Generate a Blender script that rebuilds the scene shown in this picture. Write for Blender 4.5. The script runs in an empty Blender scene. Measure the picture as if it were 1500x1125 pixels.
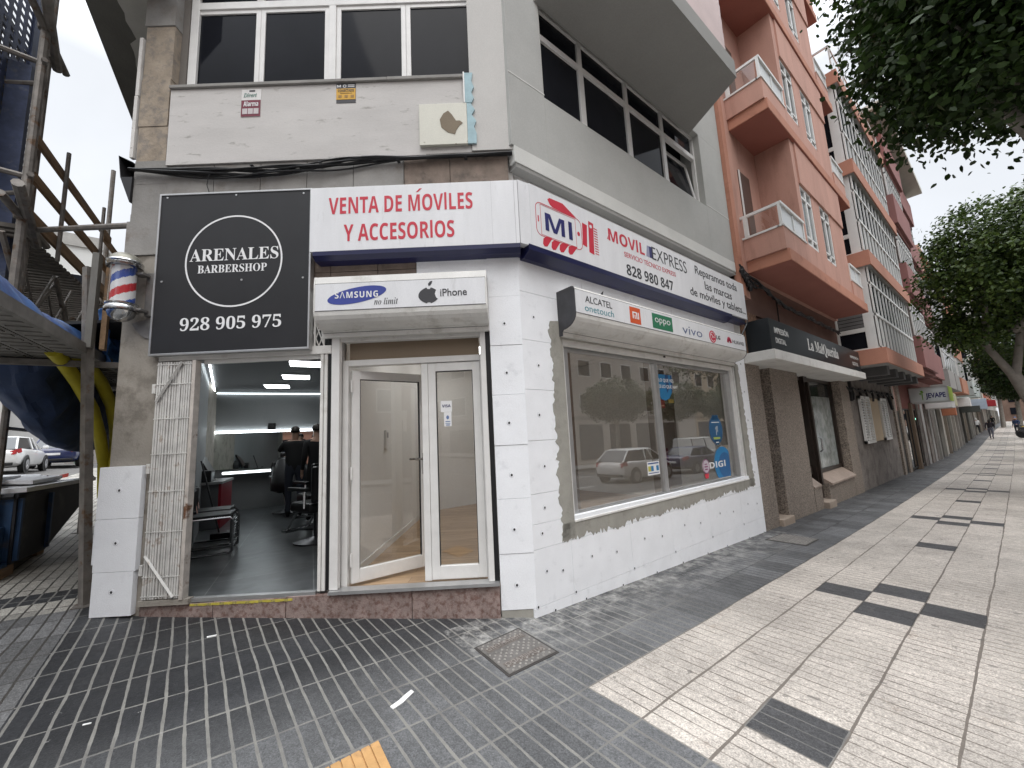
import bpy, bmesh, math, random
import numpy as np
from mathutils import Matrix, Vector
random.seed(7); RNG = np.random.default_rng(7)
S = bpy.context.scene
COL = S.collection
PI = math.pi

# ------------------------------------------------------------------ camera
cam_d = bpy.data.cameras.new("Camera"); cam = bpy.data.objects.new("Camera", cam_d); COL.objects.link(cam)
cam_d.sensor_width = 36.0; cam_d.lens = 36.0 * 585.8 / 1500.0
cam_d.clip_start = 0.05; cam_d.clip_end = 3000
_R = Matrix(((0.61996714, 0.7830582, -0.04960441), (0.13748006, -0.04616916, 0.98942794), (0.77248946, -0.62023243, -0.13627825)))
cam.matrix_world = Matrix.Translation((2.926, -2.505, 1.601)) @ _R.transposed().to_4x4()
S.camera = cam

# ------------------------------------------------------------------ sky: overcast, brighter overhead
W = bpy.data.worlds.new("World"); S.world = W; W.use_nodes = True
SUN_EL, SUN_AZ = math.radians(52), math.radians(118)
def sky():
    nt = W.node_tree; N = nt.nodes; L = nt.links; bg = N['Background']
    st = N.new('ShaderNodeTexSky'); st.sky_type = 'NISHITA'; st.sun_disc = False
    st.sun_elevation = SUN_EL; st.sun_rotation = SUN_AZ; st.dust_density = 3.0; st.air_density = 1.0
    tc = N.new('ShaderNodeTexCoord'); sp = N.new('ShaderNodeSeparateXYZ'); L.new(tc.outputs['Generated'], sp.inputs[0])
    gr = N.new('ShaderNodeMapRange'); gr.inputs['From Min'].default_value = 0.60; gr.inputs['From Max'].default_value = 1.0
    gr.inputs['To Min'].default_value = 6.3; gr.inputs['To Max'].default_value = 36.0
    L.new(sp.outputs['Z'], gr.inputs['Value'])
    nz = N.new('ShaderNodeTexNoise'); nz.inputs['Scale'].default_value = 2.2; nz.inputs['Detail'].default_value = 5; nz.inputs['Distortion'].default_value = .4
    L.new(tc.outputs['Generated'], nz.inputs['Vector'])
    nr = N.new('ShaderNodeMapRange'); nr.inputs['From Min'].default_value = .35; nr.inputs['From Max'].default_value = .65
    nr.inputs['To Min'].default_value = .90; nr.inputs['To Max'].default_value = 1.08
    L.new(nz.outputs['Fac'], nr.inputs['Value'])
    mu = N.new('ShaderNodeMath'); mu.operation = 'MULTIPLY'; L.new(gr.outputs[0], mu.inputs[0]); L.new(nr.outputs[0], mu.inputs[1])
    cl = N.new('ShaderNodeVectorMath'); cl.operation = 'SCALE'; cl.inputs[0].default_value = (.955, .985, 1.03); L.new(mu.outputs[0], cl.inputs['Scale'])
    mx = N.new('ShaderNodeMix'); mx.data_type = 'RGBA'; mx.inputs['Factor'].default_value = .9
    L.new(st.outputs[0], mx.inputs[6]); L.new(cl.outputs[0], mx.inputs[7])
    L.new(mx.outputs[2], bg.inputs['Color']); bg.inputs['Strength'].default_value = 0.1
sky()
sun_d = bpy.data.lights.new("Sun", 'SUN'); sun_d.energy = 0.6; sun_d.angle = math.radians(40); sun_d.color = (1, .96, .9)
sun = bpy.data.objects.new("Sun", sun_d); COL.objects.link(sun)
_sd = Vector((math.sin(SUN_AZ) * math.cos(SUN_EL), math.cos(SUN_AZ) * math.cos(SUN_EL), math.sin(SUN_EL)))
sun.rotation_euler = _sd.to_track_quat('Z', 'Y').to_euler()
S.view_settings.view_transform = 'Standard'; S.view_settings.look = 'None'; S.view_settings.gamma = 1
S.view_settings.exposure = 0.66

# ------------------------------------------------------------------ terrain height
_ys = np.array([-60, -12, -6, -4, -1.5, 0, 6, 9, 24, 34, 45, 60, 90, 400.])
_sl = np.array([0, -.05, -.06, -.065, -.05, -.036, -.03, -.022, -.016, .002, .014, .010, 0, 0.])
_Yg = np.linspace(-60, 400, 9201); _s = np.interp(_Yg, _ys, _sl)
_A = np.concatenate([[0], np.cumsum((_s[1:] + _s[:-1]) / 2 * np.diff(_Yg))]); _A -= np.interp(0, _Yg, _A)
def hz(x, y):
    x = np.asarray(x, float)
    return np.interp(y, _Yg, _A) + np.where(x < 0, -0.03 * np.maximum(x, -34), -0.0135 * np.minimum(x, 20))
def H(x, y): return float(hz(x, y))

# ------------------------------------------------------------------ frames of the two shop fronts
YAW = math.radians(52.0143)
F1 = Matrix.Rotation(YAW, 4, 'Z')            # x = along the door front, y = into the building, z up
F2 = Matrix.Rotation(PI / 2, 4, 'Z')         # x = along the window front, y = into the building
D1 = Vector((math.cos(YAW), math.sin(YAW), 0)); N1 = Vector((math.sin(YAW), -math.cos(YAW), 0))
F0A = math.radians(173.4)
PIER = D1 * -3.93
F0 = Matrix.Translation(PIER) @ Matrix.Rotation(F0A, 4, 'Z')   # x = down the side street, y = out of the building, z up
ID = Matrix.Identity(4)
def d1(u, z, d): k = 1 + d / 3.846; return -.174 + (u + .174) * k, 1.6 + (z - 1.6) * k    # a size read on the front plane, moved to depth d
def d2(y, z, d): k = 1 + d / 2.926; return -2.505 + (y + 2.505) * k, 1.6 + (z - 1.6) * k

# ------------------------------------------------------------------ materials
def _mat(name):
    m = bpy.data.materials.new(name); m.use_nodes = True
    nt = m.node_tree; return m, nt, nt.nodes, nt.links, nt.nodes['Principled BSDF']
def MAT(name, col, rough=.7, metal=0, var=.12, vs=2.5, col2=None, c2lo=.55, c2hi=.7, c2s=3, bump=0, bs=80, spec=.4, emit=0, stretch=None, fine=.06, coat=0, fs=None):
    """base colour with broad and fine noise, an optional second colour in patches, and a bump"""
    m, nt, N, L, P = _mat(name)
    tc = N.new('ShaderNodeTexCoord'); vec = tc.outputs['Object']
    if stretch:
        mp = N.new('ShaderNodeMapping'); mp.inputs['Scale'].default_value = stretch; L.new(vec, mp.inputs[0]); vec = mp.outputs[0]
    def noise(s, det=6, ro=.6):
        n = N.new('ShaderNodeTexNoise'); n.inputs['Scale'].default_value = s; n.inputs['Detail'].default_value = det; n.inputs['Roughness'].default_value = ro
        L.new(vec, n.inputs['Vector']); return n.outputs['Fac']
    def rng(f, a, b, c, d):
        r = N.new('ShaderNodeMapRange'); r.inputs[1].default_value = a; r.inputs[2].default_value = b; r.inputs[3].default_value = c; r.inputs[4].default_value = d
        L.new(f, r.inputs[0]); return r.outputs[0]
    rgb = N.new('ShaderNodeRGB'); rgb.outputs[0].default_value = (*col, 1); c = rgb.outputs[0]
    if col2:
        mx = N.new('ShaderNodeMix'); mx.data_type = 'RGBA'; L.new(rng(noise(c2s, 8, .65), c2lo, c2hi, 0, 1), mx.inputs[0])
        L.new(c, mx.inputs[6]); mx.inputs[7].default_value = (*col2, 1); c = mx.outputs[2]
    k = rng(noise(vs), .3, .7, 1 - var, 1 + var)
    if fine:
        k2 = rng(noise(fs or vs * 40 + 30, 3), .3, .7, 1 - fine, 1 + fine)
        mm = N.new('ShaderNodeMath'); mm.operation = 'MULTIPLY'; L.new(k, mm.inputs[0]); L.new(k2, mm.inputs[1]); k = mm.outputs[0]
    sc = N.new('ShaderNodeVectorMath'); sc.operation = 'SCALE'; L.new(c, sc.inputs[0]); L.new(k, sc.inputs['Scale'])
    L.new(sc.outputs[0], P.inputs['Base Color'])
    P.inputs['Roughness'].default_value = rough; P.inputs['Metallic'].default_value = metal; P.inputs['Specular IOR Level'].default_value = spec
    if coat: P.inputs['Coat Weight'].default_value = coat
    if bump:
        b = N.new('ShaderNodeBump'); b.inputs['Strength'].default_value = bump; b.inputs['Distance'].default_value = .01
        L.new(noise(bs, 5), b.inputs['Height']); L.new(b.outputs[0], P.inputs['Normal'])
    if emit:
        P.inputs['Emission Color'].default_value = (*col, 1); P.inputs['Emission Strength'].default_value = emit
    return m
def GLASS(name, tint=(.9, .92, .9), blend=.25, rough=.0, refl=(1, 1, 1)):
    m, nt, N, L, P = _mat(name); N.remove(P)
    out = N['Material Output']; t = N.new('ShaderNodeBsdfTransparent'); t.inputs[0].default_value = (*tint, 1)
    g = N.new('ShaderNodeBsdfGlossy'); g.inputs['Roughness'].default_value = rough; g.inputs[0].default_value = (*refl, 1)
    fr = N.new('ShaderNodeFresnel'); fr.inputs[0].default_value = 1.5
    ad = N.new('ShaderNodeMath'); ad.operation = 'ADD'; ad.inputs[1].default_value = blend; ad.use_clamp = True; L.new(fr.outputs[0], ad.inputs[0])
    ge = N.new('ShaderNodeNewGeometry'); iv = N.new('ShaderNodeMath'); iv.operation = 'SUBTRACT'; iv.inputs[0].default_value = 1; L.new(ge.outputs['Backfacing'], iv.inputs[1])   # the second face of a pane adds no reflection of its own
    mu = N.new('ShaderNodeMath'); mu.operation = 'MULTIPLY'; L.new(ad.outputs[0], mu.inputs[0]); L.new(iv.outputs[0], mu.inputs[1])
    mx = N.new('ShaderNodeMixShader'); L.new(mu.outputs[0], mx.inputs[0]); L.new(t.outputs[0], mx.inputs[1]); L.new(g.outputs[0], mx.inputs[2])
    L.new(mx.outputs[0], out.inputs[0]); return m

# ------------------------------------------------------------------ mesh builder
class MB:
    def __init__(s, root=None, frame=ID):
        s.v = []; s.f = []; s.mi = []
        s.T = (root_inv(root) @ frame) if root is not None else frame
        s.root = root
    def add(s, vs, fs, m=0):
        o = len(s.v); s.v += [s.T @ Vector(p) for p in vs]
        for f in fs: s.f.append([i + o for i in f]); s.mi.append(m)
        return s
    def box(s, x0, x1, y0, y1, z0, z1, m=0):
        return s.add([(x0,y0,z0),(x1,y0,z0),(x1,y1,z0),(x0,y1,z0),(x0,y0,z1),(x1,y0,z1),(x1,y1,z1),(x0,y1,z1)],
                     [(0,3,2,1),(4,5,6,7),(0,1,5,4),(1,2,6,5),(2,3,7,6),(3,0,4,7)], m)
    def ext(s, pts, axis, a0, a1, m=0):
        """polygon extruded along an axis; pts are the other two coords in x,y,z order"""
        def P(p, a): return (a, p[0], p[1]) if axis == 'x' else (p[0], a, p[1]) if axis == 'y' else (p[0], p[1], a)
        n = len(pts); vs = [P(p, a0) for p in pts] + [P(p, a1) for p in pts]
        fs = [tuple(range(n))[::-1], tuple(range(n, 2 * n))] + [(i, (i + 1) % n, n + (i + 1) % n, n + i) for i in range(n)]
        return s.add(vs, fs, m)
    def tube(s, pts, r, n=8, m=0, caps=True):
        pts = [Vector(p) for p in pts]; rs = r if isinstance(r, (list, tuple)) else [r] * len(pts); vs = []; fs = []
        up = None
        for i, p in enumerate(pts):
            t = (pts[min(i + 1, len(pts) - 1)] - pts[max(i - 1, 0)]).normalized()
            if up is None: up = Vector((0, 0, 1)) if abs(t.z) < .9 else Vector((1, 0, 0))
            a = t.cross(up).normalized(); b = a.cross(t).normalized(); up = b
            for k in range(n):
                w = 2 * PI * k / n; vs.append(p + (a * math.cos(w) + b * math.sin(w)) * rs[i])
        for i in range(len(pts) - 1):
            for k in range(n): fs.append((i*n+k, i*n+(k+1)%n, (i+1)*n+(k+1)%n, (i+1)*n+k))
        if caps: fs += [tuple(range(n))[::-1], tuple(range((len(pts)-1)*n, len(pts)*n))]
        return s.add(vs, fs, m)
    def lathe(s, prof, c=(0, 0, 0), n=20, m=0, axis='z'):
        vs = []; fs = []
        for r, z in prof:
            for k in range(n):
                w = 2 * PI * k / n; x, y = r * math.cos(w), r * math.sin(w)
                q = (x, y, z) if axis == 'z' else (x, z, y) if axis == 'y' else (z, x, y)
                vs.append((c[0]+q[0], c[1]+q[1], c[2]+q[2]))
        for i in range(len(prof) - 1):
            for k in range(n): fs.append((i*n+k, i*n+(k+1)%n, (i+1)*n+(k+1)%n, (i+1)*n+k))
        fs += [tuple(range(n))[::-1], tuple(range((len(prof)-1)*n, len(prof)*n))]
        return s.add(vs, fs, m)
    def noop(s): return s
    def build(s, name, mats, parent=None, smooth=False, bevel=0, fix=True, sub=0):
        par = parent if parent is not None else s.root
        me = bpy.data.meshes.new(name); me.from_pydata([tuple(v) for v in s.v], [], s.f)
        mats = mats if isinstance(mats, (list, tuple)) else [mats]
        for m in mats: me.materials.append(m)
        me.polygons.foreach_set('material_index', s.mi)
        if fix:
            b = bmesh.new(); b.from_mesh(me); bmesh.ops.recalc_face_normals(b, faces=b.faces); b.to_mesh(me); b.free()
        if smooth:
            me.polygons.foreach_set('use_smooth', [True] * len(me.polygons))
        o = bpy.data.objects.new(name, me); COL.objects.link(o)
        if par is not None: o.parent = par
        if bevel:
            bv = o.modifiers.new('bevel', 'BEVEL'); bv.width = bevel; bv.segments = 2; bv.limit_method = 'ANGLE'
        if smooth:
            try: me.set_sharp_from_angle(angle=math.radians(40))
            except Exception: pass
        return o
_inv = {}
def root_inv(r): return _inv.get(r.name, ID)
def thing(name, label, cat, loc=(0, 0, 0), rz=0, group=None, frame=None):
    o = bpy.data.objects.new(name, None); COL.objects.link(o); o.empty_display_size = .2
    Mw = (frame @ Matrix.Translation(loc)) if frame is not None else Matrix.Translation(loc) @ Matrix.Rotation(rz, 4, 'Z')
    o.matrix_world = Mw; _inv[o.name] = Mw.inverted()
    tag(o, label, cat, group); return o
def tag(o, label=None, cat=None, group=None, kind=None):
    if label: o['label'] = label
    if cat: o['category'] = cat
    if group: o['group'] = group
    if kind: o['kind'] = kind
    return o
def kids(o): return [c for c in COL.objects if c.parent == o]
def dup(root, label, loc=None, rz=None, scale=None):
    def cp(o, par):
        c = o.copy(); COL.objects.link(c)
        if par is not None: c.parent = par
        for k in kidmap.get(o.name, []): cp(k, c)
        return c
    kidmap = {}
    for c in COL.objects:
        if c.parent: kidmap.setdefault(c.parent.name, []).append(c)
    r = cp(root, None); r['label'] = label
    if loc is not None or rz is not None or scale is not None:
        l = Vector(loc) if loc is not None else root.matrix_world.translation
        a = rz if rz is not None else root.matrix_world.to_euler().z
        r.matrix_world = Matrix.Translation(l) @ Matrix.Rotation(a, 4, 'Z') @ Matrix.Scale(scale or 1, 4)
    return r
def _map(s, tab):
    return ''.join(tab(c) for c in s)
def serif(s):
    return _map(s, lambda c: chr(0x1D400 + ord(c) - 65) if 'A' <= c <= 'Z' else chr(0x1D41A + ord(c) - 97) if 'a' <= c <= 'z' else chr(0x1D7CE + ord(c) - 48) if c.isdigit() else c)
def sansb(s):
    s = s.replace('I', 'l')
    return _map(s, lambda c: chr(0x1D5D4 + ord(c) - 65) if 'A' <= c <= 'Z' else chr(0x1D5EE + ord(c) - 97) if 'a' <= c <= 'z' else chr(0x1D7EC + ord(c) - 48) if c.isdigit() else c)
def script(s):
    return _map(s, lambda c: chr(0x1D482 + ord(c) - 97) if 'a' <= c <= 'z' else chr(0x1D468 + ord(c) - 65) if 'A' <= c <= 'Z' else c)
def fraktur(s):
    return _map(s, lambda c: chr(0x1D56C + ord(c) - 65) if 'A' <= c <= 'Z' else chr(0x1D586 + ord(c) - 97) if 'a' <= c <= 'z' else c)
def thinfrak(s):
    return _map(s, lambda c: chr(0x1D504 + ord(c) - 65) if 'A' <= c <= 'Z' else chr(0x1D51E + ord(c) - 97) if 'a' <= c <= 'z' else c)
def text(root, frame, s, x0, x1, z0, z1, y, m, bold=0, shear=0, thick=.0015, name='lettering', skew=0, rot=0, space=1):
    """writing fitted to a box x0..x1, z0..z1 on the plane y of a frame (facing -y)"""
    c = bpy.data.curves.new('lettering', 'FONT'); c.body = s; c.offset = bold; c.shear = shear; c.resolution_u = 4; c.space_character = space
    o = bpy.data.objects.new('lettering_source', c); COL.objects.link(o); bpy.context.view_layer.update()
    me = bpy.data.meshes.new_from_object(o.evaluated_get(bpy.context.evaluated_depsgraph_get()))
    bpy.data.objects.remove(o); bpy.data.curves.remove(c)
    P = np.array([v.co[:] for v in me.vertices]); lo = P.min(0); hi = P.max(0); w = (hi - lo); w[w == 0] = 1
    T = root_inv(root) @ frame
    fs = [list(p.vertices) for p in me.polygons]; bpy.data.meshes.remove(me)
    mb = MB(); q = (P - lo) / w
    X = x0 + q[:, 0] * (x1 - x0); Z = z0 + q[:, 1] * (z1 - z0) + skew * q[:, 0]
    if rot:
        cx_, cz_ = (x0 + x1) / 2, (z0 + z1) / 2; ca, sa = math.cos(rot), math.sin(rot)
        X, Z = cx_ + (X - cx_) * ca - (Z - cz_) * sa, cz_ + (X - cx_) * sa + (Z - cz_) * ca
    mb.v = [T @ Vector((a, y - thick, b)) for a, b in zip(X, Z)]; mb.f = fs; mb.mi = [0] * len(fs); mb.root = root
    ob = mb.build(name, m, root, fix=False)
    sd = ob.modifiers.new('thickness', 'SOLIDIFY'); sd.thickness = thick * .8; sd.offset = 0
    return ob
def shape(root, frame, polys, y, m, name, thick=.0015):
    """flat cut-out (vinyl, print) from 2D polygons in x,z on plane y"""
    mb = MB(root, frame)
    for p in polys: mb.ext(p, 'y', y - thick, y)
    return mb.build(name, m, root)
def ell(cx, cz, rx, rz, n=40, rot=0, a0=0, a1=2 * PI):
    ca, sa = math.cos(rot), math.sin(rot); o = []
    for k in range(n):
        w = a0 + (a1 - a0) * k / (n if abs(a1 - a0 - 2 * PI) < 1e-6 else n - 1)
        x, z = rx * math.cos(w), rz * math.sin(w); o.append((cx + x * ca - z * sa, cz + x * sa + z * ca))
    return o
def ring(cx, cz, r0, r1, n=64, a0=0, a1=2*PI):
    out = []
    for k in range(n):
        w0 = a0 + (a1-a0) * k / n; w1 = a0 + (a1-a0) * (k + 1) / n
        out.append([(cx + r * math.cos(w), cz + r * math.sin(w)) for r, w in ((r0, w0), (r1, w0), (r1, w1), (r0, w1))])
    return out
# ------------------------------------------------------------------ shared materials
white_pvc = MAT('white_lacquer', (.72, .71, .69), .35, var=.06, vs=6)
white_dirty = MAT('dusty_white_metal', (.70, .69, .66), .45, var=.10, vs=3, col2=(.50, .48, .44), c2lo=.56, c2hi=.72, c2s=5)
alu = MAT('aluminium', (.48, .48, .48), .35, .7, var=.1, vs=5)
steel = MAT('galvanised_steel', (.22, .21, .20), .5, .6, var=.25, vs=6, col2=(.16, .12, .09), c2s=8)
dark_metal = MAT('dark_metal', (.03, .03, .032), .45, .2, var=.2)
black = MAT('black_plastic', (.012, .012, .013), .4, var=.15)
chrome = MAT('chrome', (.55, .55, .55), .18, 1, var=.1)
dark_pane = MAT('tinted_window_pane', (.012, .013, .017), .06, var=.3, vs=.8, spec=.07, fine=0)
eps_m = MAT('polystyrene_foam', (.87, .885, .91), .85, var=.035, vs=4, bump=.35, bs=120, col2=(.74, .755, .78), c2lo=.58, c2hi=.74, c2s=7)
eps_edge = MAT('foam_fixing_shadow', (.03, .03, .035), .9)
eps_ring = MAT('foam_fixing_ring', (.68, .69, .72), .9)
mortar = MAT('grey_mortar', (.33, .32, .285), .9, var=.12, vs=4, bump=.5, bs=60, col2=(.26, .25, .22), c2s=6)
stucco_pier = MAT('weathered_stucco', (.30, .275, .24), .95, var=.14, vs=2.5, bump=.4, bs=40, col2=(.20, .18, .155), c2lo=.5, c2hi=.62, c2s=4)
stone_pier = MAT('bare_stone', (.33, .275, .215), .95, var=.2, vs=5, bump=.7, bs=25, col2=(.235, .205, .175), c2lo=.48, c2hi=.62, c2s=9)
grey_tile = MAT('grey_cement_tile', (.27, .26, .245), .9, var=.15, vs=4, bump=.3, bs=40, col2=(.2, .175, .155), c2s=3)
granite = MAT('red_granite', (.28, .215, .195), .65, var=.22, vs=7, bump=.5, bs=60, col2=(.165, .10, .085), c2lo=.47, c2hi=.62, c2s=22, fine=.35)
brown_brick = MAT('brown_stone_band', (.22, .175, .145), .95, var=.2, vs=8, bump=.8, bs=22, col2=(.13, .11, .095), c2s=6)
upper_white = MAT('scuffed_white_wall', (.55, .53, .51), .85, var=.08, vs=1.6, bump=.15, bs=30, col2=(.36, .345, .32), c2lo=.60, c2hi=.68, c2s=6, stretch=(.7, .7, 2.6))
plain_light = MAT('pale_render', (.55, .535, .51), .9, var=.05, vs=1.5, bump=.2, bs=120)
grey_render = MAT('grey_render', (.43, .43, .41), .92, var=.08, vs=1.2, bump=.25, bs=140, col2=(.39, .39, .37), c2s=1.2)
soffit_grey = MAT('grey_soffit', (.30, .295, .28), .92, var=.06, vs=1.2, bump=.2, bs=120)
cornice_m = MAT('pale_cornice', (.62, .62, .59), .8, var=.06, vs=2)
fresh_mortar = MAT('dark_wet_mortar', (.115, .112, .10), .8, var=.15, vs=2, bump=.4, bs=30)
clear = GLASS('shop_glass', (.86, .855, .845), .20)
door_glass = GLASS('door_glass', (.95, .95, .945), .07)
navy = MAT('navy_plastic', (.012, .014, .06), .35, var=.15)
sign_white = MAT('white_sign_plastic', (.74, .745, .76), .4, var=.05, vs=3, col2=(.60, .60, .60), c2lo=.6, c2hi=.75, c2s=7, stretch=(2.5, 2.5, .5))
red_ink = MAT('red_vinyl', (.55, .03, .055), .45, var=.05)
black_ink = MAT('black_vinyl', (.02, .02, .024), .45, var=.05)
navy_ink = MAT('navy_vinyl', (.02, .02, .12), .45)
white_ink = MAT('white_vinyl', (.8, .8, .8), .5, var=.03)

# ------------------------------------------------------------------ pavement
def pavement_material():
    m, nt, N, L, P = _mat('hydraulic_tile_pavement')
    def mth(op, a, b=None, c=None):
        n = N.new('ShaderNodeMath'); n.operation = op
        for i, v in enumerate((a, b, c)):
            if v is None: continue
            if isinstance(v, (int, float)): n.inputs[i].default_value = v
            else: L.new(v, n.inputs[i])
        return n.outputs[0]
    add = lambda a, b: mth('ADD', a, b); sub = lambda a, b: mth('SUBTRACT', a, b); mul = lambda a, b: mth('MULTIPLY', a, b)
    gt = lambda a, b: mth('GREATER_THAN', a, b); lt = lambda a, b: mth('LESS_THAN', a, b)
    fl = lambda a: mth('FLOOR', a); fr = lambda a: mth('FRACT', a); AND = mul; OR = lambda a, b: mth('MAXIMUM', a, b); NOT = lambda a: sub(1, a)
    eq = lambda a, v: lt(mth('ABSOLUTE', sub(a, v)), .5)
    def mix(f, a, b):
        n = N.new('ShaderNodeMix'); n.data_type = 'RGBA'
        for i, v in ((0, f), (6, a), (7, b)):
            if isinstance(v, tuple): n.inputs[i].default_value = (*v, 1)
            elif isinstance(v, (int, float)): n.inputs[i].default_value = v
            else: L.new(v, n.inputs[i])
        return n.outputs[2]
    tc = N.new('ShaderNodeTexCoord'); sp = N.new('ShaderNodeSeparateXYZ'); L.new(tc.outputs['Object'], sp.inputs[0]); vec = tc.outputs['Object']
    def noise(s, det=6, ro=.6):
        n = N.new('ShaderNodeTexNoise'); n.inputs['Scale'].default_value = s; n.inputs['Detail'].default_value = det; n.inputs['Roughness'].default_value = ro
        L.new(vec, n.inputs['Vector']); return n.outputs['Fac']
    def rng(f, a, b, c, d):
        r = N.new('ShaderNodeMapRange'); r.inputs[1].default_value = a; r.inputs[2].default_value = b; r.inputs[3].default_value = c; r.inputs[4].default_value = d
        L.new(f, r.inputs[0]); return r.outputs[0]
    wob = rng(noise(1.3, 3), .3, .7, -.006, .006)
    X = add(sp.outputs[0], wob); Y = add(sp.outputs[1], wob)
    T = .385; k = mth('DIVIDE', sub(X, .985), T); r = mth('DIVIDE', add(Y, .44), T)
    ck = fl(k); rr = fl(r); r15 = sub(rr, mul(fl(mth('DIVIDE', add(rr, .01), 15)), 15))
    light = AND(gt(X, .985), gt(Y, -.44))
    dk = OR(AND(OR(eq(ck, 1), eq(ck, 3)), eq(r15, 8)), AND(eq(ck, 2), OR(OR(eq(r15, 1), eq(r15, 7)), eq(r15, 9))))
    dk = AND(dk, light)
    alley = OR(AND(lt(X, -2.55), lt(Y, -3.28)), AND(lt(Y, -3.35), lt(X, -1.9)))
    alley = AND(alley, lt(Y, -3.2))
    aband = AND(alley, AND(gt(X, -3.45), lt(X, -3.1)))
    cream = AND(alley, NOT(aband))
    cream = AND(cream, lt(X, -2.72))
    midgrey = AND(lt(Y, -3.25), AND(gt(X, -2.72), lt(X, 0.2)))
    # per tile tone
    cid = N.new('ShaderNodeCombineXYZ'); L.new(ck, cid.inputs[0]); L.new(rr, cid.inputs[1])
    wn = N.new('ShaderNodeTexWhiteNoise'); wn.noise_dimensions = '2D'; L.new(cid.outputs[0], wn.inputs['Vector'])
    tone = mix(light, rng(wn.outputs['Value'], 0, 1, .74, 1.28), rng(wn.outputs['Value'], 0, 1, .93, 1.07))
    speck = mul(rng(noise(110, 2, .7), .3, .7, .60, 1.40), rng(noise(38, 6, .75), .35, .65, .76, 1.2)); broad = rng(noise(.9, 8, .65), .3, .7, .80, 1.18); mid = rng(noise(7, 8, .7), .3, .7, .85, 1.13)
    stain = rng(noise(3.2, 10, .75), .60, .72, 0, 1)
    dark_c = mix(rng(noise(.55, 4), .4, .62, 0, 1), (.021, .022, .025), (.038, .039, .041))
    strip_c = mix(rng(X, -.4, .5, 0, 1), dark_c, (.115, .117, .12))      # the band along the shop window is a paler grey
    base = mix(light, strip_c, mix(stain, (.455, .415, .37), (.37, .31, .255)))
    base = mix(midgrey, base, (.135, .135, .135))
    base = mix(cream, base, (.34, .325, .29)); base = mix(dk, base, (.062, .062, .064))
    sc = N.new('ShaderNodeVectorMath'); sc.operation = 'SCALE'; L.new(base, sc.inputs[0]); L.new(mul(mul(tone, speck), mul(broad, mid)), sc.inputs['Scale'])
    # grooves across (4 per tile) and joints along
    def line(v, w): return lt(mth('ABSOLUTE', sub(fr(add(v, .5)), .5)), w)
    g = line(mul(r, 4), mix(light, rng(noise(9, 4), .3, .7, .062, .098), rng(noise(9, 4), .3, .7, .035, .065))); j = line(k, rng(noise(3, 4), .35, .65, .012, .024)); jr = line(r, .016)
    gfade = mix(light, (1, 1, 1), rng(noise(2.2, 7, .75), .40, .60, .30, 1))
    grout_d = mix(rng(noise(5, 5), .35, .65, 0, 1), (.235, .228, .208), (.155, .15, .14))
    grout_d = mix(rng(mth('MULTIPLY', gt(X, -.05), rng(Y, .6, 2.2, 0, 1)), 0, 1, 0, 1), grout_d, (.030, .030, .031))
    gl = mix(AND(OR(light, OR(cream, midgrey)), NOT(dk)), grout_d, mix(light, (.05, .045, .04), (.13, .11, .092)))
    gm = OR(AND(g, gfade), AND(j, .9))
    gm = OR(gm, AND(AND(jr, light), .5))
    col = mix(gm, sc.outputs[0], gl)
    # mortar dust below the window wall
    dust = AND(AND(gt(X, -.3), rng(X, .02, .75, 1, 0)), AND(AND(lt(Y, 5.4), gt(Y, -.8)), rng(noise(6, 10, .75), .45, .68, 0, 1)))
    col = mix(mul(dust, .85), col, (.50, .49, .46))
    drops = AND(rng(noise(26, 4, .6), .735, .76, 0, 1), AND(AND(gt(X, -1.6), lt(X, 1.0)), lt(Y, 6)))
    col = mix(mul(drops, .7), col, (.5, .49, .47))
    gum = AND(rng(noise(11, 1, .3), .735, .745, 0, 1), light); col = mix(mul(gum, .55), col, (.12, .11, .10))
    L.new(col, P.inputs['Base Color'])
    L.new(rng(noise(4, 6, .7), .3, .7, .42, .72), P.inputs['Roughness']); P.inputs['Specular IOR Level'].default_value = .45
    b = N.new('ShaderNodeBump'); b.inputs['Strength'].default_value = .5; b.inputs['Distance'].default_value = .006
    L.new(sub(mul(speck, .6), mul(gm, .25)), b.inputs['Height']); L.new(b.outputs[0], P.inputs['Normal'])
    return m
def sheet(name, xs, ys, dz, m):
    vs = [(x, y, H(x, y) + dz) for y in ys for x in xs]; nx = len(xs)
    fs = [(j*nx+i, j*nx+i+1, (j+1)*nx+i+1, (j+1)*nx+i) for j in range(len(ys)-1) for i in range(nx-1)]
    o = MB().add(vs, fs).build(name, m, smooth=False); o.data.polygons.foreach_set('use_smooth', [True]*len(o.data.polygons)); o['kind'] = 'structure'; return o
_ya = list(np.arange(-12, 12, .5)) + list(np.arange(12, 60, 2)) + [60, 80, 100, 130, 160, 200, 260]
pave_m = pavement_material()
sheet('pavement', [-36, -30, -24, -20, -16, -12, -9, -7, -5, -4, -3, -2, -1, -.0001, .5, 1, 2, 3, 4, 4.9], [-12] + _ya[1:], 0, pave_m)
kerb_m = MAT('kerb_stone', (.24, .235, .22), .8, var=.2, vs=3, bump=.3, bs=50)
k = MB()
for a, b in zip(_ya[:-1], _ya[1:]):
    z0, z1 = H(4.9, a), H(4.9, b)
    k.add([(4.902,a,z0-.2),(5.1,a,z0-.2),(5.1,a,z0+.003),(4.902,a,z0+.003),(4.902,b,z1-.2),(5.1,b,z1-.2),(5.1,b,z1+.003),(4.902,b,z1+.003)], [(0,1,2,3),(4,7,6,5),(1,5,6,2),(3,2,6,7),(0,4,5,1),(0,3,7,4)])
k.build('kerb', kerb_m)['kind'] = 'structure'
asphalt = MAT('asphalt', (.115, .11, .105), .8, var=.2, vs=.8, bump=.4, bs=120, fine=.25)
sheet('road', [5.1, 7, 9, 12, 14, 16.0], [-40] + _ya, -.13, asphalt)
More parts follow.
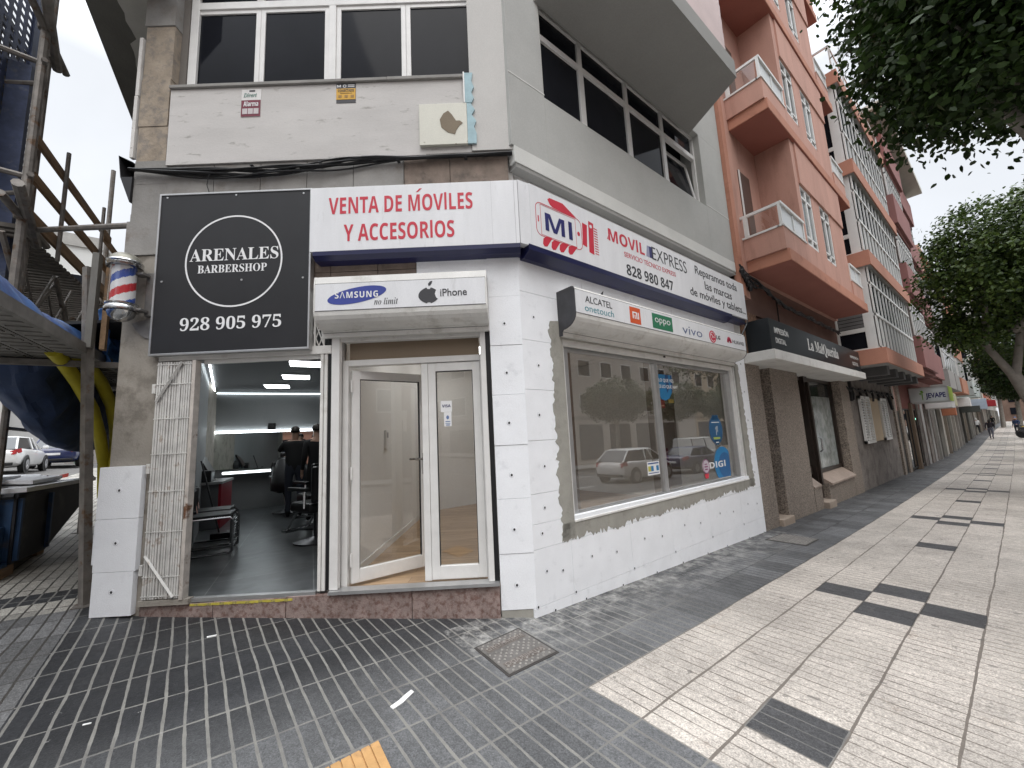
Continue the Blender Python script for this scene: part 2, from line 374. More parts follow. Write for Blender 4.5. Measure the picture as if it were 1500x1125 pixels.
lm = MB()
for yy in range(-10, 90, 6):
    for xx in (8.4, 12.2):
        lm.add([(xx, yy, H(xx, yy)-.126), (xx+.12, yy, H(xx+.12, yy)-.126), (xx+.12, yy+3, H(xx+.12, yy+3)-.126), (xx, yy+3, H(xx, yy+3)-.126)], [(0, 1, 2, 3)])
lm.build('road_markings', MAT('road_paint', (.6, .6, .58), .7))['kind'] = 'structure'
sheet('far_pavement', [16.0, 19, 26], [-40] + _ya, 0.0, MAT('far_paving', (.3, .29, .27), .8))
sheet('side_road', [-60, -45, -36, -30, -24, -18], [-30, -20, -12, -9, -6.4], .006, asphalt)
gm = MB().add([(-1500,-1500,-2.2),(1500,-1500,-2.2),(1500,1500,-2.2),(-1500,1500,-2.2)], [(0,1,2,3)]).build('ground', MAT('distant_ground', (.16, .15, .13), .9)); gm['kind'] = 'structure'

# ------------------------------------------------------------------ the corner building with the two shops
CB = thing('corner_building', 'pale corner building with barber and phone shops and an unfinished white foam insulation coat', 'building')
def part(name, m, frame, *boxes, bevel=0, parent=None):
    mb = MB(CB, frame)
    for b in boxes: mb.box(*b)
    return mb.build(name, m, parent or CB, bevel=bevel)
# --- door front, lower storey
part('pier', stucco_pier, F1, (-3.93, -3.55, 0, .35, -.2, 3.62), bevel=.008)
part('pier_tile', grey_tile, F1, (-3.955, -3.56, -.015, .35, 3.62, 3.985), (-3.93, -3.56, -.004, .35, 3.99, 4.40), (-3.93, -3.58, -.006, .35, 4.40, 4.66))
part('upper_pier', stone_pier, F1, (-3.93, -3.625, 0, .35, 4.66, 5.06), (-3.935, -3.63, -.006, .35, 5.065, 5.62), (-3.93, -3.625, 0, .35, 5.625, 6.28))
part('upper_pier_render', grey_tile, F1, (-3.945, -3.62, -.012, .35, 6.285, 7.6))
part('plinth', granite, F1, (-3.55, -2.9, -.012, .3, -.3, .285), (-2.895, -2.25, -.012, .3, -.3, .29), (-2.245, -1.12, -.012, .3, -.3, .298), (-1.115, -.325, -.012, .3, -.3, .298), bevel=.004)
part('threshold', alu, F1, (-1.86, -.322, -.045, .08, .300, .328)); part('threshold', alu, F1, (-3.12, -1.99, -.004, .05, .292, .325))
part('wall', plain_light, F1, (-3.54, -2.13, .004, .25, 2.60, 4.56), (-1.95, 0, .05, .25, 2.78, 4.56), (-2.13, -1.95, .05, .25, 2.92, 4.56), (-.36, 0, .062, .3, -.2, 2.78), (-1.97, -1.85, .06, .3, .3, 2.55))
part('stone_band', brown_brick, F1, *[(a, b - .006, .02, .05, z0, z1) for a, b in ((-2.12, -1.9), (-1.9, -1.42), (-1.42, -1.03)) for z0, z1 in ((3.2, 3.36), (3.365, 3.62))], bevel=.004)
part('tile_band', grey_tile, F1, *[(a, a + .474, -.012, .05, 4.262, 4.58) for a in (-3.58, -3.1, -2.62, -2.14)], (-1.66, -1.14, -.012, .05, 4.262, 4.58), bevel=.003)
part('tile_band', brown_brick, F1, (-1.134, -.66, -.010, .05, 4.262, 4.60), (-.655, -.05, -.014, .05, 4.262, 4.62), bevel=.003)
part('lintel', white_dirty, F1, (-3.54, -1.87, -.01, .16, 2.515, 2.60), bevel=.006)
# --- insulation boards, each with its fixing
def eps(frame, x0, x1, z0, z1, dots, d0=0, d1_=.06, root=None):
    mb = MB(root or CB, frame); g = .0018
    mb.box(x0 + g, x1 - g, d0, d1_, z0 + g, z1 - g)
    for (px, pz) in dots:
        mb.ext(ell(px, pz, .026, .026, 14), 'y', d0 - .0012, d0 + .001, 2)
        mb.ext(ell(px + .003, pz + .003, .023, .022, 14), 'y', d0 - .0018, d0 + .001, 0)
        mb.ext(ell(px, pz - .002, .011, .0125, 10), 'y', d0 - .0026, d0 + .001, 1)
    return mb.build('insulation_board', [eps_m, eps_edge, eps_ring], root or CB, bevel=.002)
for i, (z0, z1) in enumerate(((.075, .56), (.56, 1.05), (1.05, 1.545), (1.545, 2.03), (2.03, 2.52), (2.52, 3.02), (3.02, 3.62))):
    xs = 0.004
    eps(F1, -.318, xs, z0, z1, [((-.318 + xs) / 2 - .01, (z0 + z1) / 2 - .03)] if z1 < 3.1 else [], -.004 if i % 2 else 0, .06)
part('bare_plinth', mortar, F1, (-.315, -.03, .004, .1, -.1, .073))
eps(F1, -1.03, .002, 3.24, 3.62, [], 0.01, .05)
rows = [(-.45, .075, [-.02, .46, 1.72, 2.98, 4.35, 5.245]), (.075, .575, [0.0, .50, 1.47, 2.35, 3.35, 4.4, 5.245]), (.575, .80, [0.0, .5, 1.5, 2.6, 3.7, 4.5, 5.245])]
for z0, z1, xs in rows:
    for a, b in zip(xs[:-1], xs[1:]):
        if z0 == -.45: dots = [(a + .2, .0 - .034 * a), (a + .8, -.02 - .034 * a)] if b - a > .6 else [(a + .25, -.0)]
        elif z0 > .5: dots = [(a + .12, z1 - .09)]
        else: dots = [(a + (b - a) * .3, (z0 + z1) / 2 + .04), (a + (b - a) * .72, (z0 + z1) / 2 + .0), (a + .02, z0 + .01)]
        eps(F2, a, b, z0, z1, dots, 0, .06)
zz = [.80, 1.075, 1.575, 2.075, 2.575, 3.075]
for i, (z0, z1) in enumerate(zip(zz[:-1], zz[1:])):
    eps(F2, 0.0, .55, z0, z1, [(.17 + .03 * (i % 2), (z0 + z1) / 2)], 0, .06)
    eps(F2, 4.82, 5.245, z0, min(z1, 3.05), [(5.08, (z0 + z1) / 2 - .1)], 0, .06)
for a, b in ((0, .95), (.95, 1.9), (1.9, 2.9), (2.9, 3.9), (3.9, 5.0)):
    eps(F2, a, b, 3.075, 3.6, [], .0, .06)
part('wall_end', cornice_m, F2, (5.0, 5.245, .0, .06, 3.06, 3.6))
part('wall', plain_light, F2, (.06, .56, .062, .3, -.6, 4.5), (4.82, 5.245, .062, .3, -.6, 4.5), (.56, 4.82, .062, .3, -.6, .73), (.56, 4.82, .062, .3, 2.66, 4.5), bevel=0)
# --- mortar collar round the shop window with a ragged rim
def ragged(p0, p1, amp, n, seed):
    r = random.Random(seed); out = []; dx, dz = p1[0]-p0[0], p1[1]-p0[1]; ln = math.hypot(dx, dz); nx, nz = -dz/ln, dx/ln; w = 0
    for i in range(n):
        t = i / n; w = .55 * w + r.uniform(-amp, amp); q = w + (r.uniform(0, amp * 1.3) if r.random() < .25 else 0)
        out.append((p0[0] + dx*t + nx*q, p0[1] + dz*t + nz*q))
    return out
mc = MB(CB, F2)
def strip(inner0, inner1, outer, m=0):
    n = len(outer); inn = [(inner0[0] + (inner1[0]-inner0[0])*i/(n-1), inner0[1] + (inner1[1]-inner0[1])*i/(n-1)) for i in range(n)]
    for i in range(n - 1): mc.ext([inn[i], inn[i+1], outer[i+1], outer[i]], 'y', -.004, .001)
strip((.565, .60), (.565, 2.84), [(.455 - .05*(z < .9), z) for z in ()] + ragged((.385, .575), (.40, 2.84), .022, 90, 3))
strip((.40, .748), (4.98, .748), ragged((.375, .575), (4.99, .605), .026, 190, 5))
strip((4.82, .62), (4.82, 2.72), ragged((5.02, .62), (4.95, 2.72), .018, 80, 8))
mc.build('mortar_collar', mortar, CB)
part('window_reveal', mortar, F2, (.548, .566, -.002, .16, .745, 2.66), (4.815, 4.835, -.002, .16, .745, 2.66), (.566, 4.815, .0, .16, 2.645, 2.66))
part('window_sill', white_dirty, F2, (.567, 4.814, -.012, .16, .735, .757), bevel=.004)
# --- shop window
wf = MB(CB, F2)
y0, y1, wz0, wz1 = .70, 4.66, .757, 2.645
wf.box(y0-.12, y0, .06, .15, wz0, wz1); wf.box(y1, y1+.15, .06, .15, wz0, wz1)
wf.box(y0, y1, .08, .15, wz0, wz0+.05); wf.box(y0, y1, .08, .15, wz1-.105, wz1)
wf.box(2.42, 2.50, .075, .15, wz0+.05, wz1-.105)
win = wf.build('shop_window', alu, CB, bevel=.004)
part('pane', clear, F2, (y0, 2.42, .108, .114, wz0+.05, 2.54), parent=win); part('pane', clear, F2, (2.50, y1, .116, .122, wz0+.05, 2.54), parent=win)
for bx_ in ((.568, .60, .02, .07, .757, 2.70), (4.69, 4.73, .02, .06, .757, 2.70), (4.775, 4.80, .015, .06, .757, 2.70)): part('shutter_guide', white_pvc, F2, bx_)
# --- shop door
df = MB(CB, F1); dz0 = .300
for a, b in ((-1.80, -1.74), (-.435, -.375)): df.box(a, b, .09, .17, dz0, 2.46)
df.box(-1.74, -.435, .09, .17, 2.40, 2.46); df.box(-1.79, -.39, .11, .15, 2.64, 2.72)
door = df.build('shop_door', white_pvc, CB, bevel=.004)
part('transom_panel', MAT('beige_transom', (.25, .19, .13), .5, var=.06), F1, (-1.74, -.435, .125, .14, 2.46, 2.64), parent=door)
part('jamb_panel', MAT('cream_jamb', (.55, .50, .43), .6), F1, (-1.80, -1.785, .17, .25, .3, 2.7), parent=door)
def leaf(root, frame, x0, x1, z0, z1, dd, st=.075, rail=.12, name='door_leaf', mats=None):
    f = MB(root, frame); f.box(x0, x0+st, dd, dd+.05, z0, z1); f.box(x1-st, x1, dd, dd+.05, z0, z1)
    f.box(x0+st, x1-st, dd, dd+.05, z0, z0+rail); f.box(x0+st, x1-st, dd, dd+.05, z1-.085, z1)
    lf = f.build(name, mats or white_pvc, root, bevel=.004)
    g = MB(root, frame).box(x0+st, x1-st, dd+.02, dd+.026, z0+rail, z1-.085).build('glass', door_glass, lf)
    b = MB(root, frame)
    for q in (x0+st, x1-st-.006): b.box(q, q+.006, dd+.008, dd+.042, z0+rail, z1-.085)
    b.box(x0+st, x1-st, dd+.008, dd+.042, z1-.091, z1-.085)
    b.build('gasket', black, lf); return lf
fl_ = leaf(CB, F1, -.955, -.437, .335, 2.395, .105)
part('meeting_stile', white_pvc, F1, (-1.02, -.957, .10, .16, .33, 2.395), parent=fl_, bevel=.003)
ang = math.radians(36)
OL = F1 @ Matrix.Translation((-1.738, .15, 0)) @ Matrix.Rotation(ang, 4, 'Z')
ol = leaf(CB, OL, 0, .785, .335, 2.36, -.05)
h = MB(CB, OL); h.box(.725, .765, -.062, -.05, 1.28, 1.50); h.tube([(.745, -.06, 1.44), (.745, -.10, 1.44), (.625, -.105, 1.44)], .011); h.tube([(.745, .0, 1.44), (.745, .05, 1.44), (.625, .055, 1.44)], .011)
h.lathe([(.012, -.075), (.012, -.05)], (.745, 0, 1.32), 12, axis='y'); h.build('handle', chrome, ol)
hg = MB(CB, OL)
for z in (.55, 1.35, 2.2): hg.tube([(-.006, -.055, z-.06), (-.006, -.055, z+.06)], .011)
hg.build('hinge', white_pvc, ol)
for bx_ in ((-1.868, -1.79, -.006, .06, .33, 2.76), (-.418, -.365, -.006, .06, .33, 2.76)): part('shutter_guide', white_pvc, F1, bx_, bevel=.004)
part('guide_gap', black, F1, (-1.905, -1.868, .01, .06, .33, 2.76)); part('guide_gap', black, F1, (-.365, -.325, .01, .06, .33, 2.76))
part('shutter_slat', white_dirty, F1, (-1.79, -.418, .015, .05, 2.63, 2.76), bevel=.005)
lk = part('shutter_lock', black, F1, (-1.15, -.98, .008, .016, 2.705, 2.735)); 
part('shutter_lock', black, F1, (-1.085, -1.06, .004, .016, 2.675, 2.70))
for a in (-1.62, -.66): part('shutter_stop', MAT('yellowed_rubber', (.5, .45, .33), .6), F1, (a, a+.09, -.005, .016, 2.70, 2.725), bevel=.008)
# --- barber entrance: frame, folded gate, grille
part('entrance_frame', white_dirty, F1, (-1.975, -1.945, -.005, .06, .325, 2.515), (-1.94, -1.908, .0, .06, .325, 2.515), (-3.12, -1.98, .02, .05, 2.475, 2.515), bevel=.004)
g = MB(CB, F1); rng_ = random.Random(4)
for i in range(15):
    a = -3.52 + i * .0235; q = rng_.uniform(-.007, .007)
    g.box(a, a + .0165, -.03 + q, -.008 + q, .345, 2.50)
gate = g.build('folding_gate', MAT('chipped_white_paint', (.60, .59, .565), .6, var=.2, vs=9, col2=(.34, .29, .25), c2lo=.58, c2hi=.66, c2s=9), CB)
for z in (.365, .53, .92, 1.28, 1.62, 1.95, 2.28, 2.47): MB(CB, F1).box(-3.525, -3.175, -.038, -.034, z, z + .009).build('gate_rail', gate.data.materials[0], gate)
for q in ([(-3.50, -.05, .72), (-3.23, -.05, .36)], [(-3.50, -.05, 2.12), (-3.28, -.05, 2.49)]): MB(CB, F1).tube(q, .014, 4).build('gate_brace', gate.data.materials[0], gate)
part('gate_edge', MAT('rusty_white_paint', (.5, .46, .42), .7, var=.2, vs=10, col2=(.13, .06, .03), c2lo=.58, c2hi=.66, c2s=4), F1, (-3.178, -3.145, -.05, .02, .335, 2.505), parent=gate)
part('gate_backing', MAT('dark_gate_gap', (.30, .29, .27), .9), F1, (-3.53, -3.18, .02, .03, .3, 2.51), parent=gate)
for z in (.55, 1.45, 2.2): part('gate_hinge', gate.data.materials[0], F1, (-3.555, -3.525, -.04, -.01, z, z + .09), parent=gate)
part('gate_runner', stucco_pier, F1, (-3.55, -3.10, -.04, .03, .29, .334))
g = MB(CB, F1)
for i in range(4):
    a = -2.12 + i * .06
    g.tube([(a, .01, 2.60), (a + .12 if a < -2.05 else -1.95, .01, 2.92 if a < -2.05 else 2.62 + (.3 * (-1.95 - a) / .12))], .006, 4); g.tube([(min(a+.12, -1.95), .012, 2.60), (a, .012, 2.90)], .006, 4)
g.box(-2.045, -2.03, .0, .015, 2.6, 2.92); g.build('lattice_grille', white_dirty, CB)
# --- door front, upper storey
part('spandrel', upper_white, F1, (-3.595, -.42, -.03, .2, 4.585, 5.462), bevel=.003)
part('ledge', grey_tile, F1, (-3.60, -1.3, -.055, .2, 5.465, 5.50), (-1.297, -.42, -.058, .2, 5.463, 5.50), bevel=.004)
part('corner_column', plain_light, F1, (-.415, .02, -.045, .3, 4.60, 7.6), bevel=.003)
part('column_foot', grey_tile, F1, (-.9, .015, -.03, .2, 4.55, 4.598), bevel=.003)
wfm = MB(CB, F1); dd = .10
def bar(x0, x1, z0, z1, d=dd, t=.07, mb=None): (mb or wfm).box(x0, x1, d, d + t, z0, z1)
W0, W1 = -3.545, -.34
bar(W0, W1, 5.50, 5.56); bar(W0, W0+.09, 5.56, 7.4); bar(W1-.07, W1, 5.56, 7.4); bar(W0+.09, W1-.07, 6.61, 6.70)
bar(-1.99, -1.91, 5.56, 6.61); bar(-2.0, -1.88, 6.70, 7.4); bar(-2.81, -2.73, 6.70, 7.4); bar(-1.16, -1.08, 6.70, 7.4)
bw = wfm.build('upstairs_window', white_pvc, CB, bevel=.004)
for a, b in ((-3.535, -2.768), (-2.766, -1.99), (-1.91, -1.125), (-1.123, -.35)):
    sm = MB(CB, F1); t = .052
    sm.box(a, a+t, dd+.015, dd+.06, 5.56, 6.61); sm.box(b-t, b, dd+.015, dd+.06, 5.56, 6.61); sm.box(a+t, b-t, dd+.015, dd+.06, 5.56, 5.60); sm.box(a+t, b-t, dd+.015, dd+.06, 6.56, 6.61)
    sm.box(a+.002, a+.008, dd+.012, dd+.03, 5.56, 6.61)
    so = sm.build('sash', white_pvc, bw, bevel=.003)
    part('pane', dark_pane, F1, (a+t, b-t, dd+.03, dd+.036, 5.60, 6.56), parent=so); part('pane', dark_pane, F1, (a+.02, b-.02, dd+.03, dd+.036, 6.70, 7.35), parent=bw)
part('window_jamb', MAT('dark_jamb', (.16, .145, .13), .9), F1, (-3.625, -3.55, .09, .2, 5.50, 7.6))
part('window_board', plain_light, F1, (-3.62, .0, .18, .3, 5.50, 5.55)); part('upper_wall', plain_light, F1, (-3.62, -.42, -.03, .3, 7.42, 9.8))
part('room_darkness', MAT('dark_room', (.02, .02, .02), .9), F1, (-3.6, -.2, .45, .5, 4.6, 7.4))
# --- window front, upper storey
uo = -.06
part('cornice', cornice_m, F2, (-.02, 5.24, -.065, .03, 4.45, 4.635), bevel=.004)
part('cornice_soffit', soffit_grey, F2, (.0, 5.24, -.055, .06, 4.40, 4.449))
part('upper_wall', grey_render, F2, (-.05, .48, uo, .3, 4.637, 6.85), (.48, 4.36, uo, .3, 4.637, 5.465), (4.36, 5.24, uo, .3, 4.637, 6.85), (-.05, 5.24, uo, .3, 6.85, 9.8), bevel=.003)
for a in ((-.05, .485), (4.36, 5.24)): part('render_joint', cornice_m, F2, (*a, uo-.003, uo, 5.49, 5.505))
um = MB(CB, F2); dd = .04; uz0, uz1 = 5.465, 6.85
def ub(x0, x1, z0, z1, d=dd, t=.06): um.box(x0, x1, d, d+t, z0, z1)
ub(.48, 4.36, uz0, uz0+.05); ub(.48, .53, uz0+.05, uz1); ub(4.31, 4.36, uz0+.05, uz1); ub(.53, 4.31, 6.39, 6.47); ub(.53, 4.31, uz1-.05, uz1)
mus = [.53, 1.31, 2.33, 3.30, 4.31]
for a in mus[1:-1]: ub(a-.05, a+.05, uz0+.05, 6.39); ub(a-.04, a+.04, 6.47, uz1-.05)
uw = um.build('upstairs_window', white_pvc, CB, bevel=.004)
for i, (a, b) in enumerate(zip(mus[:-1], mus[1:])):
    if i < 3: part('pane', dark_pane, F2, (a+.045, b-.045, dd+.03, dd+.036, uz0+.05, 6.39), parent=uw)
    part('pane', dark_pane, F2, (a+.04, b-.04, dd+.03, dd+.036, 6.47, uz1-.05), parent=uw)
TS = F2 @ Matrix.Translation((3.37, .05, uz0+.05)) @ Matrix.Rotation(math.radians(-9), 4, 'X')      # the last sash stands tilted open
sm = MB(CB, TS); sm.box(0, .06, 0, .05, 0, .86); sm.box(.86, .92, 0, .05, 0, .86); sm.box(.06, .86, 0, .05, 0, .06); sm.box(.06, .86, 0, .05, .80, .86)
so = sm.build('tilted_sash', white_pvc, uw, bevel=.003); MB(CB, TS).box(.06, .86, .02, .026, .06, .80).build('pane', dark_pane, so)
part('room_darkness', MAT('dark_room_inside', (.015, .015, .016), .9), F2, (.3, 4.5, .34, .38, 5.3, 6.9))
# overhanging floor above, on the main street and on the side street
oh = MB(CB)
oh.add([(.055, .40, 6.70), (1.05, 1.2, 6.70), (1.05, 3.52, 6.70), (.055, 4.02, 6.70), (.055, .40, 6.98), (1.05, 1.2, 6.98), (1.05, 3.52, 6.98), (.055, 4.02, 6.98)],
       [(0,1,2,3),(4,7,6,5),(0,4,5,1),(1,5,6,2),(2,6,7,3),(3,7,4,0)])
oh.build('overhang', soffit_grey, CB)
sh = MB(CB); shm = MAT('pink_shutter', (.60, .47, .45), .6, var=.08)
for i in range(7): sh.add([(.1, .6, 6.985+i*.24), (.98, 1.3, 6.985+i*.24), (.98, 3.44, 6.985+i*.24), (.1, 3.9, 6.985+i*.24), (.1, .6, 7.21+i*.24), (.985, 1.3, 7.21+i*.24), (.985, 3.44, 7.21+i*.24), (.1, 3.9, 7.21+i*.24)], [(0,1,2,3),(4,7,6,5),(0,4,5,1),(1,5,6,2),(2,6,7,3),(3,7,4,0)])
sh.build('shutter_boarding', shm, CB)
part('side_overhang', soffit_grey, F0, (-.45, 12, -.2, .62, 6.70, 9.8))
# ragged patch of lighter render on the side soffit
r_ = random.Random(11); edge = []; w = 0
for i in range(60):
    w = .7 * w + r_.uniform(-.035, .035); edge.append((.05 + i * .11, .30 + w + (.05 if r_.random() < .15 else 0)))
pm = MB(CB, F0)
for (a, b) in zip(edge[:-1], edge[1:]): pm.ext([(a[0], .01), (b[0], .01), (b[0], b[1]), (a[0], a[1])], 'z', 6.694, 6.70)
pm.build('soffit_render', MAT('lighter_soffit_render', (.40, .39, .36), .9, var=.1), CB)
part('side_overhang_skim', fresh_mortar, F0, (-.45, 12, .0, .621, 6.6965, 6.699))
# --- side wall and hidden shell
part('side_wall', stucco_pier, F0, (.0, 12, -.3, 0, -.4, 6.7))
part('roof_slab', plain_light, ID, (-13, -.2, 0.4, 5.2, 9.8, 10.1))
b = MB(CB); pts = [(-2.2, -2.75), (-.1, -.05), (-.1, 5.2), (-13, 5.2), (-13, -1.6)]
b.ext(pts, 'z', 3.32, 3.5); b.ext(pts, 'z', 6.86, 7.0); b.ext(pts, 'z', 9.6, 9.78); b.build('floor_slab', MAT('ceiling_grey', (.10, .105, .11), .7), CB)
part('rear_wall', plain_light, ID, (-13.2, -13, -1.6, 5.2, -.3, 10), (-13, -.06, 5.0, 5.2, -.6, 10))
# ------------------------------------------------------------------ signs on the door front
sign_black = MAT('black_sign_board', (.020, .020, .022), .42, var=.12, vs=3, spec=.35)
t = thing('barbershop_sign', 'large square black barber sign with white ring, shop name and phone number', 'sign', (-2.83, -.07, 2.557), frame=F1)
MB(t, F1).box(-3.568, -2.072, -.07, .003, 2.577, 4.212).build('board', sign_black, t)
m = MB(t, F1)
for b in ((-3.585, -3.568, 2.557, 4.23), (-2.072, -2.055, 2.557, 4.23), (-3.568, -2.072, 2.557, 2.577), (-3.568, -2.072, 4.212, 4.23)): m.box(b[0], b[1], -.078, .003, b[2], b[3])
m.build('frame', alu, t, bevel=.002)
shape(t, F1, ring(-2.815, 3.49, .463, .479, 72), -.0702, white_ink, 'ring')
text(t, F1, serif('ARENALES'), -3.25, -2.377, 3.492, 3.622, -.0702, white_ink)
text(t, F1, serif('BARBERSHOP'), -3.165, -2.487, 3.368, 3.452, -.0702, white_ink)
text(t, F1, serif('928 905 975'), -3.305, -2.33, 2.79, 2.92, -.0702, white_ink)
m = MB(t, F1)
for u, z in ((-3.51, 4.19), (-2.82, 4.19), (-2.14, 4.18), (-3.51, 3.30), (-2.73, 3.285), (-2.13, 3.28)): m.lathe([(.009, -.0745), (.011, -.0702)], (u, 0, z), 10, axis='y')
m.build('screw', alu, t)

t = thing('phone_shop_sign', 'white lightbox over the shop doors with two lines of red capitals', 'sign', (-1.0, -.15, 3.42), frame=F1)
MB(t, F1).box(-2.03, .028, -.15, .048, 3.502, 4.175).build('panel', sign_white, t, bevel=.003)
MB(t, F1).ext([(-.152, 3.502), (.048, 3.502), (.048, 3.425), (-.10, 3.425), (-.152, 3.46)], 'x', -2.0, .028).build('base_rail', navy, t)
MB(t, F1).box(-.012, -.008, -.152, -.14, 3.502, 4.175).box(-.24, -.238, -.1512, -.14, 3.502, 4.175).build('seam', MAT('seam_grey', (.45, .45, .46), .6), t)
text(t, F1, sansb('VENTA DE MOVILES'), -1.85, -.425, 3.885, 4.072, -.1502, red_ink); shape(t, F1, [[(-.985, 4.088), (-.965, 4.088), (-.925, 4.125), (-.95, 4.125)]], -.1502, red_ink, 'accent')
text(t, F1, sansb('Y ACCESORIOS'), -1.70, -.615, 3.595, 3.782, -.1502, red_ink)

t = thing('phone_shop_sign', 'long white lightbox over the shop window with a phone logo held by a red hand', 'sign', (2.5, -.15, 3.42), frame=F2)
MB(t, F2).box(.075, 5.235, -.15, .058, 3.518, 4.19).build('panel', sign_white, t, bevel=.003)
MB(t, F2).ext([(-.152, 3.518), (.058, 3.518), (.058, 3.40), (-.06, 3.40), (-.152, 3.46)], 'x', .03, 4.6).box(4.6, 5.2, -.12, .0, 3.44, 3.517).build('base_rail', navy, t)
m = MB(t); a = F1 @ Vector((.028, -.15, 0)); b = F2 @ Vector((.075, -.15, 0)); a2 = F1 @ Vector((.028, -.06, 0)); b2 = F2 @ Vector((.075, -.06, 0))
m.ext([(a.x+.002, a.y+.003), (b.x, b.y-.003), (b2.x, b2.y-.003), (a2.x+.002, a2.y+.003)], 'z', 3.505, 4.18); m.build('corner_panel', sign_white, t)
y = -.1502; ln = .007
def outline(root, frame, pts, w, y, mt, nm, closed=True):
    ps = []; n = len(pts)
    for i in range(n if closed else n - 1):
        p, q = pts[i], pts[(i+1) % n]; dx, dz = q[0]-p[0], q[1]-p[1]; l = math.hypot(dx, dz) or 1; nx, nz = -dz/l*w/2, dx/l*w/2
        ps.append([(p[0]+nx, p[1]+nz), (q[0]+nx, q[1]+nz), (q[0]-nx, q[1]-nz), (p[0]-nx, p[1]-nz)])
    return shape(root, frame, ps, y, mt, nm)
def rrect(x0, x1, z0, z1, r, n=6):
    o = []
    for cx_, cz_, a in ((x1-r, z1-r, 0), (x0+r, z1-r, PI/2), (x0+r, z0+r, PI), (x1-r, z0+r, 1.5*PI)):
        o += [(cx_ + r*math.cos(a+PI/2*k/n), cz_ + r*math.sin(a+PI/2*k/n)) for k in range(n+1)]
    return o
hand = [[(.33, 4.10), (.36, 4.125), (.56, 4.13), (.62, 4.10), (.765, 4.03), (.70, 4.022), (.40, 4.03), (.36, 4.05)]]
for x, x2, zt in ((.225, .30, 3.66), (.345, .42, 3.655), (.465, .55, 3.66), (.60, .69, 3.67)):
    hand.append([(x, zt-.09), (x+.02, zt-.115), (x+.06, zt-.105), (x2+.065, zt+.005), (x2-.02, zt+.005), (x+.01, zt-.03)])
hand.append([(.865, 4.005), (.945, 3.995), (.92, 3.72), (.85, 3.735)]); hand.append([(.975, 4.06), (1.06, 4.05), (1.04, 3.66), (.955, 3.672)])
for i in range(11): hand.append([(1.063, 4.0-i*.031), (1.125, 3.995-i*.031), (1.125, 3.985-i*.031), (1.062, 3.988-i*.031)])
shape(t, F2, hand, y, red_ink, 'hand_logo'); shape(t, F2, [ell(1.01, 4.0, .022, .022, 16)], y-.0016, sign_white, 'watch_face')
outline(t, F2, rrect(.148, .84, 3.655, 4.02, .07), ln, y-.0002, red_ink, 'phone_outline'); outline(t, F2, [(.215, 4.005), (.745, 4.005), (.745, 3.67), (.215, 3.67)], .004, y-.0003, red_ink, 'screen_outline')
shape(t, F2, [ell(.79, 3.845, .022, .026, 18), rrect(.172, .186, 3.80, 3.87, .006)], y, red_ink, 'phone_button')
text(t, F2, sansb('MI'), .275, .685, 3.735, 3.945, y-.0004, navy_ink)
text(t, F2, sansb('MOVIL'), 1.335, 2.095, 3.925, 4.095, y, red_ink)
shape(t, F2, [[(1.30+i*.012, 3.935+i*.02), (1.335+i*.012, 3.935+i*.02), (1.335+i*.012, 3.952+i*.02), (1.31+i*.012, 3.952+i*.02)] for i in range(6)], y, MAT('faded_red', (.6, .22, .24), .5), 'speed_lines')
shape(t, F2, [[(2.13, 3.928), (2.21, 3.928), (2.21, 4.09), (2.165, 4.09)]], y, MAT('faded_navy', (.30, .30, .42), .5), 'speed_block'); shape(t, F2, [[(2.21, 3.928), (2.30, 3.928), (2.30, 4.09), (2.21, 4.09)]], y, navy_ink, 'speed_block')
text(t, F2, 'EXPRESS', 2.27, 3.19, 3.92, 4.105, y-.0002, black_ink, bold=-.006)
text(t, F2, 'SERVICIO TÉCNICO EXPRESS', 1.63, 2.845, 3.795, 3.878, y, red_ink)
text(t, F2, sansb('828 980 847'), 1.65, 2.74, 3.56, 3.705, y, black_ink)
text(t, F2, 'Reparamos toda', 3.45, 4.93, 3.945, 4.12, y, black_ink, bold=.006); text(t, F2, 'las marcas', 3.72, 4.675, 3.785, 3.92, y, black_ink, bold=.006)
text(t, F2, 'de móviles y tablets...', 3.225, 5.19, 3.565, 3.735, y, black_ink, bold=.006)
MB(t, F2).box(5.235, 5.24, -.15, .05, 3.52, 4.19).build('side_panel', MAT('grey_sign_side', (.25, .27, .30), .5), t)

# ------------------------------------------------------------------ roller shutter boxes
def shutter_box(label, frame, x0, x1, z0, zf0, zf1, z1, dep, cap_m):
    t = thing('shutter_box', label, 'shutter box', ((x0+x1)/2, 0, z0), frame=frame)
    prof = [(0, z0), (-.045, z0), (-.045, z0+.045), (-.06, z0+.055)]
    for k in range(7): a = k/6*PI/2; prof.append((-.06 - (dep-.06)*math.sin(a), zf0 - .01 - (zf0-.01-z0-.06)*math.cos(a)))
    prof += [(-dep, zf0), (-dep, zf1), (-dep+.012, z1-.008), (-dep+.03, z1), (0, z1)]
    MB(t, frame).ext(prof, 'x', x0, x1).build('housing', white_dirty, t)
    MB(t, frame).box(x0+.003, x1-.003, -dep-.004, -dep, zf0+.002, zf1-.002).build('front_panel', sign_white, t)
    MB(t, frame).box(x0, x1, -dep-.0035, -dep+.002, zf1-.002, zf1+.003).box(x0, x1, -dep-.0035, -dep+.002, zf0-.004, zf0+.002).box(x0, x1, -.047, -.0445, z0+.042, z0+.048).build('groove', MAT('groove_dark', (.10, .10, .10), .7), t)
    for q in ((x0-.012, x0), (x1, x1+.012)): MB(t, frame).ext([(p[0]-.004 if p[0] < 0 else 0, p[1]) for p in prof], 'x', *q).build('end_cap', cap_m, t)
    return t
cap_dark = MAT('charcoal_end_cap', (.055, .055, .06), .6, var=.2, vs=8)
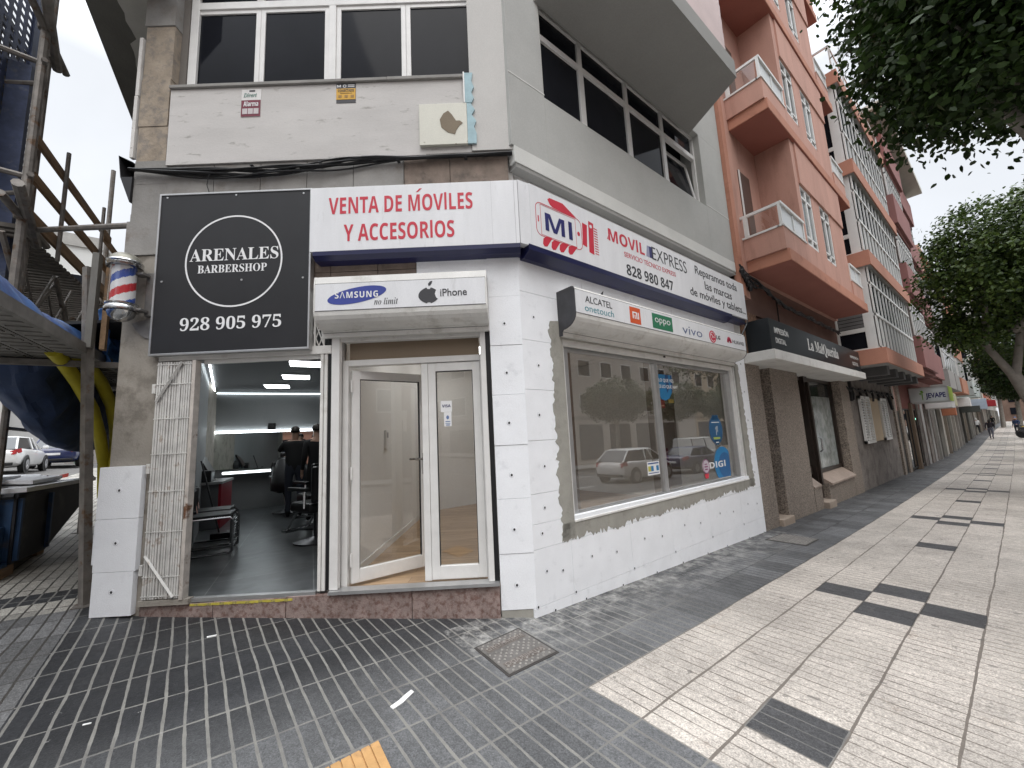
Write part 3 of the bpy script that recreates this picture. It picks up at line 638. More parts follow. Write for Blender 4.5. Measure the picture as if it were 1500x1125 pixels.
t = shutter_box('white roller shutter box over the shop door with a blue oval and an apple', F1, -1.925, -.33, 2.665, 2.868, 3.13, 3.21, .24, white_dirty)
y = -.2445; ob = MAT('oval_blue', (.045, .065, .30), .45)
shape(t, F1, [ell(-1.533, 3.007, .278, .075, 48, rot=.17)], y, ob, 'oval_logo')
text(t, F1, sansb('S') + 'Λ' + sansb('MSUNG'), -1.737, -1.335, 2.980, 3.042, y-.002, white_ink, space=1.15); text(t, F1, script('no limit'), -1.372, -1.15, 2.905, 2.968, y, black_ink, bold=-.012)
ap = []
for k in range(48):
    w = 2*PI*k/48; r = .084 * (1 + .10*math.cos(2*(w-PI/2))*-1 + .035*math.cos(4*w)); x, z = r*math.cos(w)*1.02, r*math.sin(w)*1.02
    if math.hypot(x-.112, z-.012) < .056: 
        a = math.atan2(z-.012, x-.112); x, z = .112+.056*math.cos(a), .012+.056*math.sin(a)
    ap.append((-.862+x, 2.972+z - (.018 if abs(x) < .018 and abs(z) > .05 and z > 0 else 0) + (.012 if abs(x) < .02 and z < -.05 else 0)))
shape(t, F1, [ap, [(-.862, 3.062), (-.868, 3.085), (-.85, 3.108), (-.826, 3.114), (-.832, 3.09), (-.845, 3.07)]], y, MAT('charcoal_vinyl', (.045, .045, .05), .5), 'apple_logo')
text(t, F1, 'iPhone', -.755, -.505, 2.958, 3.03, y, MAT('charcoal_letter', (.05, .05, .055), .5), bold=.01)

t = shutter_box('long grimy white roller shutter box over the shop window with six logos', F2, .535, 4.72, 2.66, 2.868, 3.118, 3.155, .25, cap_dark)
y = -.2545
text(t, F2, 'ALCATEL', .69, 1.145, 3.0, 3.073, y, black_ink); text(t, F2, 'onetouch', .675, 1.165, 2.902, 2.975, y, MAT('teal_vinyl', (.04, .25, .30), .5), bold=-.006)
shape(t, F2, [[(1.475, 2.89), (1.69, 2.89), (1.69, 3.09), (1.475, 3.09)]], y, MAT('orange_logo', (.62, .09, .02), .5), 'logo_square'); 
mi = [[(1.525, 2.95), (1.545, 2.95), (1.545, 3.035), (1.525, 3.035)], [(1.545, 3.018), (1.60, 3.018), (1.60, 3.035), (1.545, 3.035)], [(1.60, 2.95), (1.62, 2.95), (1.62, 3.03), (1.60, 3.035)], [(1.565, 2.95), (1.583, 2.95), (1.583, 3.0), (1.565, 3.0)], [(1.635, 2.95), (1.655, 2.95), (1.655, 3.035), (1.635, 3.035)]]
shape(t, F2, mi, y-.002, white_ink, 'logo_mark')
shape(t, F2, [[(1.945, 2.893), (2.415, 2.893), (2.415, 3.087), (1.945, 3.087)]], y, MAT('green_logo', (.02, .17, .08), .5), 'logo_square'); text(t, F2, 'oppo', 2.0, 2.36, 2.945, 3.035, y-.002, white_ink, bold=-.006)
text(t, F2, 'vivo', 2.67, 3.215, 2.915, 3.03, y, MAT('blue_grey_vinyl', (.07, .10, .22), .5), bold=-.008)
shape(t, F2, [ell(3.54, 2.972, .105, .094, 32)], y, MAT('crimson_vinyl', (.5, .015, .05), .5), 'round_logo')
shape(t, F2, ring(3.54, 2.972, .066, .075, 20, .2, 1.75*PI) + [[(3.54, 2.965), (3.612, 2.965), (3.612, 2.974), (3.54, 2.974)], [(3.53, 2.95), (3.54, 2.95), (3.54, 3.0), (3.53, 3.0)], ell(3.505, 3.0, .012, .011, 10)], y-.002, white_ink, 'logo_mark')
text(t, F2, sansb('LG'), 3.66, 3.785, 2.95, 3.01, y, black_ink)
pet = []
for k in range(8):
    a = PI * (k + .5) / 8; cx_, cz_ = 4.10 + .055*math.cos(a), 2.945 + .06*math.sin(a); pet.append(ell(cx_, cz_, .036, .015, 14, rot=a))
shape(t, F2, pet, y, MAT('crimson_petal', (.5, .02, .07), .5), 'petal_logo'); text(t, F2, 'HUAWEI', 4.215, 4.645, 2.945, 3.005, y, black_ink)
m = MB(t, F2); m.ext([(1.0, 3.155), (1.06, 3.155), (1.085, 3.215), (1.04, 3.175)], 'y', -.2, -.19); m.build('loose_flap', dark_metal, t)
part('shutter_slat', white_dirty, F2, (.60, 4.69, .02, .055, 2.575, 2.72), bevel=.004)
part('shutter_lock', black, F2, (2.53, 2.66, .008, .02, 2.655, 2.68), (2.585, 2.615, .004, .02, 2.62, 2.652))

# ------------------------------------------------------------------ cables, junction box and leftovers on the front
t = thing('cable_bundle', 'sagging bundle of black cables strung above the shop signs', 'cables', (-2, -.05, 4.5), frame=F1)
r_ = random.Random(2)
for i in range(9):
    pts = []; ph = r_.uniform(0, 6); am = r_.uniform(.008, .03); off = r_.uniform(-.03, .03)
    for k in range(29):
        u = -3.93 + k * (3.93 / 28); q = k / 28
        base = 4.535 - .115 * math.sin(PI * min(q / .62, 1)) * (.5 if i > 3 else 1) + (.02 if q > .62 else 0) * (q - .62)
        pts.append((u, -.055 + .02 * math.sin(u * 3 + ph), base + off * math.sin(PI * q) + am * math.sin(u * 4.3 + ph) * math.sin(PI * q)))
    MB(t, F1).tube(pts, r_.uniform(.008, .014), 6).build('cable', black, t, smooth=True)
MB(t, F1).tube([(-3.05, -.06, 4.5), (-3.12, -.062, 4.42), (-3.14, -.05, 4.33), (-3.13, -.02, 4.25)], .004, 5).build('cable', black, t)
for u in (-3.4, -2.7, -2.0, -1.2, -.5): MB(t, F1).box(u, u+.03, -.075, -.0, 4.515, 4.525).build('clip', dark_metal, t)
t = thing('trunking_end', 'black open sheet metal elbow at the left end of the cables', 'bracket', (-4.0, -.02, 4.2), frame=F1)
m = MB(t, F1)
m.add([(-4.085,-.03,4.72),(-3.935,-.03,4.64),(-3.925,-.03,4.47),(-4.05,-.03,4.475),(-3.935,-.03,4.19),(-4.085,.18,4.72),(-3.935,.18,4.64),(-3.925,.18,4.47),(-4.05,.18,4.475),(-3.935,.18,4.19)],
      [(0,1,6,5),(0,5,8,3),(3,8,9,4),(5,6,7,8),(2,3,4),(7,9,8),(3,2,7,8),(2,4,9,7)])
o = m.build('elbow', dark_metal, t); sd = o.modifiers.new('t', 'SOLIDIFY'); sd.thickness = .006
t = tag(MB(None, F1).box(-3.985, -3.95, -.02, .02, 4.70, 5.42).box(-3.98, -3.945, -.02, .02, 5.425, 6.13).build('trim_strip', MAT('chipped_white_strip', (.62, .60, .57), .8, var=.1, col2=(.25, .23, .21), c2lo=.6, c2hi=.66, c2s=14)), 'narrow chipped white trim strip standing up the side of the bare stone pier', 'trim')
t = thing('stained_board', 'cream foam board with a brown stain fixed at the right under the upstairs windows', 'board', (-.7, -.06, 4.65), frame=F1)
MB(t, F1).box(-.955, -.455, -.07, -.032, 4.665, 5.14).build('panel', MAT('cream_panel', (.66, .65, .57), .7, var=.05, col2=(.32, .28, .22), c2lo=.66, c2hi=.70, c2s=13), t, bevel=.003)
rb = ragged((-.455, 5.14), (-.455, 4.665), .001, 2, 1); bl = MAT('pale_blue_foam', (.38, .52, .56), .9, var=.12, vs=9)
MB(t, F1).ext([(-.453, 4.67), (-.365, 4.67), (-.36, 4.78), (-.385, 4.86), (-.36, 4.93), (-.405, 5.0), (-.37, 5.06), (-.41, 5.135), (-.453, 5.135)], 'y', -.066, -.046).build('foam_edge', bl, t)
MB(t, F1).ext([(-.47, 5.145), (-.40, 5.145), (-.375, 5.2), (-.40, 5.27), (-.37, 5.33), (-.395, 5.40), (-.38, 5.50), (-.47, 5.50)], 'y', -.066, -.045).build('foam_edge', bl, t)
MB(t, F1).box(-.482, -.468, -.075, -.045, 5.14, 5.505).build('foam_edge', white_pvc, t)
MB(t, F1).ext([(-.74, 4.95), (-.725, 4.86), (-.66, 4.80), (-.585, 4.775), (-.57, 4.82), (-.535, 4.875), (-.50, 4.90), (-.53, 4.93), (-.57, 4.93), (-.61, 5.0), (-.65, 5.05), (-.70, 5.02)], 'y', -.074, -.07).build('mortar_smear', MAT('brown_smear', (.22, .18, .13), .9, var=.15), t)

t = thing('alarm_sticker', 'white and dark red alarm sticker under the upstairs windows', 'sticker', (-2.74, -.033, 5.1), frame=F1)
MB(t, F1).box(-2.84, -2.635, -.034, -.0305, 5.107, 5.43).build('backing', MAT('sticker_white', (.66, .64, .62), .4), t)
shape(t, F1, [[(-2.84, 5.107), (-2.637, 5.107), (-2.637, 5.30), (-2.84, 5.30)]], -.0342, MAT('wine_red', (.16, .015, .035), .5), 'red_field')
text(t, F1, sansb('Alarma'), -2.815, -2.66, 5.225, 5.285, -.0362, white_ink)
shape(t, F1, [[(a, 5.135), (a+.052, 5.135), (a+.052, 5.20), (a, 5.20)] for a in (-2.825, -2.766, -2.707)], -.0362, MAT('sticker_box', (.55, .5, .5), .5), 'icon_box')
text(t, F1, script('Divert'), -2.82, -2.68, 5.335, 5.385, -.0342, MAT('sticker_green', (.1, .22, .18), .5)); shape(t, F1, [[(-2.76, 5.40), (-2.70, 5.40), (-2.70, 5.418), (-2.76, 5.418)]], -.0342, black_ink, 'slot')
t = thing('alarm_sticker', 'yellow and black security sticker under the upstairs windows', 'sticker', (-1.73, -.033, 5.22), frame=F1)
MB(t, F1).box(-1.838, -1.632, -.034, -.0305, 5.225, 5.455).build('backing', black_ink, t)
shape(t, F1, [[(-1.838, 5.265), (-1.634, 5.265), (-1.634, 5.395), (-1.838, 5.395)]], -.0342, MAT('sticker_yellow', (.62, .34, .02), .5), 'yellow_field')
text(t, F1, sansb('CONECTADO'), -1.82, -1.65, 5.355, 5.385, -.0362, black_ink); text(t, F1, sansb('M'), -1.83, -1.79, 5.41, 5.44, -.0342, white_ink)
shape(t, F1, ring(-1.75, 5.425, .012, .018, 20) + [[(-1.715, 5.432), (-1.645, 5.432), (-1.645, 5.439), (-1.715, 5.439)], [(-1.715, 5.415), (-1.645, 5.415), (-1.645, 5.422), (-1.715, 5.422)]], -.0342, white_ink, 'small_print')
shape(t, F1, [[(a, 5.285), (a+.035, 5.285), (a+.035, 5.315), (a, 5.315)] for a in (-1.815, -1.75, -1.685)] + [[(-1.80, 5.335), (-1.67, 5.335), (-1.67, 5.342), (-1.80, 5.342)]], -.0362, MAT('sticker_brown', (.3, .16, .02), .5), 'icon_box')

# barber pole
t = thing('barber_pole', 'striped red white and blue barber pole on the corner pier', 'barber pole', (-3.80, -.14, 2.9), frame=F1)
c = (-3.80, -.15, 0); PF = F1 @ Matrix.Translation((-3.80, -.15, 2.885)) @ Matrix.Diagonal((1.1, 1.1, .885, 1)) @ Matrix.Translation((3.80, .15, -2.905))
MB(t, PF).lathe([(.095, 3.015), (.115, 3.02), (.118, 3.05), (.105, 3.075), (.112, 3.085), (.112, 3.10), (.08, 3.11)], c, 24).lathe([(.02, 2.905), (.05, 2.925), (.085, 2.965), (.098, 3.012)], c, 24).build('base', chrome, t, smooth=True)
MB(t, PF).lathe([(.10, 3.505), (.122, 3.51), (.126, 3.535), (.118, 3.55), (.126, 3.56), (.12, 3.575)], c, 24).build('collar', chrome, t, smooth=True)
MB(t, PF).lathe([(.112, 3.576), (.10, 3.62), (.07, 3.655), (.03, 3.675), (.005, 3.678)], c, 24).build('cap', MAT('tarnished_cap', (.26, .25, .21), .45, .5, var=.25, vs=10), t, smooth=True)
m = MB(t, PF); n = 48; vs = []; fs = []; nz = 40
for j in range(nz + 1):
    for k in range(n): w = 2*PI*k/n; vs.append((c[0] + .082*math.cos(w), c[1] + .082*math.sin(w), 3.105 + .40*j/nz))
mats_i = []
for j in range(nz):
    for k in range(n):
        ph = (-(k/n) + j/nz * 1.12 + .12) % 1; mi = 1 if ph < .25 else 0 if ph < .5 else 2 if ph < .75 else 0
        m.add([vs[j*n+k], vs[j*n+(k+1)%n], vs[(j+1)*n+(k+1)%n], vs[(j+1)*n+k]], [(0, 1, 2, 3)], mi)
m.build('striped_cylinder', [MAT('pole_white', (.72, .72, .72), .4), MAT('pole_blue', (.02, .07, .33), .4), MAT('pole_red', (.50, .02, .03), .4)], t)
MB(t, PF).lathe([(.097, 3.095), (.097, 3.512)], c, 32).build('glass_tube', GLASS('pole_glass', (.95, .95, .95), .04), t, smooth=True)
MB(t, PF).box(-3.70, -3.63, -.05, .0, 3.0, 3.50).box(-3.74, -3.66, -.13, -.05, 3.44, 3.47).box(-3.74, -3.66, -.13, -.05, 3.03, 3.06).build('bracket', steel, t, bevel=.004)
MB(t, PF).ext([(-3.82, 2.93), (-3.66, 2.98), (-3.64, 2.74), (-3.71, 2.77), (-3.77, 2.84)], 'y', -.03, -.016).build('back_plate', steel, t)
MB(t, PF).tube([(-3.66, -.02, 2.95), (-3.65, -.03, 2.88), (-3.61, -.03, 2.83), (-3.58, -.03, 2.81)], .004, 5).build('wire', black, t)

# foam boards leaning on the foot of the corner pier
t = thing('foam_board', 'tall white foam boards covering the foot of the corner pier', 'foam board', (-3.77, -.05, .2), frame=F1)
for z0, z1, x0, x1 in ((.225, .60, -3.95, -3.585), (.60, 1.06, -3.955, -3.575), (1.06, 1.53, -3.965, -3.575)):
    eps(F1, x0, x1, z0, z1, [((x0+x1)/2, (z0+z1)/2 + .02)], -.055, -.003, t)
MB(t, F1).box(-4.005, -3.97, -.02, .06, .66, 1.04).build('insulation_board', eps_m, t, bevel=.003)

# threshold tape
t = thing('warning_tape', 'worn yellow tape along the edge of the barber doorstep', 'tape', (-2.6, -.013, .27), frame=F1)
tp = ragged((-3.10, .262), (-2.19, .272), .006, 24, 9); bt = ragged((-2.19, .30-.012), (-3.10, .282), .003, 24, 10)
m = MB(t, F1)
for i in range(24):
    x = -3.10 + i*.038; m.ext([(x, .258 + r_.uniform(0, .008)), (x+.0385, .258 + r_.uniform(0, .008)), (x+.0385, .283), (x, .283)], 'y', -.016, -.0125, 1 if i % 3 == 1 else 0)
m.build('tape', [MAT('tape_yellow', (.50, .42, .07), .7, var=.2, vs=15), MAT('tape_yellow_scuffed', (.42, .36, .10), .7, var=.35, vs=40, col2=(.12, .11, .06), c2lo=.5, c2hi=.6, c2s=40)], t)

# ------------------------------------------------------------------ stickers and posters on the glass
def glass_thing(name, label, cat, x, yq, z): return thing(name, label, cat, (x, yq, z), frame=F2)
g = .1075; sky_b = MAT('poster_blue', (.02, .17, .36), .5, var=.1, vs=3); sky_d = MAT('poster_dark_blue', (.015, .06, .17), .5)
t = glass_thing('window_poster', 'blue poster with rounded tip hanging at the top of the right pane', 'poster', 2.7, g, 2.03)
shape(t, F2, [[(2.52, 2.40), (2.90, 2.40), (2.90, 2.25), (2.86, 2.14), (2.78, 2.06), (2.68, 2.03), (2.58, 2.05), (2.52, 2.12)]], g, sky_b, 'sheet'); shape(t, F2, [[(2.72, 2.40), (2.80, 2.40), (2.80, 2.2), (2.74, 2.14), (2.73, 2.2)], [(2.86, 2.40), (2.90, 2.40), (2.90, 2.25), (2.86, 2.14)]], g-.002, sky_d, 'stripe')
text(t, F2, 'LO QUE VES', 2.54, 2.93, 2.285, 2.34, g-.004, white_ink, bold=.01); text(t, F2, 'ES LO QUE HAY', 2.53, 3.03, 2.197, 2.252, g-.004, white_ink, bold=.01)
t = glass_thing('window_card', 'small dark red card below the blue window poster', 'card', 2.57, g, 1.93); MB(t, F2).box(2.51, 2.67, g+.012, g+.014, 1.93, 2.045).build('card', MAT('card_red', (.22, .03, .03), .6), t); shape(t, F2, [[(2.53, 1.95), (2.65, 1.95), (2.65, 1.962), (2.53, 1.962)]], g+.012, MAT('card_print', (.5, .3, .2), .6), 'print')
t = glass_thing('window_card', 'small black and yellow card below the blue window poster', 'card', 2.84, g, 1.98); MB(t, F2).box(2.75, 2.93, g+.012, g+.014, 1.985, 2.14).build('card', MAT('card_dark', (.07, .06, .03), .6), t); shape(t, F2, [[(2.77, 2.0), (2.91, 2.0), (2.91, 2.05), (2.77, 2.05)]], g+.012, MAT('card_yellow', (.35, .24, .05), .6), 'print')
t = glass_thing('window_sticker', 'tall oval dark blue sticker near the right edge of the window', 'sticker', 4.08, g, 1.35)
shape(t, F2, [ell(4.08, 1.585, .225, .225, 40), [(3.98, 1.75), (4.2, 1.75), (4.19, 1.82), (4.0, 1.82)], [(4.0, 1.42), (4.16, 1.42), (4.14, 1.35), (4.02, 1.35)]], g, MAT('oval_sticker_blue', (.02, .10, .22), .5), 'sheet')
shape(t, F2, [ell(4.10, 1.62, .05, .02, 16, .4), [(4.07, 1.5), (4.09, 1.5), (4.11, 1.63), (4.08, 1.64)], [(4.12, 1.55), (4.14, 1.55), (4.14, 1.62), (4.12, 1.62)]], g-.002, MAT('sticker_pale', (.4, .45, .5), .5), 'figure'); shape(t, F2, [[(3.97, 1.435), (4.18, 1.435), (4.19, 1.47), (3.96, 1.47)]], g-.002, MAT('sticker_lime', (.35, .45, .10), .5), 'label_band'); shape(t, F2, [[(3.95, 1.70), (4.21, 1.70), (4.21, 1.712), (3.95, 1.712)], [(4.03, 1.38), (4.13, 1.38), (4.13, 1.395), (4.03, 1.395)]], g-.002, white_ink, 'small_print')
t = glass_thing('window_sticker', 'large cut-off blue disc with white letters in the lower right of the window', 'sticker', 4.2, g, .81)
shape(t, F2, [[p for p in ell(4.2, 1.04, .30, .275, 60) if p[0] < 4.43 and p[1] > .83] ], g, MAT('disc_blue', (.02, .20, .44), .5), 'disc'); shape(t, F2, [[p for p in ell(4.26, 1.02, .22, .2, 60) if p[0] < 4.43 and p[1] > .83]], g-.002, MAT('disc_dark', (.02, .12, .30), .5), 'disc_core')
text(t, F2, sansb('DIGI'), 3.725, 4.26, 1.0, 1.10, g-.004, white_ink)
t = glass_thing('window_sticker', 'small round white sticker on a red tail left of the blue disc', 'sticker', 3.62, g, .86)
shape(t, F2, [ell(3.622, 1.045, .118, .103, 32)], g, MAT('lilac_white', (.55, .5, .54), .5), 'disc'); shape(t, F2, [[(3.55, .935), (3.69, .935), (3.66, .865), (3.58, .865)]], g, red_ink, 'tail'); shape(t, F2, ring(3.622, 1.045, .095, .108, 24) + [[(3.57, 1.03), (3.67, 1.03), (3.67, 1.05), (3.57, 1.05)], [(3.58, 1.07), (3.66, 1.07), (3.66, 1.085), (3.58, 1.085)], [(3.58, .99), (3.66, .99), (3.66, 1.01), (3.58, 1.01)]], g-.002, MAT('mauve_print', (.25, .06, .16), .5), 'print')
t = glass_thing('window_sticker', 'small square payment sticker beside the middle window bar', 'sticker', 2.22, .10, 1.05)
shape(t, F2, [[(2.085, 1.05), (2.36, 1.05), (2.36, 1.22), (2.085, 1.22)]], .107, white_ink, 'sheet'); shape(t, F2, [[(2.10, 1.10), (2.16, 1.10), (2.16, 1.165), (2.10, 1.165)]], .105, MAT('pay_yellow', (.5, .45, .1), .5), 'icon_box'); shape(t, F2, [[(a, 1.10), (a+.055, 1.10), (a+.055, 1.165), (a, 1.165)] for a in (2.165, 2.285)] , .105, MAT('pay_blue', (.03, .20, .42), .5), 'icon_box'); shape(t, F2, [[(2.10, 1.19), (2.34, 1.19), (2.34, 1.205), (2.10, 1.205)], [(2.10, 1.07), (2.34, 1.07), (2.34, 1.08), (2.10, 1.08)]], .105, MAT('pay_navy', (.03, .08, .25), .5), 'small_print')
t = glass_thing('window_card', 'narrow dark red card standing low beside the middle window bar', 'card', 2.55, .13, 1.14); MB(t, F2).box(2.53, 2.64, .126, .13, 1.145, 1.37).build('card', MAT('maroon_card', (.10, .008, .015), .6), t); shape(t, F2, [[(2.56, 1.24), (2.60, 1.24), (2.60, 1.28), (2.56, 1.28)]], .126, MAT('card_spot', (.35, .15, .15), .6), 'print')
# on the door glass
t = thing('card_payment_sticker', 'white card payment sticker on the fixed glass of the shop door', 'sticker', (-.77, .12, 1.75), frame=F1)
MB(t, F1).box(-.838, -.728, .122, .1245, 1.90, 2.01).box(-.808, -.735, .122, .1245, 1.757, 1.897).build('sheet', white_ink, t)
text(t, F1, sansb('VISA'), -.825, -.74, 1.945, 1.975, .1218, navy_ink); shape(t, F1, [[(-.795, 1.80), (-.748, 1.80), (-.748, 1.808), (-.795, 1.808)], [(-.795, 1.783), (-.748, 1.783), (-.748, 1.789), (-.795, 1.789)], [(-.79, 1.765), (-.752, 1.765), (-.752, 1.775), (-.79, 1.775)], ell(-.772, 1.845, .014, .02, 12)], .1218, MAT('pay_grey_blue', (.15, .22, .4), .5), 'small_print')

# ------------------------------------------------------------------ covers and litter on the pavement
iron = MAT('worn_cast_iron', (.16, .15, .14), .6, .2, var=.25, vs=12, bump=.3, bs=90)
def cover(label, P, pat):
    c = sum((Vector(p) for p in P), Vector((0, 0))) / 4; t = thing('manhole_cover', label, 'manhole cover', (c.x, c.y, H(c.x, c.y)))
    def Q(a, b, dz):
        p = Vector(P[0])*(1-a)*(1-b) + Vector(P[1])*a*(1-b) + Vector(P[2])*a*b + Vector(P[3])*(1-a)*b
        return (p.x, p.y, H(p.x, p.y) + dz)
    def slab(m, a0, a1, b0, b1, z0, z1):
        m.add([Q(a0,b0,z0),Q(a1,b0,z0),Q(a1,b1,z0),Q(a0,b1,z0),Q(a0,b0,z1),Q(a1,b0,z1),Q(a1,b1,z1),Q(a0,b1,z1)], [(0,3,2,1),(4,5,6,7),(0,1,5,4),(1,2,6,5),(2,3,7,6),(3,0,4,7)])
    m = MB(t); slab(m, .0, 1, .0, 1, -.02, .004); m.build('frame', MAT('dark_iron_gap', (.05, .045, .042), .7), t)
    m = MB(t); slab(m, .04, .96, .04, .96, -.01, .008); m.build('plate', iron, t)
    m = MB(t); n = 15
    for i in range(n):
        for j in range(n):
            if pat and (.17 < (j+.5)/n < .31 or .69 < (j+.5)/n < .83): continue
            if (i + j) % 2 == 0: continue
            a, b, e = .05 + .9*(i+.5)/n, .05 + .9*(j+.5)/n, .026
            m.add([Q(a-e,b,.009),Q(a,b-e,.009),Q(a+e,b,.009),Q(a,b+e,.009),Q(a-e*.6,b,.014),Q(a,b-e*.6,.014),Q(a+e*.6,b,.014),Q(a,b+e*.6,.014)], [(4,5,6,7),(0,1,5,4),(1,2,6,5),(2,3,7,6),(3,0,4,7)])
    m.build('tread', MAT('worn_iron_top', (.27, .255, .235), .55, .2, var=.3, vs=14), t)
    if pat:
        m = MB(t); slab(m, .10, .90, .17, .31, .006, .0095); slab(m, .10, .90, .69, .83, .006, .0095); m.build('name_band', MAT('iron_band', (.16, .14, .125), .6, .2, var=.2), t)
        for s, b in (('AYUNTAMIENTO', .24), ('ALUMBRADO', .76)):
            o0, o1 = Vector(Q(.12, b-.045 if 0 else b+.045, .0096)), Vector(Q(.88, b+.045, .0096)); up = Vector(Q(.12, b-.045, .0096))
            ex = (o1 - o0); ez = (up - o0); fr = Matrix(((ex.x, ex.cross(ez).normalized().x, ez.x, o0.x), (ex.y, ex.cross(ez).normalized().y, ez.y, o0.y), (ex.z, ex.cross(ez).normalized().z, ez.z, o0.z), (0, 0, 0, 1)))
            s_ = 1 if (fr.to_3x3() @ Vector((0, -1, 0))).z > 0 else -1
            text(t, fr, s, 0, 1, 0, 1, -.001 * s_, MAT('iron_letter', (.27, .24, .22), .5, .2), bold=.01, thick=.002 * s_)
    return t
cover('square iron manhole cover with raised lettering at the shop corner', [(.05, -.26), (.10, -.74), (.575, -.77), (.56, -.28)][::1], True)
cover('small worn iron access cover in the dark paving at the end of the foam wall', [(.21, 4.60), (.23, 5.26), (.75, 5.22), (.75, 4.62)], False)
def litter(name, label, cat, pts, m, h=.004):
    c = Vector((sum(p[0] for p in pts)/len(pts), sum(p[1] for p in pts)/len(pts))); mb = MB()
    vs = [(p[0]-c.x, p[1]-c.y, .003 + (p[2] if len(p) > 2 else 0)) for p in pts]; vs += [(v[0], v[1], v[2] + h) for v in vs]; n = len(pts)
    mb.add(vs, [tuple(range(n))[::-1], tuple(range(n, 2*n))] + [(i, (i+1) % n, n+(i+1) % n, n+i) for i in range(n)])
    o = mb.build(name, m); o.location = (c.x, c.y, H(c.x, c.y)); 
    s = (H(c.x+.1, c.y)-H(c.x-.1, c.y))/.2; s2 = (H(c.x, c.y+.1)-H(c.x, c.y-.1))/.2; o.rotation_euler = (math.atan(s2), -math.atan(s), 0)
    return tag(o, label, cat)
paper = MAT('paper_white', (.78, .78, .76), .8)
litter('paper_scrap', 'long white strip of litter lying across the dark paving', 'litter', [(.382, -1.512), (.415, -1.508), (.395, -1.44), (.36, -1.38), (.335, -1.338), (.305, -1.345), (.33, -1.40), (.36, -1.45)], paper, .006)
litter('paper_scrap', 'small white scrap of litter in front of the barber door', 'litter', [(-1.345, -2.34), (-1.325, -2.34), (-1.318, -2.28), (-1.34, -2.275)], paper, .006)
litter('paper_scrap', 'tiny white speck of litter at the foot of the granite step', 'litter', [(-1.37, -1.68), (-1.33, -1.67), (-1.34, -1.63), (-1.37, -1.64)], paper, .012)
litter('paper_scrap', 'thin white sliver of litter in the dark plaza nearest the lower left', 'litter', [(-.505, -2.905), (-.495, -2.905), (-.488, -2.87), (-.498, -2.87)], paper, .004)
wood = MAT('ochre_board', (.50, .29, .12), .8, var=.2, vs=5, bump=.5, bs=12, col2=(.33, .19, .09), c2s=6)
def board():
    P = [(.555, -1.60), (.505, -1.86), (.78, -1.95), (.80, -1.60)]
    t = thing('tactile_tile', 'ochre ribbed board lying on the paving at the bottom edge of the photo', 'board', (.8, -1.85, H(.8, -1.85)))
    m = MB(t); e0, e1, f0 = Vector((.635, -1.675)), Vector((.665, -2.02)), Vector((.95, -1.70))
    n = 7
    for i in range(n):
        a, b = i/n, (i+.86)/n
        p0, p1 = e0.lerp(e1, a), e0.lerp(e1, b); dv = (f0-e0)
        q = [p0, p1, p1+dv, p0+dv]; z = [H(v.x, v.y) for v in q]
        m.add([(v.x, v.y, zz+.004) for v, zz in zip(q, z)] + [(v.x, v.y, zz+.022) for v, zz in zip(q, z)], [(0,3,2,1),(4,5,6,7),(0,1,5,4),(1,2,6,5),(2,3,7,6),(3,0,4,7)])
    q = [e0, e1, e1+dv, e0+dv]
    m.add([(v.x, v.y, H(v.x, v.y)+.002) for v in q] + [(v.x, v.y, H(v.x, v.y)+.014) for v in q], [(0,3,2,1),(4,5,6,7),(0,1,5,4),(1,2,6,5),(2,3,7,6),(3,0,4,7)])
    m.build('ribbed_board', wood, t)
board()
# ------------------------------------------------------------------ the salmon pink building next door
salmon = MAT('salmon_render', (.50, .285, .225), .9, var=.09, vs=1.5, bump=.2, bs=110, col2=(.41, .225, .175), c2s=2.5, stretch=(1.6, 1.6, .3))
salmon_d = MAT('terracotta_edge', (.46, .215, .145), .9, var=.10, vs=2, bump=.2, bs=90, col2=(.36, .155, .105), c2s=3)
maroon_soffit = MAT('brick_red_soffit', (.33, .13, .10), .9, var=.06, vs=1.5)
brown_gran = MAT('brown_speckled_granite', (.255, .215, .18), .55, var=.12, vs=3, bump=.2, bs=150, fine=.75, fs=42, spec=.4, col2=(.18, .15, .125), c2lo=.45, c2hi=.6, c2s=16)
brown_frame = MAT('bronze_frame', (.035, .025, .02), .4, .3, var=.15)
dark_glass2 = MAT('dim_glass', (.03, .035, .035), .08, var=.4, vs=1.2, spec=.6, fine=0)
pale_glass = MAT('curtained_glass', (.36, .39, .38), .10, var=.25, vs=2.2, spec=.7, fine=0, col2=(.22, .25, .24), c2lo=.45, c2hi=.6, c2s=5, bump=.25, bs=7)
sky_pane = MAT('bright_reflecting_pane', (.16, .18, .19), .08, var=.5, vs=1.5, spec=.6, fine=0)  # paler base colour stands in for the reflected sky
white_fr = MAT('white_window_paint', (.70, .70, .68), .5, var=.05)
PB = thing('apartment_building', 'salmon pink apartment building with balconies above a brown granite shopfront', 'building', (0, 8.5, H(0, 8.5)))
def bpart(root, nm, m, *boxes, parent=None, frame=F2, bevel=0):
    mb = MB(root, frame)
    for b in boxes: mb.box(*b)
    return mb.build(nm, m, parent or root, bevel=bevel)
def P_(nm, m, *b, **k): return bpart(PB, nm, m, *b, **k)
for a, b in ((5.25, 5.9), (6.4, 8.0), (11.4, 12.3)): P_('granite_pier', brown_gran, (a, b, 0, .6, -.8, 2.75), bevel=.006)
P_('granite_wall', brown_gran, (8.0, 11.4, .3, .5, -.8, .1), (9.12, 11.38, -.0, .4, -.8, .22), (8.02, 8.55, -.0, .4, -.8, .25), (8.55, 9.12, .1, .4, -.8, -.12))
MB(PB, F2).ext([(-.06, .22), (.28, .46), (.28, .20), (-.06, .18)], 'x', 9.14, 11.36).build('sloping_sill', MAT('pale_granite', (.33, .26, .215), .5, var=.15, fine=.4), PB)
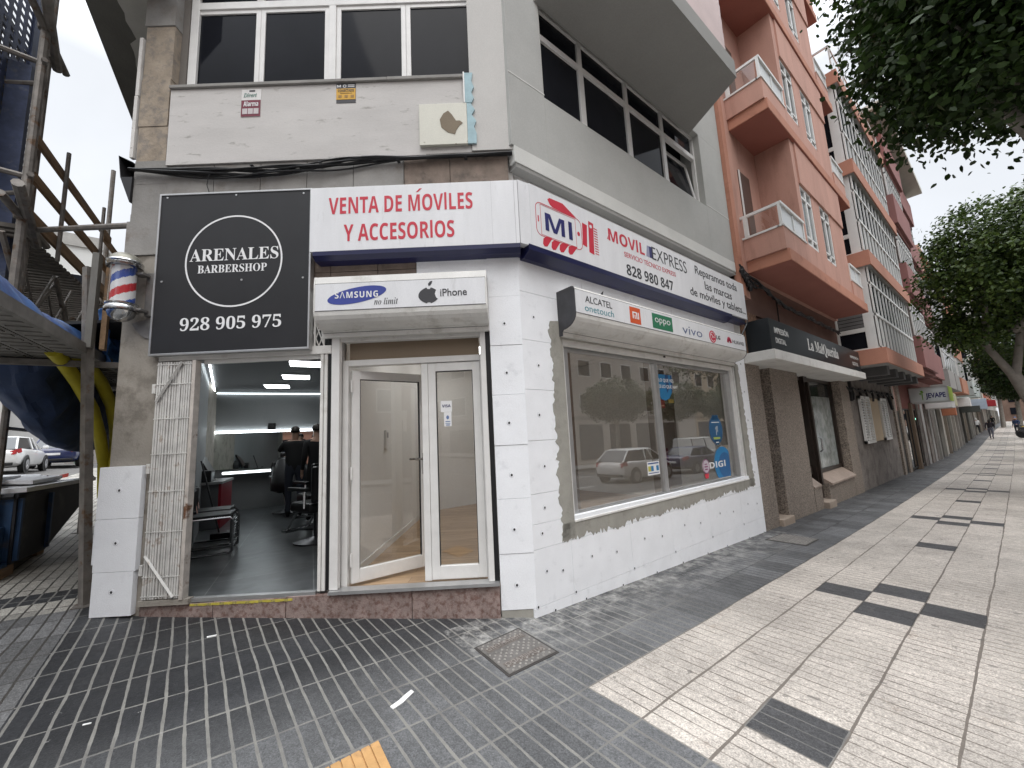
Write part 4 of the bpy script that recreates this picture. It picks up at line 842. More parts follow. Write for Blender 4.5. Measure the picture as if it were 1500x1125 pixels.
MB(PB, F2).ext([(-.02, .25), (.28, .52), (.28, .22), (-.02, .22)], 'x', 8.03, 8.53).build('sloping_sill', MAT('pale_granite2', (.30, .24, .20), .5, var=.15, fine=.4), PB)
P_('doorstep', MAT('stone_step', (.36, .29, .23), .6, var=.15, fine=.3), (5.88, 6.45, -.07, .5, -.5, -.08), bevel=.01)
P_('doorstep', MAT('stone_step2', (.33, .27, .22), .6, var=.15, fine=.3), (8.56, 9.1, -.10, .4, -.6, -.13), bevel=.01)
dr = P_('entrance_door', brown_frame, (5.9, 6.4, .30, .36, -.1, 2.75), (5.9, 5.98, .22, .30, -.1, 2.75), (6.34, 6.40, .22, .30, -.1, 2.75), (6.10, 6.14, .25, .30, -.1, 2.75))
P_('door_pane', dark_glass2, (5.985, 6.095, .285, .299, .5, 2.5), parent=dr)
sf = P_('shopfront', brown_frame, (8.0, 8.08, .20, .30, .45, 2.75), (8.84, 9.10, .12, .28, -.10, 2.75), (11.28, 11.4, .18, .30, .42, 2.75), (9.10, 11.28, .20, .30, .42, .50), (8.08, 8.84, .2, .3, .45, .62), (8.08, 11.28, .2, .3, 2.66, 2.75), (8.9, 9.0, .06, .12, .2, 2.6))
P_('pane', pale_glass, (8.08, 8.84, .25, .26, .62, 1.85), parent=sf); P_('pane', dark_glass2, (8.08, 8.84, .25, .26, 1.88, 2.66), parent=sf)
P_('pane', pale_glass, (9.10, 11.28, .25, .26, .50, 2.30), parent=sf); P_('pane', dark_glass2, (9.10, 11.28, .25, .26, 2.30, 2.66), parent=sf)
m = MB(PB, F2); m.tube([(8.98, .03, .95), (8.98, -.02, 1.0), (8.98, -.02, 1.25), (8.98, .03, 1.3)], .018, 8); m.build('door_handle', chrome, sf)
P_('canopy', MAT('white_canopy', (.62, .61, .58), .8, var=.08, vs=2, col2=(.5, .48, .45), c2s=3), (5.26, 11.9, -.50, .0, 2.745, 2.92), (5.255, 11.9, .0, .4, 2.745, 2.90), bevel=.01)
P_('fascia_wall', MAT('brown_mosaic', (.22, .13, .085), .9, var=.5, vs=22, bump=.6, bs=60), (5.25, 6.0, -.03, .3, 2.93, 3.75))
P_('fascia_wall', MAT('reddish_brown_band', (.17, .10, .08), .9, var=.1), (6.0, 11.9, .02, .3, 2.93, 3.75), (5.25, 11.9, -.02, .3, 3.755, 4.5))  # plain reddish brown colour for the band below the balconies
zs = [4.51 + 3.02 * k for k in range(5)]
P_('corner_strip', salmon_d, (5.25, 5.42, -.13, .3, 4.0, 19)); P_('corner_strip', salmon, (5.42, 5.66, -.10, .3, 4.0, 19))
P_('rear_wall', salmon, (5.66, 11.9, -.10, .3, 4.5, 19))
P_('body', salmon, (5.26, 11.88, .61, 8, -.8, 19))
P_('roof', salmon_d, (5.25, 11.9, -.3, 8, 19, 19.3))
for k, z in enumerate(zs):
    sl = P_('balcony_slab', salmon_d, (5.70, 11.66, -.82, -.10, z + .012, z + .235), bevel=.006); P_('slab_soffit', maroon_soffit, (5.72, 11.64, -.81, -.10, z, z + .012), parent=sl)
    pz = z + .235
    if k < 4:
        P_('balcony_parapet', salmon, (5.66, 6.95, -.785, -.70, pz, pz + .43), (5.66, 5.75, -.70, -.10, pz, pz + .43), bevel=.004)
        P_('balcony_parapet', salmon, (10.5, 11.62, -.785, -.70, pz, pz + .43), (11.54, 11.62, -.70, -.10, pz, pz + .43), bevel=.004)
        for a, b, s in ((5.64, 6.95, 5.64), (10.5, 11.62, 11.57)):
            rl = P_('balcony_railing', white_fr, (a, b, -.80, -.72, pz + .85, pz + .90), (a, b, -.80, -.70, pz + .43, pz + .465), *[(q, q + .045, -.78, -.735, pz + .465, pz + .85) for q in (a, (a + b) / 2, b - .045)],
                    (s, s + .05, -.72, -.10, pz + .85, pz + .90), (s, s + .05, -.72, -.10, pz + .43, pz + .465), (s, s + .05, -.22, -.15, pz + .465, pz + .85))
            P_('railing_pane', MAT('frosted_panel', (.55, .57, .57), .3, var=.05) if k == 0 and s < 6 else bpy.data.materials['frosted_panel'], (a + .05, b - .05, -.765, -.76, pz + .48, pz + .84), parent=rl)
            P_('railing_pane', door_glass, (s + .02, s + .026, -.70, -.24, pz + .48, pz + .84), parent=rl)
        zt = zs[k + 1]
        P_('bay_wall', salmon, (6.95, 10.5, -.76, -.70, pz, pz + .50), (6.95, 7.18, -.76, -.70, pz + .5, zt), (7.95, 8.52, -.76, -.70, pz + .5, pz + 1.85), (9.30, 10.5, -.76, -.70, pz + .5, pz + 1.85), (7.18, 10.5, -.79, -.70, pz + 1.85, zt), (6.95, 7.05, -.70, -.10, pz, zt), (10.4, 10.5, -.70, -.10, pz, zt))
        for a, b in ((7.18, 7.95), (8.52, 9.30)):
            w = P_('window', white_fr, (a, a + .06, -.75, -.69, pz + .5, pz + 1.85), (b - .06, b, -.75, -.69, pz + .5, pz + 1.85), ((a + b) / 2 - .04, (a + b) / 2 + .04, -.75, -.69, pz + .5, pz + 1.85), (a, b, -.75, -.69, pz + .5, pz + .56), (a, b, -.75, -.69, pz + .68, pz + .72), (a, b, -.75, -.69, pz + 1.55, pz + 1.60), (a, b, -.75, -.69, pz + 1.79, pz + 1.85))
            P_('pane', sky_pane if (k + int(a)) % 2 else dark_glass2, (a + .05, b - .05, -.72, -.71, pz + .5, pz + 1.85), parent=w)
        d = P_('balcony_door', MAT('shadowed_door', (.10, .05, .035), .6) if k == 0 else bpy.data.materials['shadowed_door'], (5.85, 6.40, -.115, -.10, pz, pz + 2.0)); P_('door_frame', white_fr, (5.85, 5.9, -.13, -.115, pz, pz + 2.0), parent=d)
t = thing('cable_bundle', 'dark tangled cables running along under the lowest salmon balcony', 'cables', (-.1, 8, 4.3))
r_ = random.Random(8)
for i in range(6):
    MB(t).tube([(.14 + r_.uniform(0, .05), 5.2 + q * .3, 4.42 - .28 * min(q * .3, 2.2) / 2.2 - .05 * q * .3 / 5 + r_.uniform(-.05, .05) * (3 if q < 3 else 1)) for q in range(22)], .016, 5).build('cable', black, t)
MB(t).tube([(.15, 5.22, 3.5), (.17, 5.1, 3.4), (.12, 4.9, 3.15)], .012, 5).build('cable', black, t); MB(t).tube([(.14, 6.9, 4.2), (.13, 6.92, 3.8), (.13, 6.9, 3.4)], .014, 5).build('cable', black, t)
for k in range(5): MB(t).lathe([(.03, -.06), (.05, 0), (.03, .06)], (.16, 5.25 + k*.07, 4.45 - k*.07), 8).build('splice', black, t)
t = thing('shop_sign', 'long black shop sign with pale lettering above the white canopy', 'sign', (8.6, -.42, 2.93), frame=F2)
MB(t, F2).box(5.40, 11.93, -.42, -.0, 2.93, 3.515).build('box', MAT('gloss_black_sign', (.016, .019, .022), .34, var=.15, spec=.35), t, bevel=.006)
pl = MAT('pale_letter', (.66, .66, .64), .6)
text(t, F2, 'IMPRESIÓN', 5.62, 6.33, 3.26, 3.40, -.4205, pl, bold=.02); text(t, F2, 'DIGITAL', 5.63, 6.15, 3.08, 3.18, -.4205, pl, bold=.02)
text(t, F2, serif('La MalQuerida'), 7.45, 9.75, 3.08, 3.38, -.4205, pl); text(t, F2, 'IMPRESIÓN', 10.9, 11.75, 3.27, 3.36, -.4205, pl, bold=.01); text(t, F2, 'DIGITAL', 11.05, 11.65, 3.09, 3.18, -.4205, pl, bold=.01)

# ------------------------------------------------------------------ building with white glazed galleries
gallery_pane = MAT('gallery_pane', (.022, .025, .028), .6, var=.4, vs=1.2, spec=0, fine=0); gallery_pane.node_tree.nodes['Principled BSDF'].inputs['IOR'].default_value = 1.02
GB = thing('gallery_building', 'building with terracotta slabs and white glazed galleries on every floor', 'building', (0, 15.3, H(0, 15.3)))
def G_(nm, m, *b, **k): return bpart(GB, nm, m, *b, **k)
plaster = MAT('rough_grey_plaster', (.19, .17, .155), .95, var=.22, vs=1.2, bump=.6, bs=30, col2=(.125, .11, .10), c2lo=.48, c2hi=.62, c2s=3, fine=.25, fs=30)
terra = MAT('terracotta_slab', (.45, .215, .15), .9, var=.08, vs=1.5, bump=.15, bs=90)
concrete_s = MAT('grey_concrete', (.30, .295, .285), .9, var=.08)  # one even grey for soffits, beams, pilasters and a roof
G_('ground_wall', plaster, (12.3, 18.95, .03, .5, -1, 3.0)); G_('body', plaster, (11.9, 18.6, .5, 8, -1, 12.0))
ws = G_('shuttered_window', MAT('plywood', (.50, .40, .28), .8, var=.1, stretch=(1, 1, .2)), (14.2, 16.4, .0, .03, .95, 2.35))
for a, b in ((13.2, 14.45), (16.0, 17.1)):
    m = MB(GB, F2); m.box(a, a+.09, -.06, -.0, .93, 2.37); m.box(b-.09, b, -.06, -.0, .93, 2.37); m.box(a, b, -.06, -.0, 2.28, 2.37); m.box(a, b, -.06, -.0, .93, 1.02); m.box((a+b)/2-.05, (a+b)/2+.05, -.06, 0, .93, 2.37)
    for q in range(15): m.add([(a+.09, -.05, 1.04+q*.083), (b-.09, -.05, 1.04+q*.083), (b-.09, -.01, 1.10+q*.083), (a+.09, -.01, 1.10+q*.083)], [(0, 1, 2, 3)])
    m.build('louvred_shutter', white_fr, ws)
G_('side_door', black, (19.0, 19.75, .02, .06, -.8, 1.95)); G_('door_column', brown_gran, (18.6, 18.98, -.03, .3, -1, 3.0), (19.75, 20.3, -.03, .3, -1, 3.0))
m = MB(GB, F2); r_ = random.Random(3)
for i in range(8):
    a = 12.1 + i * .85; m.tube([(a, .0, 2.62), (a + .2, -.05, 2.50 + r_.uniform(-.05, .05)), (a + .45, -.04, 2.55), (a + .85, .0, 2.62)], .022, 5)
    m.tube([(a + .4, -.02, 2.6), (a + .42, -.06, 2.40), (a + .5, -.03, 2.25 if i % 3 == 0 else 2.5)], .03, 5)
m.tube([(12.35, -.03, 3.0), (12.35, -.03, 2.4), (12.3, -.03, 2.2)], .04, 6); m.tube([(17.6, -.04, 2.6), (17.65, -.08, 2.2), (17.8, -.08, 2.0)], .05, 6)
m.build('conduit', black, GB)
gz = [3.03, 5.80, 8.58, 11.50]
for k, z in enumerate(gz):
    sl = G_('gallery_slab', terra, (11.95, 18.62, -1.0, .3, z + .10, z + .53), bevel=.008)
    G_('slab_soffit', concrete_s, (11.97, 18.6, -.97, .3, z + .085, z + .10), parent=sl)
    if k == 0:
        for a in (12.6, 13.9, 15.2, 16.5, 17.8): G_('beam', MAT('dark_concrete', (.11, .11, .11), .9) if a < 13 else bpy.data.materials['dark_concrete'], (a, a + .35, -.85, .03, z - .16, z + .085), parent=sl)
    else:
        for a in (12.5, 14.0, 15.5, 17.0, 18.2): G_('beam', concrete_s, (a, a + .28, -.80, -.45, z - .20, z + .085), parent=sl)
    z0 = z + .53; z1 = (gz[k + 1] + .09) if k < 3 else z + .53 + .9
    if k < 3:
        m = MB(GB, F2); n = 12; Y0, Y1 = 12.05, 18.4
        for i in range(n + 1): a = Y0 + (Y1 - Y0 - .07) * i / n; m.box(a, a + .06, -.90, -.865, z0, z1)
        m.box(Y0, Y1, -.91, -.84, z0, z0 + .06); m.box(Y0, Y1, -.91, -.84, z0 + .92, z0 + .99); m.box(Y0, Y1, -.91, -.84, z1 - .5, z1 - .44)
        for i in range(n): a = Y0 + (Y1 - Y0) * (i + .5) / n; m.box(a, a + .02, -.885, -.87, z0 + .06, z0 + .92)
        # end frame towards the viewer
        m.box(Y0, Y0 + .06, -.84, -.62, z0, z1); m.box(Y0, Y0 + .06, -.05, .0, z0, z1); m.box(Y0, Y0 + .06, -.62, -.05, z0 + .52, z0 + .64); m.box(Y0, Y0 + .06, -.62, -.05, z1 - .1, z1); m.box(Y0, Y0 + .06, -.62, -.05, z0, z0 + .05)
        gl = m.build('gallery', white_fr, GB)
        G_('pane', gallery_pane, (Y0 + .02, Y1 - .02, -.87, -.86, z0, z1), parent=gl); G_('pane', dark_pane, (Y0 + .03, Y0 + .04, -.62, -.05, z0 + .05, z1), parent=gl)
        if k == 0:
            m = MB(GB, F2)
            for q in range(14): m.box(Y0 + .0, Y0 + .028, -.62, -.05, z0 + .66 + q * .1, z0 + .74 + q * .1)
            m.build('roller_blind', MAT('grey_blind', (.14, .14, .14), .7), gl)
            r_ = random.Random(5)
            G_('stored_box', MAT('orange_clutter', (.5, .3, .15), .8), *[(14 + i * .45, 14.3 + i * .45, -.80, -.6, z0, z0 + .3 + .15 * r_.random()) for i in range(6)], parent=gl)
    else:
        tr = G_('terrace_railing', white_fr, (12.0, 18.6, -.92, -.88, z0 + .85, z0 + .9), (12.0, 12.05, -.9, .3, z0 + .85, z0 + .9), *[(a, a + .05, -.92, -.88, z0, z0 + .85) for a in (12.0, 13.6, 15.2, 16.8, 18.55)])
        G_('railing_pane', clear, (12.0, 18.6, -.905, -.90, z0 + .05, z0 + .85), parent=tr)
G_('end_wall', cornice_m, (11.9, 12.0, -.04, .5, 3.5, 12.0))

# ------------------------------------------------------------------ further buildings down the street
maroon = MAT('maroon_render', (.27, .125, .115), .85, var=.08, vs=1.2)
maroon_l = MAT('pinkish_render', (.42, .25, .225), .85, var=.08, vs=1.2)
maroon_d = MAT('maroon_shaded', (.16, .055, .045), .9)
cream_s = MAT('cream_slab', (.50, .48, .42), .85, var=.05)
def fwin(root, x0, x1, z0, z1, d, nx=2, tr=.7, glass=None, fr=None, frame=F2):
    m = MB(root, frame); t = .06
    m.box(x0, x1, d, d + .05, z0, z0 + t); m.box(x0, x1, d, d + .05, z1 - t, z1)
    for i in range(nx + 1): a = x0 + (x1 - x0 - t) * i / nx; m.box(a, a + t, d, d + .05, z0, z1)
    if tr: zt = z0 + (z1 - z0) * tr; m.box(x0, x1, d, d + .05, zt, zt + t)
    w = m.build('window', fr or white_fr, root)
    MB(root, frame).box(x0 + .02, x1 - .02, d + .02, d + .03, z0 + .02, z1 - .02).build('pane', glass or dark_pane, w); return w
MBl = thing('apartment_building', 'maroon apartment building with boxed balconies beyond the white galleries', 'building', (0, 24, H(0, 24)))
def M_(nm, m, *b, **k): return bpart(MBl, nm, m, *b, **k)
M_('body', maroon_l, (18.65, 29.0, .05, 9, -1, 14.0)); M_('roof_slab', cream_s, (18.6, 29.2, -1.32, 9, 14.2, 14.45))
M_('upper_wall', maroon_l, (18.65, 29.0, -.2, .05, 3.2, 14.2))
for k, z in enumerate((3.55, 6.55, 9.5, 12.3)):
    for a, b, x in ((19.4, 23.4, 1.02), (23.6, 28.8, .80)):
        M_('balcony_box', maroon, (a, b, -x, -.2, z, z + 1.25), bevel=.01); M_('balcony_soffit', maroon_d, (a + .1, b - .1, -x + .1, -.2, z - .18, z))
        if k < 3 or x < .9:
            fwin(MBl, a + .1, b - .1, z + 1.25, z + 2.65, -x + .12, 7, .72); M_('bay_side', plaster if x > .9 else maroon, (a + .12, a + .17, -x + .17, -.2, z + 1.25, z + 2.65)); M_('side_pane', dark_pane, (a + .1, a + .12, -x + .3, -.3, z + 1.35, z + 2.5))
    M_('floor_band', maroon_d, (18.65, 19.3, -.25, -.2, z + .2, z + .9))
# shop bays at ground level
shopglass = GLASS('street_shop_glass', (.5, .5, .48), .3)
dimroom = MAT('dim_shop', (.08, .08, .08), .8, var=.4, vs=1.5)
for a, b in ((20.4, 21.9), (22.3, 23.6)):
    w = fwin(MBl, a, b, -.45, 2.05, -.02, 2, 0, glass=shopglass, fr=black); M_('shop_interior', dimroom, (a, b, .046, .049, -.6, 2.05))
M_('brown_column', MAT('brown_column', (.14, .10, .07), .7, var=.15), (21.9, 22.3, -.12, .05, -.8, 2.3)); M_('shop_band', maroon_d, (20.3, 29, -.03, .05, 2.05, 3.2))
for i, a in enumerate((23.8, 25.0, 26.2, 27.4, 28.4)): M_('ground_pilaster', concrete_s if i % 2 else plaster, (a, a + .7, -.06, .05, -.8, 2.6))
t = thing('shop_sign', 'white box sign with dark blue lettering and a green side sticking out over the pavement', 'sign', (.7, 22.5, 2.28))
MB(t).box(.05, 1.25, 22.5, 24.3, 2.28, 2.95).build('box', MAT('pale_sign_box', (.52, .55, .55), .5, var=.05), t, bevel=.01)
m = MB(t)
for b in ((.05, 1.25, 2.28, 2.32), (.05, 1.25, 2.91, 2.95), (.05, .09, 2.32, 2.91), (1.21, 1.25, 2.32, 2.91)): m.box(b[0], b[1], 22.485, 22.5, b[2], b[3])
m.build('rim', alu, t); MB(t).box(1.25, 1.256, 22.52, 24.28, 2.30, 2.93).build('green_side', MAT('lime_panel', (.30, .40, .06), .5, var=.1), t)
text(t, ID, 'JEVAPE', .56, 1.16, 2.40, 2.68, 22.498, navy_ink, bold=.03)
shape(t, ID, [[(.40, 2.78), (.48, 2.82), (.52, 2.72), (.46, 2.70)], [(.44, 2.70), (.48, 2.70), (.47, 2.40), (.445, 2.40)], [(.36, 2.68), (.44, 2.73), (.42, 2.62)]], 22.498, MAT('plant_green', (.15, .33, .04), .5), 'plant_logo')
r_ = random.Random(21)
def row_house(label, y0, y1, h, col, bays, floor0=3.2, pitch=2.9, x=.0, bay=.8, baycol=None, roofm=None):
    t = thing('street_building', label, 'building', (0, (y0+y1)/2, H(0, (y0+y1)/2))); m = MAT('street_render', col, .9, var=.08, vs=1); bm_ = MAT('street_bay', baycol or col, .9, var=.08)
    bpart(t, 'body', m, (y0, y1, -x, 9, -1, h)); bpart(t, 'roof', roofm or m, (y0 - .03, y1 - .02, -x - .25, 9, h, h + .3))
    nf = int((h - floor0) / pitch)
    for f in range(nf):
        z = floor0 + f * pitch
        for (a, b) in bays:
            A, B_ = y0 + (y1-y0)*a, y0 + (y1-y0)*b
            bpart(t, 'bay', bm_, (A, B_, -x - bay, -x, z, z + 1.05), (A, B_, -x - bay, -x, z + 2.45, z + pitch - .02)); fwin(t, A + .02, B_ - .02, z + 1.05, z + 2.45, -x - bay + .05, max(2, int((B_-A)/.9)), .7)
            m2 = MB(t, F2); m2.box(A + .02, A + .07, -x - bay + .1, -x, z + 1.05, z + 2.45); m2.build('bay_end', white_fr, t); MB(t, F2).box(A + .005, A + .018, -x - bay + .15, -x - .08, z + 1.1, z + 2.4).build('bay_pane', dark_pane, t)
    n = max(2, int((y1 - y0) / 2.2)); sh = [(.12, .11, .10), (.3, .29, .27), (.2, .17, .14), (.4, .38, .34)]
    for i in range(n):
        a = y0 + (y1-y0) * i / n; w = (y1-y0)/n
        bpart(t, 'shopfront', dark_pane if i % 2 == 0 else MAT('front_panel', r_.choice(sh), .7), (a + .3, a + w - .1, -x - .02, -x, -.8, 2.1)); bpart(t, 'pilaster', MAT('pilaster', r_.choice(sh), .8), (a, a + .28, -x - .15, -x, -.8, 2.5))
    return t
row_house('grey concrete block with white bay windows beyond the maroon building', 29.05, 37, 9.8, (.33, .32, .30), [(.1, .55), (.62, .98)], bay=.9, baycol=(.30, .285, .27))
row_house('narrow house with orange-red balconies in the middle of the far row', 37.05, 44, 13.5, (.42, .24, .18), [(.2, .95)], bay=.9, baycol=(.42, .20, .13))
row_house('pale corner house with a green tinted bay beyond the orange-red balconies', 44.05, 55, 8.8, (.50, .53, .50), [(.02, .3), (.5, .9)], bay=1.1, baycol=(.48, .52, .50))
row_house('cream terrace house with flat bays seen far along the pavement', 55.05, 70, 10.5, (.56, .50, .42), [(.1, .4), (.55, .9)], bay=.8)
row_house('brick red block near the far end of the street', 70.05, 90, 13, (.40, .17, .12), [(.1, .45), (.55, .95)], bay=.9)
row_house('white block at the far end of the street', 90.05, 125, 11, (.6, .59, .57), [(.05, .3), (.4, .65), (.7, .95)], bay=.8)
row_house('tall grey tower with an orange flank above the roofs far away', 126, 150, 33, (.42, .40, .37), [(.2, .5)], pitch=4, roofm=MAT('orange_flank', (.55, .16, .08), .9))
t = thing('street_building', 'brown and red block across the very end of the street', 'building', (12, 165, H(12, 165))); MB(t).box(.6, 40, 160, 172, -1, 11).build('body', MAT('end_block', (.20, .13, .10), .9, var=.3, vs=.3), t); MB(t).box(.5, 40.2, 159.7, 172, 11, 11.5).build('roof', terra, t)
for i in range(12):
    for j in range(3): MB(t).box(2 + i*3, 3.6 + i*3, 159.9, 160, 1.5 + j*3.1, 3.2 + j*3.1).build('window', dark_pane, t)
# small hanging and flat signs along the row
for i, (label, y, x0, x1, z0, z1, dy, col) in enumerate((
    ('plain white box sign just beyond the box sign with the green side', 26.2, .1, 1.05, 2.05, 2.65, 1.6, (.55, .54, .53)),
    ('pale yellow shop sign beyond the plain white box sign', 30.5, .1, .9, 2.2, 2.9, 1.2, (.50, .47, .32)),
    ('orange-red shop sign at the foot of the grey concrete block', 33.0, .1, .7, 1.7, 2.2, .5, (.42, .16, .09)),
    ('white lightbox under the orange-red balconies', 40.0, .1, 1.0, 2.3, 2.9, 1.2, (.7, .68, .66)),
    ('dark grey oval-topped sign on the pale corner house', 46.0, .1, 1.2, 1.9, 2.4, .3, (.12, .13, .12)),
    ('blue-grey shop sign in front of the cream terrace house', 56, .1, 1.3, 2.2, 3.2, .4, (.35, .40, .48)),
    ('dark red awning sign near the far end of the row', 68, .1, 1.6, 2.6, 3.3, 3, (.35, .03, .04)))):
    t = thing('shop_sign', label, 'sign', (.6, y, z0)); MB(t).box(x0, x1, y, y + dy, z0, z1).build('box', MAT('sign_colour', col, .5, var=.08), t, bevel=.02); MB(t).box(x0 + .04, x1 - .04, y - .01, y, z0 + .04, z1 - .04).build('face', MAT('sign_face', tuple(min(.8, c * 1.15) for c in col), .5), t)
t = thing('window_sign', 'small lit green sign in the shop window under the box sign with the green side', 'sign', (.03, 22.9, 1.6)); MB(t).box(.03, .06, 22.85, 23.1, 1.52, 1.68).build('board', MAT('green_case', (.02, .15, .09), .5), t); MB(t).box(.06, .064, 22.92, 23.03, 1.57, 1.63).build('lamp', MAT('green_glow', (.35, .9, .7), .5, emit=2.0), t)

# ------------------------------------------------------------------ trees
def leaf_mat(name, c0, c1, tl=.25):
    m, nt, N, L, P = _mat(name); g = N.new('ShaderNodeNewGeometry'); mx = N.new('ShaderNodeMix'); mx.data_type = 'RGBA'
    L.new(g.outputs['Random Per Island'], mx.inputs[0]); mx.inputs[6].default_value = (*c0, 1); mx.inputs[7].default_value = (*c1, 1)
    L.new(mx.outputs[2], P.inputs['Base Color']); P.inputs['Roughness'].default_value = .45; P.inputs['Specular IOR Level'].default_value = .32
    t = N.new('ShaderNodeBsdfTranslucent'); L.new(mx.outputs[2], t.inputs[0]); s = N.new('ShaderNodeMixShader'); s.inputs[0].default_value = tl
    L.new(P.outputs[0], s.inputs[1]); L.new(t.outputs[0], s.inputs[2]); L.new(s.outputs[0], N['Material Output'].inputs[0]); return m
leaf_dark = leaf_mat('fig_leaf', (.012, .026, .007), (.045, .082, .018)); leaf_lit = leaf_mat('fig_leaf_lit', (.020, .042, .011), (.10, .155, .033)); bark = MAT('pale_grey_bark', (.24, .22, .195), .9, var=.2, vs=6, bump=.4, bs=30)  # leaf_lit is a paler copy, the brightness of lit foliage put into its colour
def leaves(root, lobes, n, L_, Wd, clump=.2, seed=1, fill=.3, ncl=260, mat=None, flat=.5, cut=None):
    R_ = np.random.default_rng(seed); ar = np.array([l[1][0]*l[1][1] + l[1][1]*l[1][2] + l[1][0]*l[1][2] for l in lobes]); ar = ar/ar.sum()
    li = R_.choice(len(lobes), ncl, p=ar); d = R_.normal(size=(ncl, 3)); d /= np.linalg.norm(d, axis=1)[:, None]
    rad = 1 - np.abs(R_.normal(size=ncl)) * .10 - (R_.random(ncl) < fill) * R_.random(ncl) * .7
    C_ = np.array([l[0] for l in lobes]); Rr = np.array([l[1] for l in lobes])
    cc = C_[li] + d * Rr[li] * rad[:, None]
    k = R_.integers(0, ncl, n); P = cc[k] + R_.normal(size=(n, 3)) * clump * np.array([1, 1, .75]); out = d[k]
    if cut is not None: keep = cut(P); P = P[keep]; out = out[keep]; n = len(P)
    nrm = out * .5 + R_.normal(size=(n, 3)) * flat + np.array([0, 0, .55]); nrm /= np.linalg.norm(nrm, axis=1)[:, None]
    ax = R_.normal(size=(n, 3)) + np.array([0, 0, -.5]); ax -= nrm * (ax*nrm).sum(1)[:, None]; ax /= np.linalg.norm(ax, axis=1)[:, None]; sd = np.cross(nrm, ax)
    s = (.7 + .6*R_.random(n))[:, None]; l = L_*s; w = Wd*s
    V = np.stack([P, P + ax*l*.28 + sd*w*.46 - nrm*l*.01, P + ax*l*.65 + sd*w*.40 - nrm*l*.05, P + ax*l - nrm*l*.14, P + ax*l*.65 - sd*w*.40 - nrm*l*.05, P + ax*l*.28 - sd*w*.46 - nrm*l*.01], 1).reshape(-1, 3)
    Ti = np.array(root_inv(root)); V = V @ Ti[:3, :3].T + Ti[:3, 3]
    me = bpy.data.meshes.new('crown'); me.vertices.add(6*n); me.vertices.foreach_set('co', V.ravel()); me.loops.add(6*n); me.loops.foreach_set('vertex_index', np.arange(6*n)); me.polygons.add(n); me.polygons.foreach_set('loop_start', np.arange(0, 6*n, 6)); me.polygons.foreach_set('loop_total', np.full(n, 6)); me.update(); me.validate()
    me.materials.append(mat or leaf_dark); o = bpy.data.objects.new('crown', me); COL.objects.link(o); o.parent = root; return o
def limbs(root, paths, nm='trunk'):
    m = MB(root)
    for pts, r0, r1 in paths: m.tube(pts, [r0 + (r1-r0)*i/(len(pts)-1) for i in range(len(pts))], 10)
    return m.build(nm, bark, root, smooth=True)
def curve(a, b, bend, n=8):
    a, b, bend = Vector(a), Vector(b), Vector(bend); return [a.lerp(b, i/(n-1)) + bend*math.sin(PI*i/(n-1)) for i in range(n)]
T1 = thing('street_tree', 'dark leafy street tree hanging over the upper right of the photo', 'tree', (4.1, 4.2, H(4.1, 4.2)), group='trees along the kerb')
limbs(T1, [(curve((4.1, 4.2, -.3), (4.0, 4.3, 3.2), (.05, 0, 0)), .21, .16), (curve((4.0, 4.3, 3.1), (3.0, 4.0, 5.6), (-.1, 0, .2)), .12, .03), (curve((4.0, 4.3, 3.1), (4.9, 4.6, 5.8), (.1, 0, .2)), .12, .03), (curve((4.0, 4.3, 3.2), (3.9, 5.2, 6.0), (0, .2, .2)), .11, .03), (curve((3.6, 4.15, 4.5), (2.5, 3.6, 5.9), (0, 0, .15)), .05, .012), (curve((3.5, 4.1, 4.7), (3.0, 3.2, 5.6), (0, 0, .1)), .04, .01)])
leaves(T1, [((3.75, 4.3, 5.9), (1.55, 1.7, 1.35)), ((3.2, 4.1, 5.9), (.85, 1.2, 1.1)), ((4.6, 4.2, 5.6), (1.4, 1.6, 1.3)), ((3.4, 4.6, 6.9), (1.15, 1.6, 1.25)), ((3.0, 4.5, 7.2), (.85, 1.3, 1.0)), ((3.35, 3.6, 5.3), (.85, .9, .75)), ((3.9, 4.4, 7.6), (1.6, 1.8, 1.2))], 64000, .086, .050, .17, 5, .45, 1700)
def fx(p, k=1.3): return (2.926 + (p[0]-2.926)*k, -2.505 + (p[1]+2.505)*k, 1.6 + (p[2]-1.6)*k)
def fr_(r, k=1.3): return tuple(q*k for q in r)
T2 = thing('street_tree', 'round leafy street tree with a pale forked trunk leaning in from the right edge', 'tree', (3.86, 13.75, H(3.86, 13.75)), group='trees along the kerb')
limbs(T2, [(curve(fx((3.66, 10, 0)), fx((3.0, 10, 2.35)), (-.05, 0, .05)), .165, .125), (curve(fx((3.0, 10, 2.3)), fx((2.45, 9.9, 3.9)), (-.08, 0, .1)), .095, .035), (curve(fx((3.02, 10, 2.35)), fx((3.25, 10.3, 4.3)), (.1, 0, .1)), .09, .035), (curve(fx((2.75, 9.95, 3.0)), fx((2.9, 9.2, 4.4)), (0, -.1, .1)), .08, .03), (curve(fx((3.1, 10.1, 3.2)), fx((4.2, 10.4, 4.6)), (.1, 0, .1)), .09, .03)])
leaves(T2, [(fx(c), fr_(r)) for c, r in (((3.55, 10.2, 4.55), (1.6, 1.9, 1.15)), ((2.75, 10.0, 4.15), (.85, 1.1, .85)), ((4.2, 10.3, 4.4), (1.3, 1.7, 1.1)), ((3.5, 10.2, 5.25), (1.25, 1.6, .75)), ((2.55, 9.9, 3.45), (.55, .8, .5)), ((3.2, 9.4, 4.4), (1.1, .9, .9)), ((3.4, 11.4, 3.2), (.9, 1.0, .6)))], 46000, .10, .058, .17, 9, .3, 900, leaf_lit)
T3 = thing('street_tree', 'leafy tree next along the kerb behind the forked trunk', 'tree', (3.9, 22, H(3.9, 22)), group='trees along the kerb')
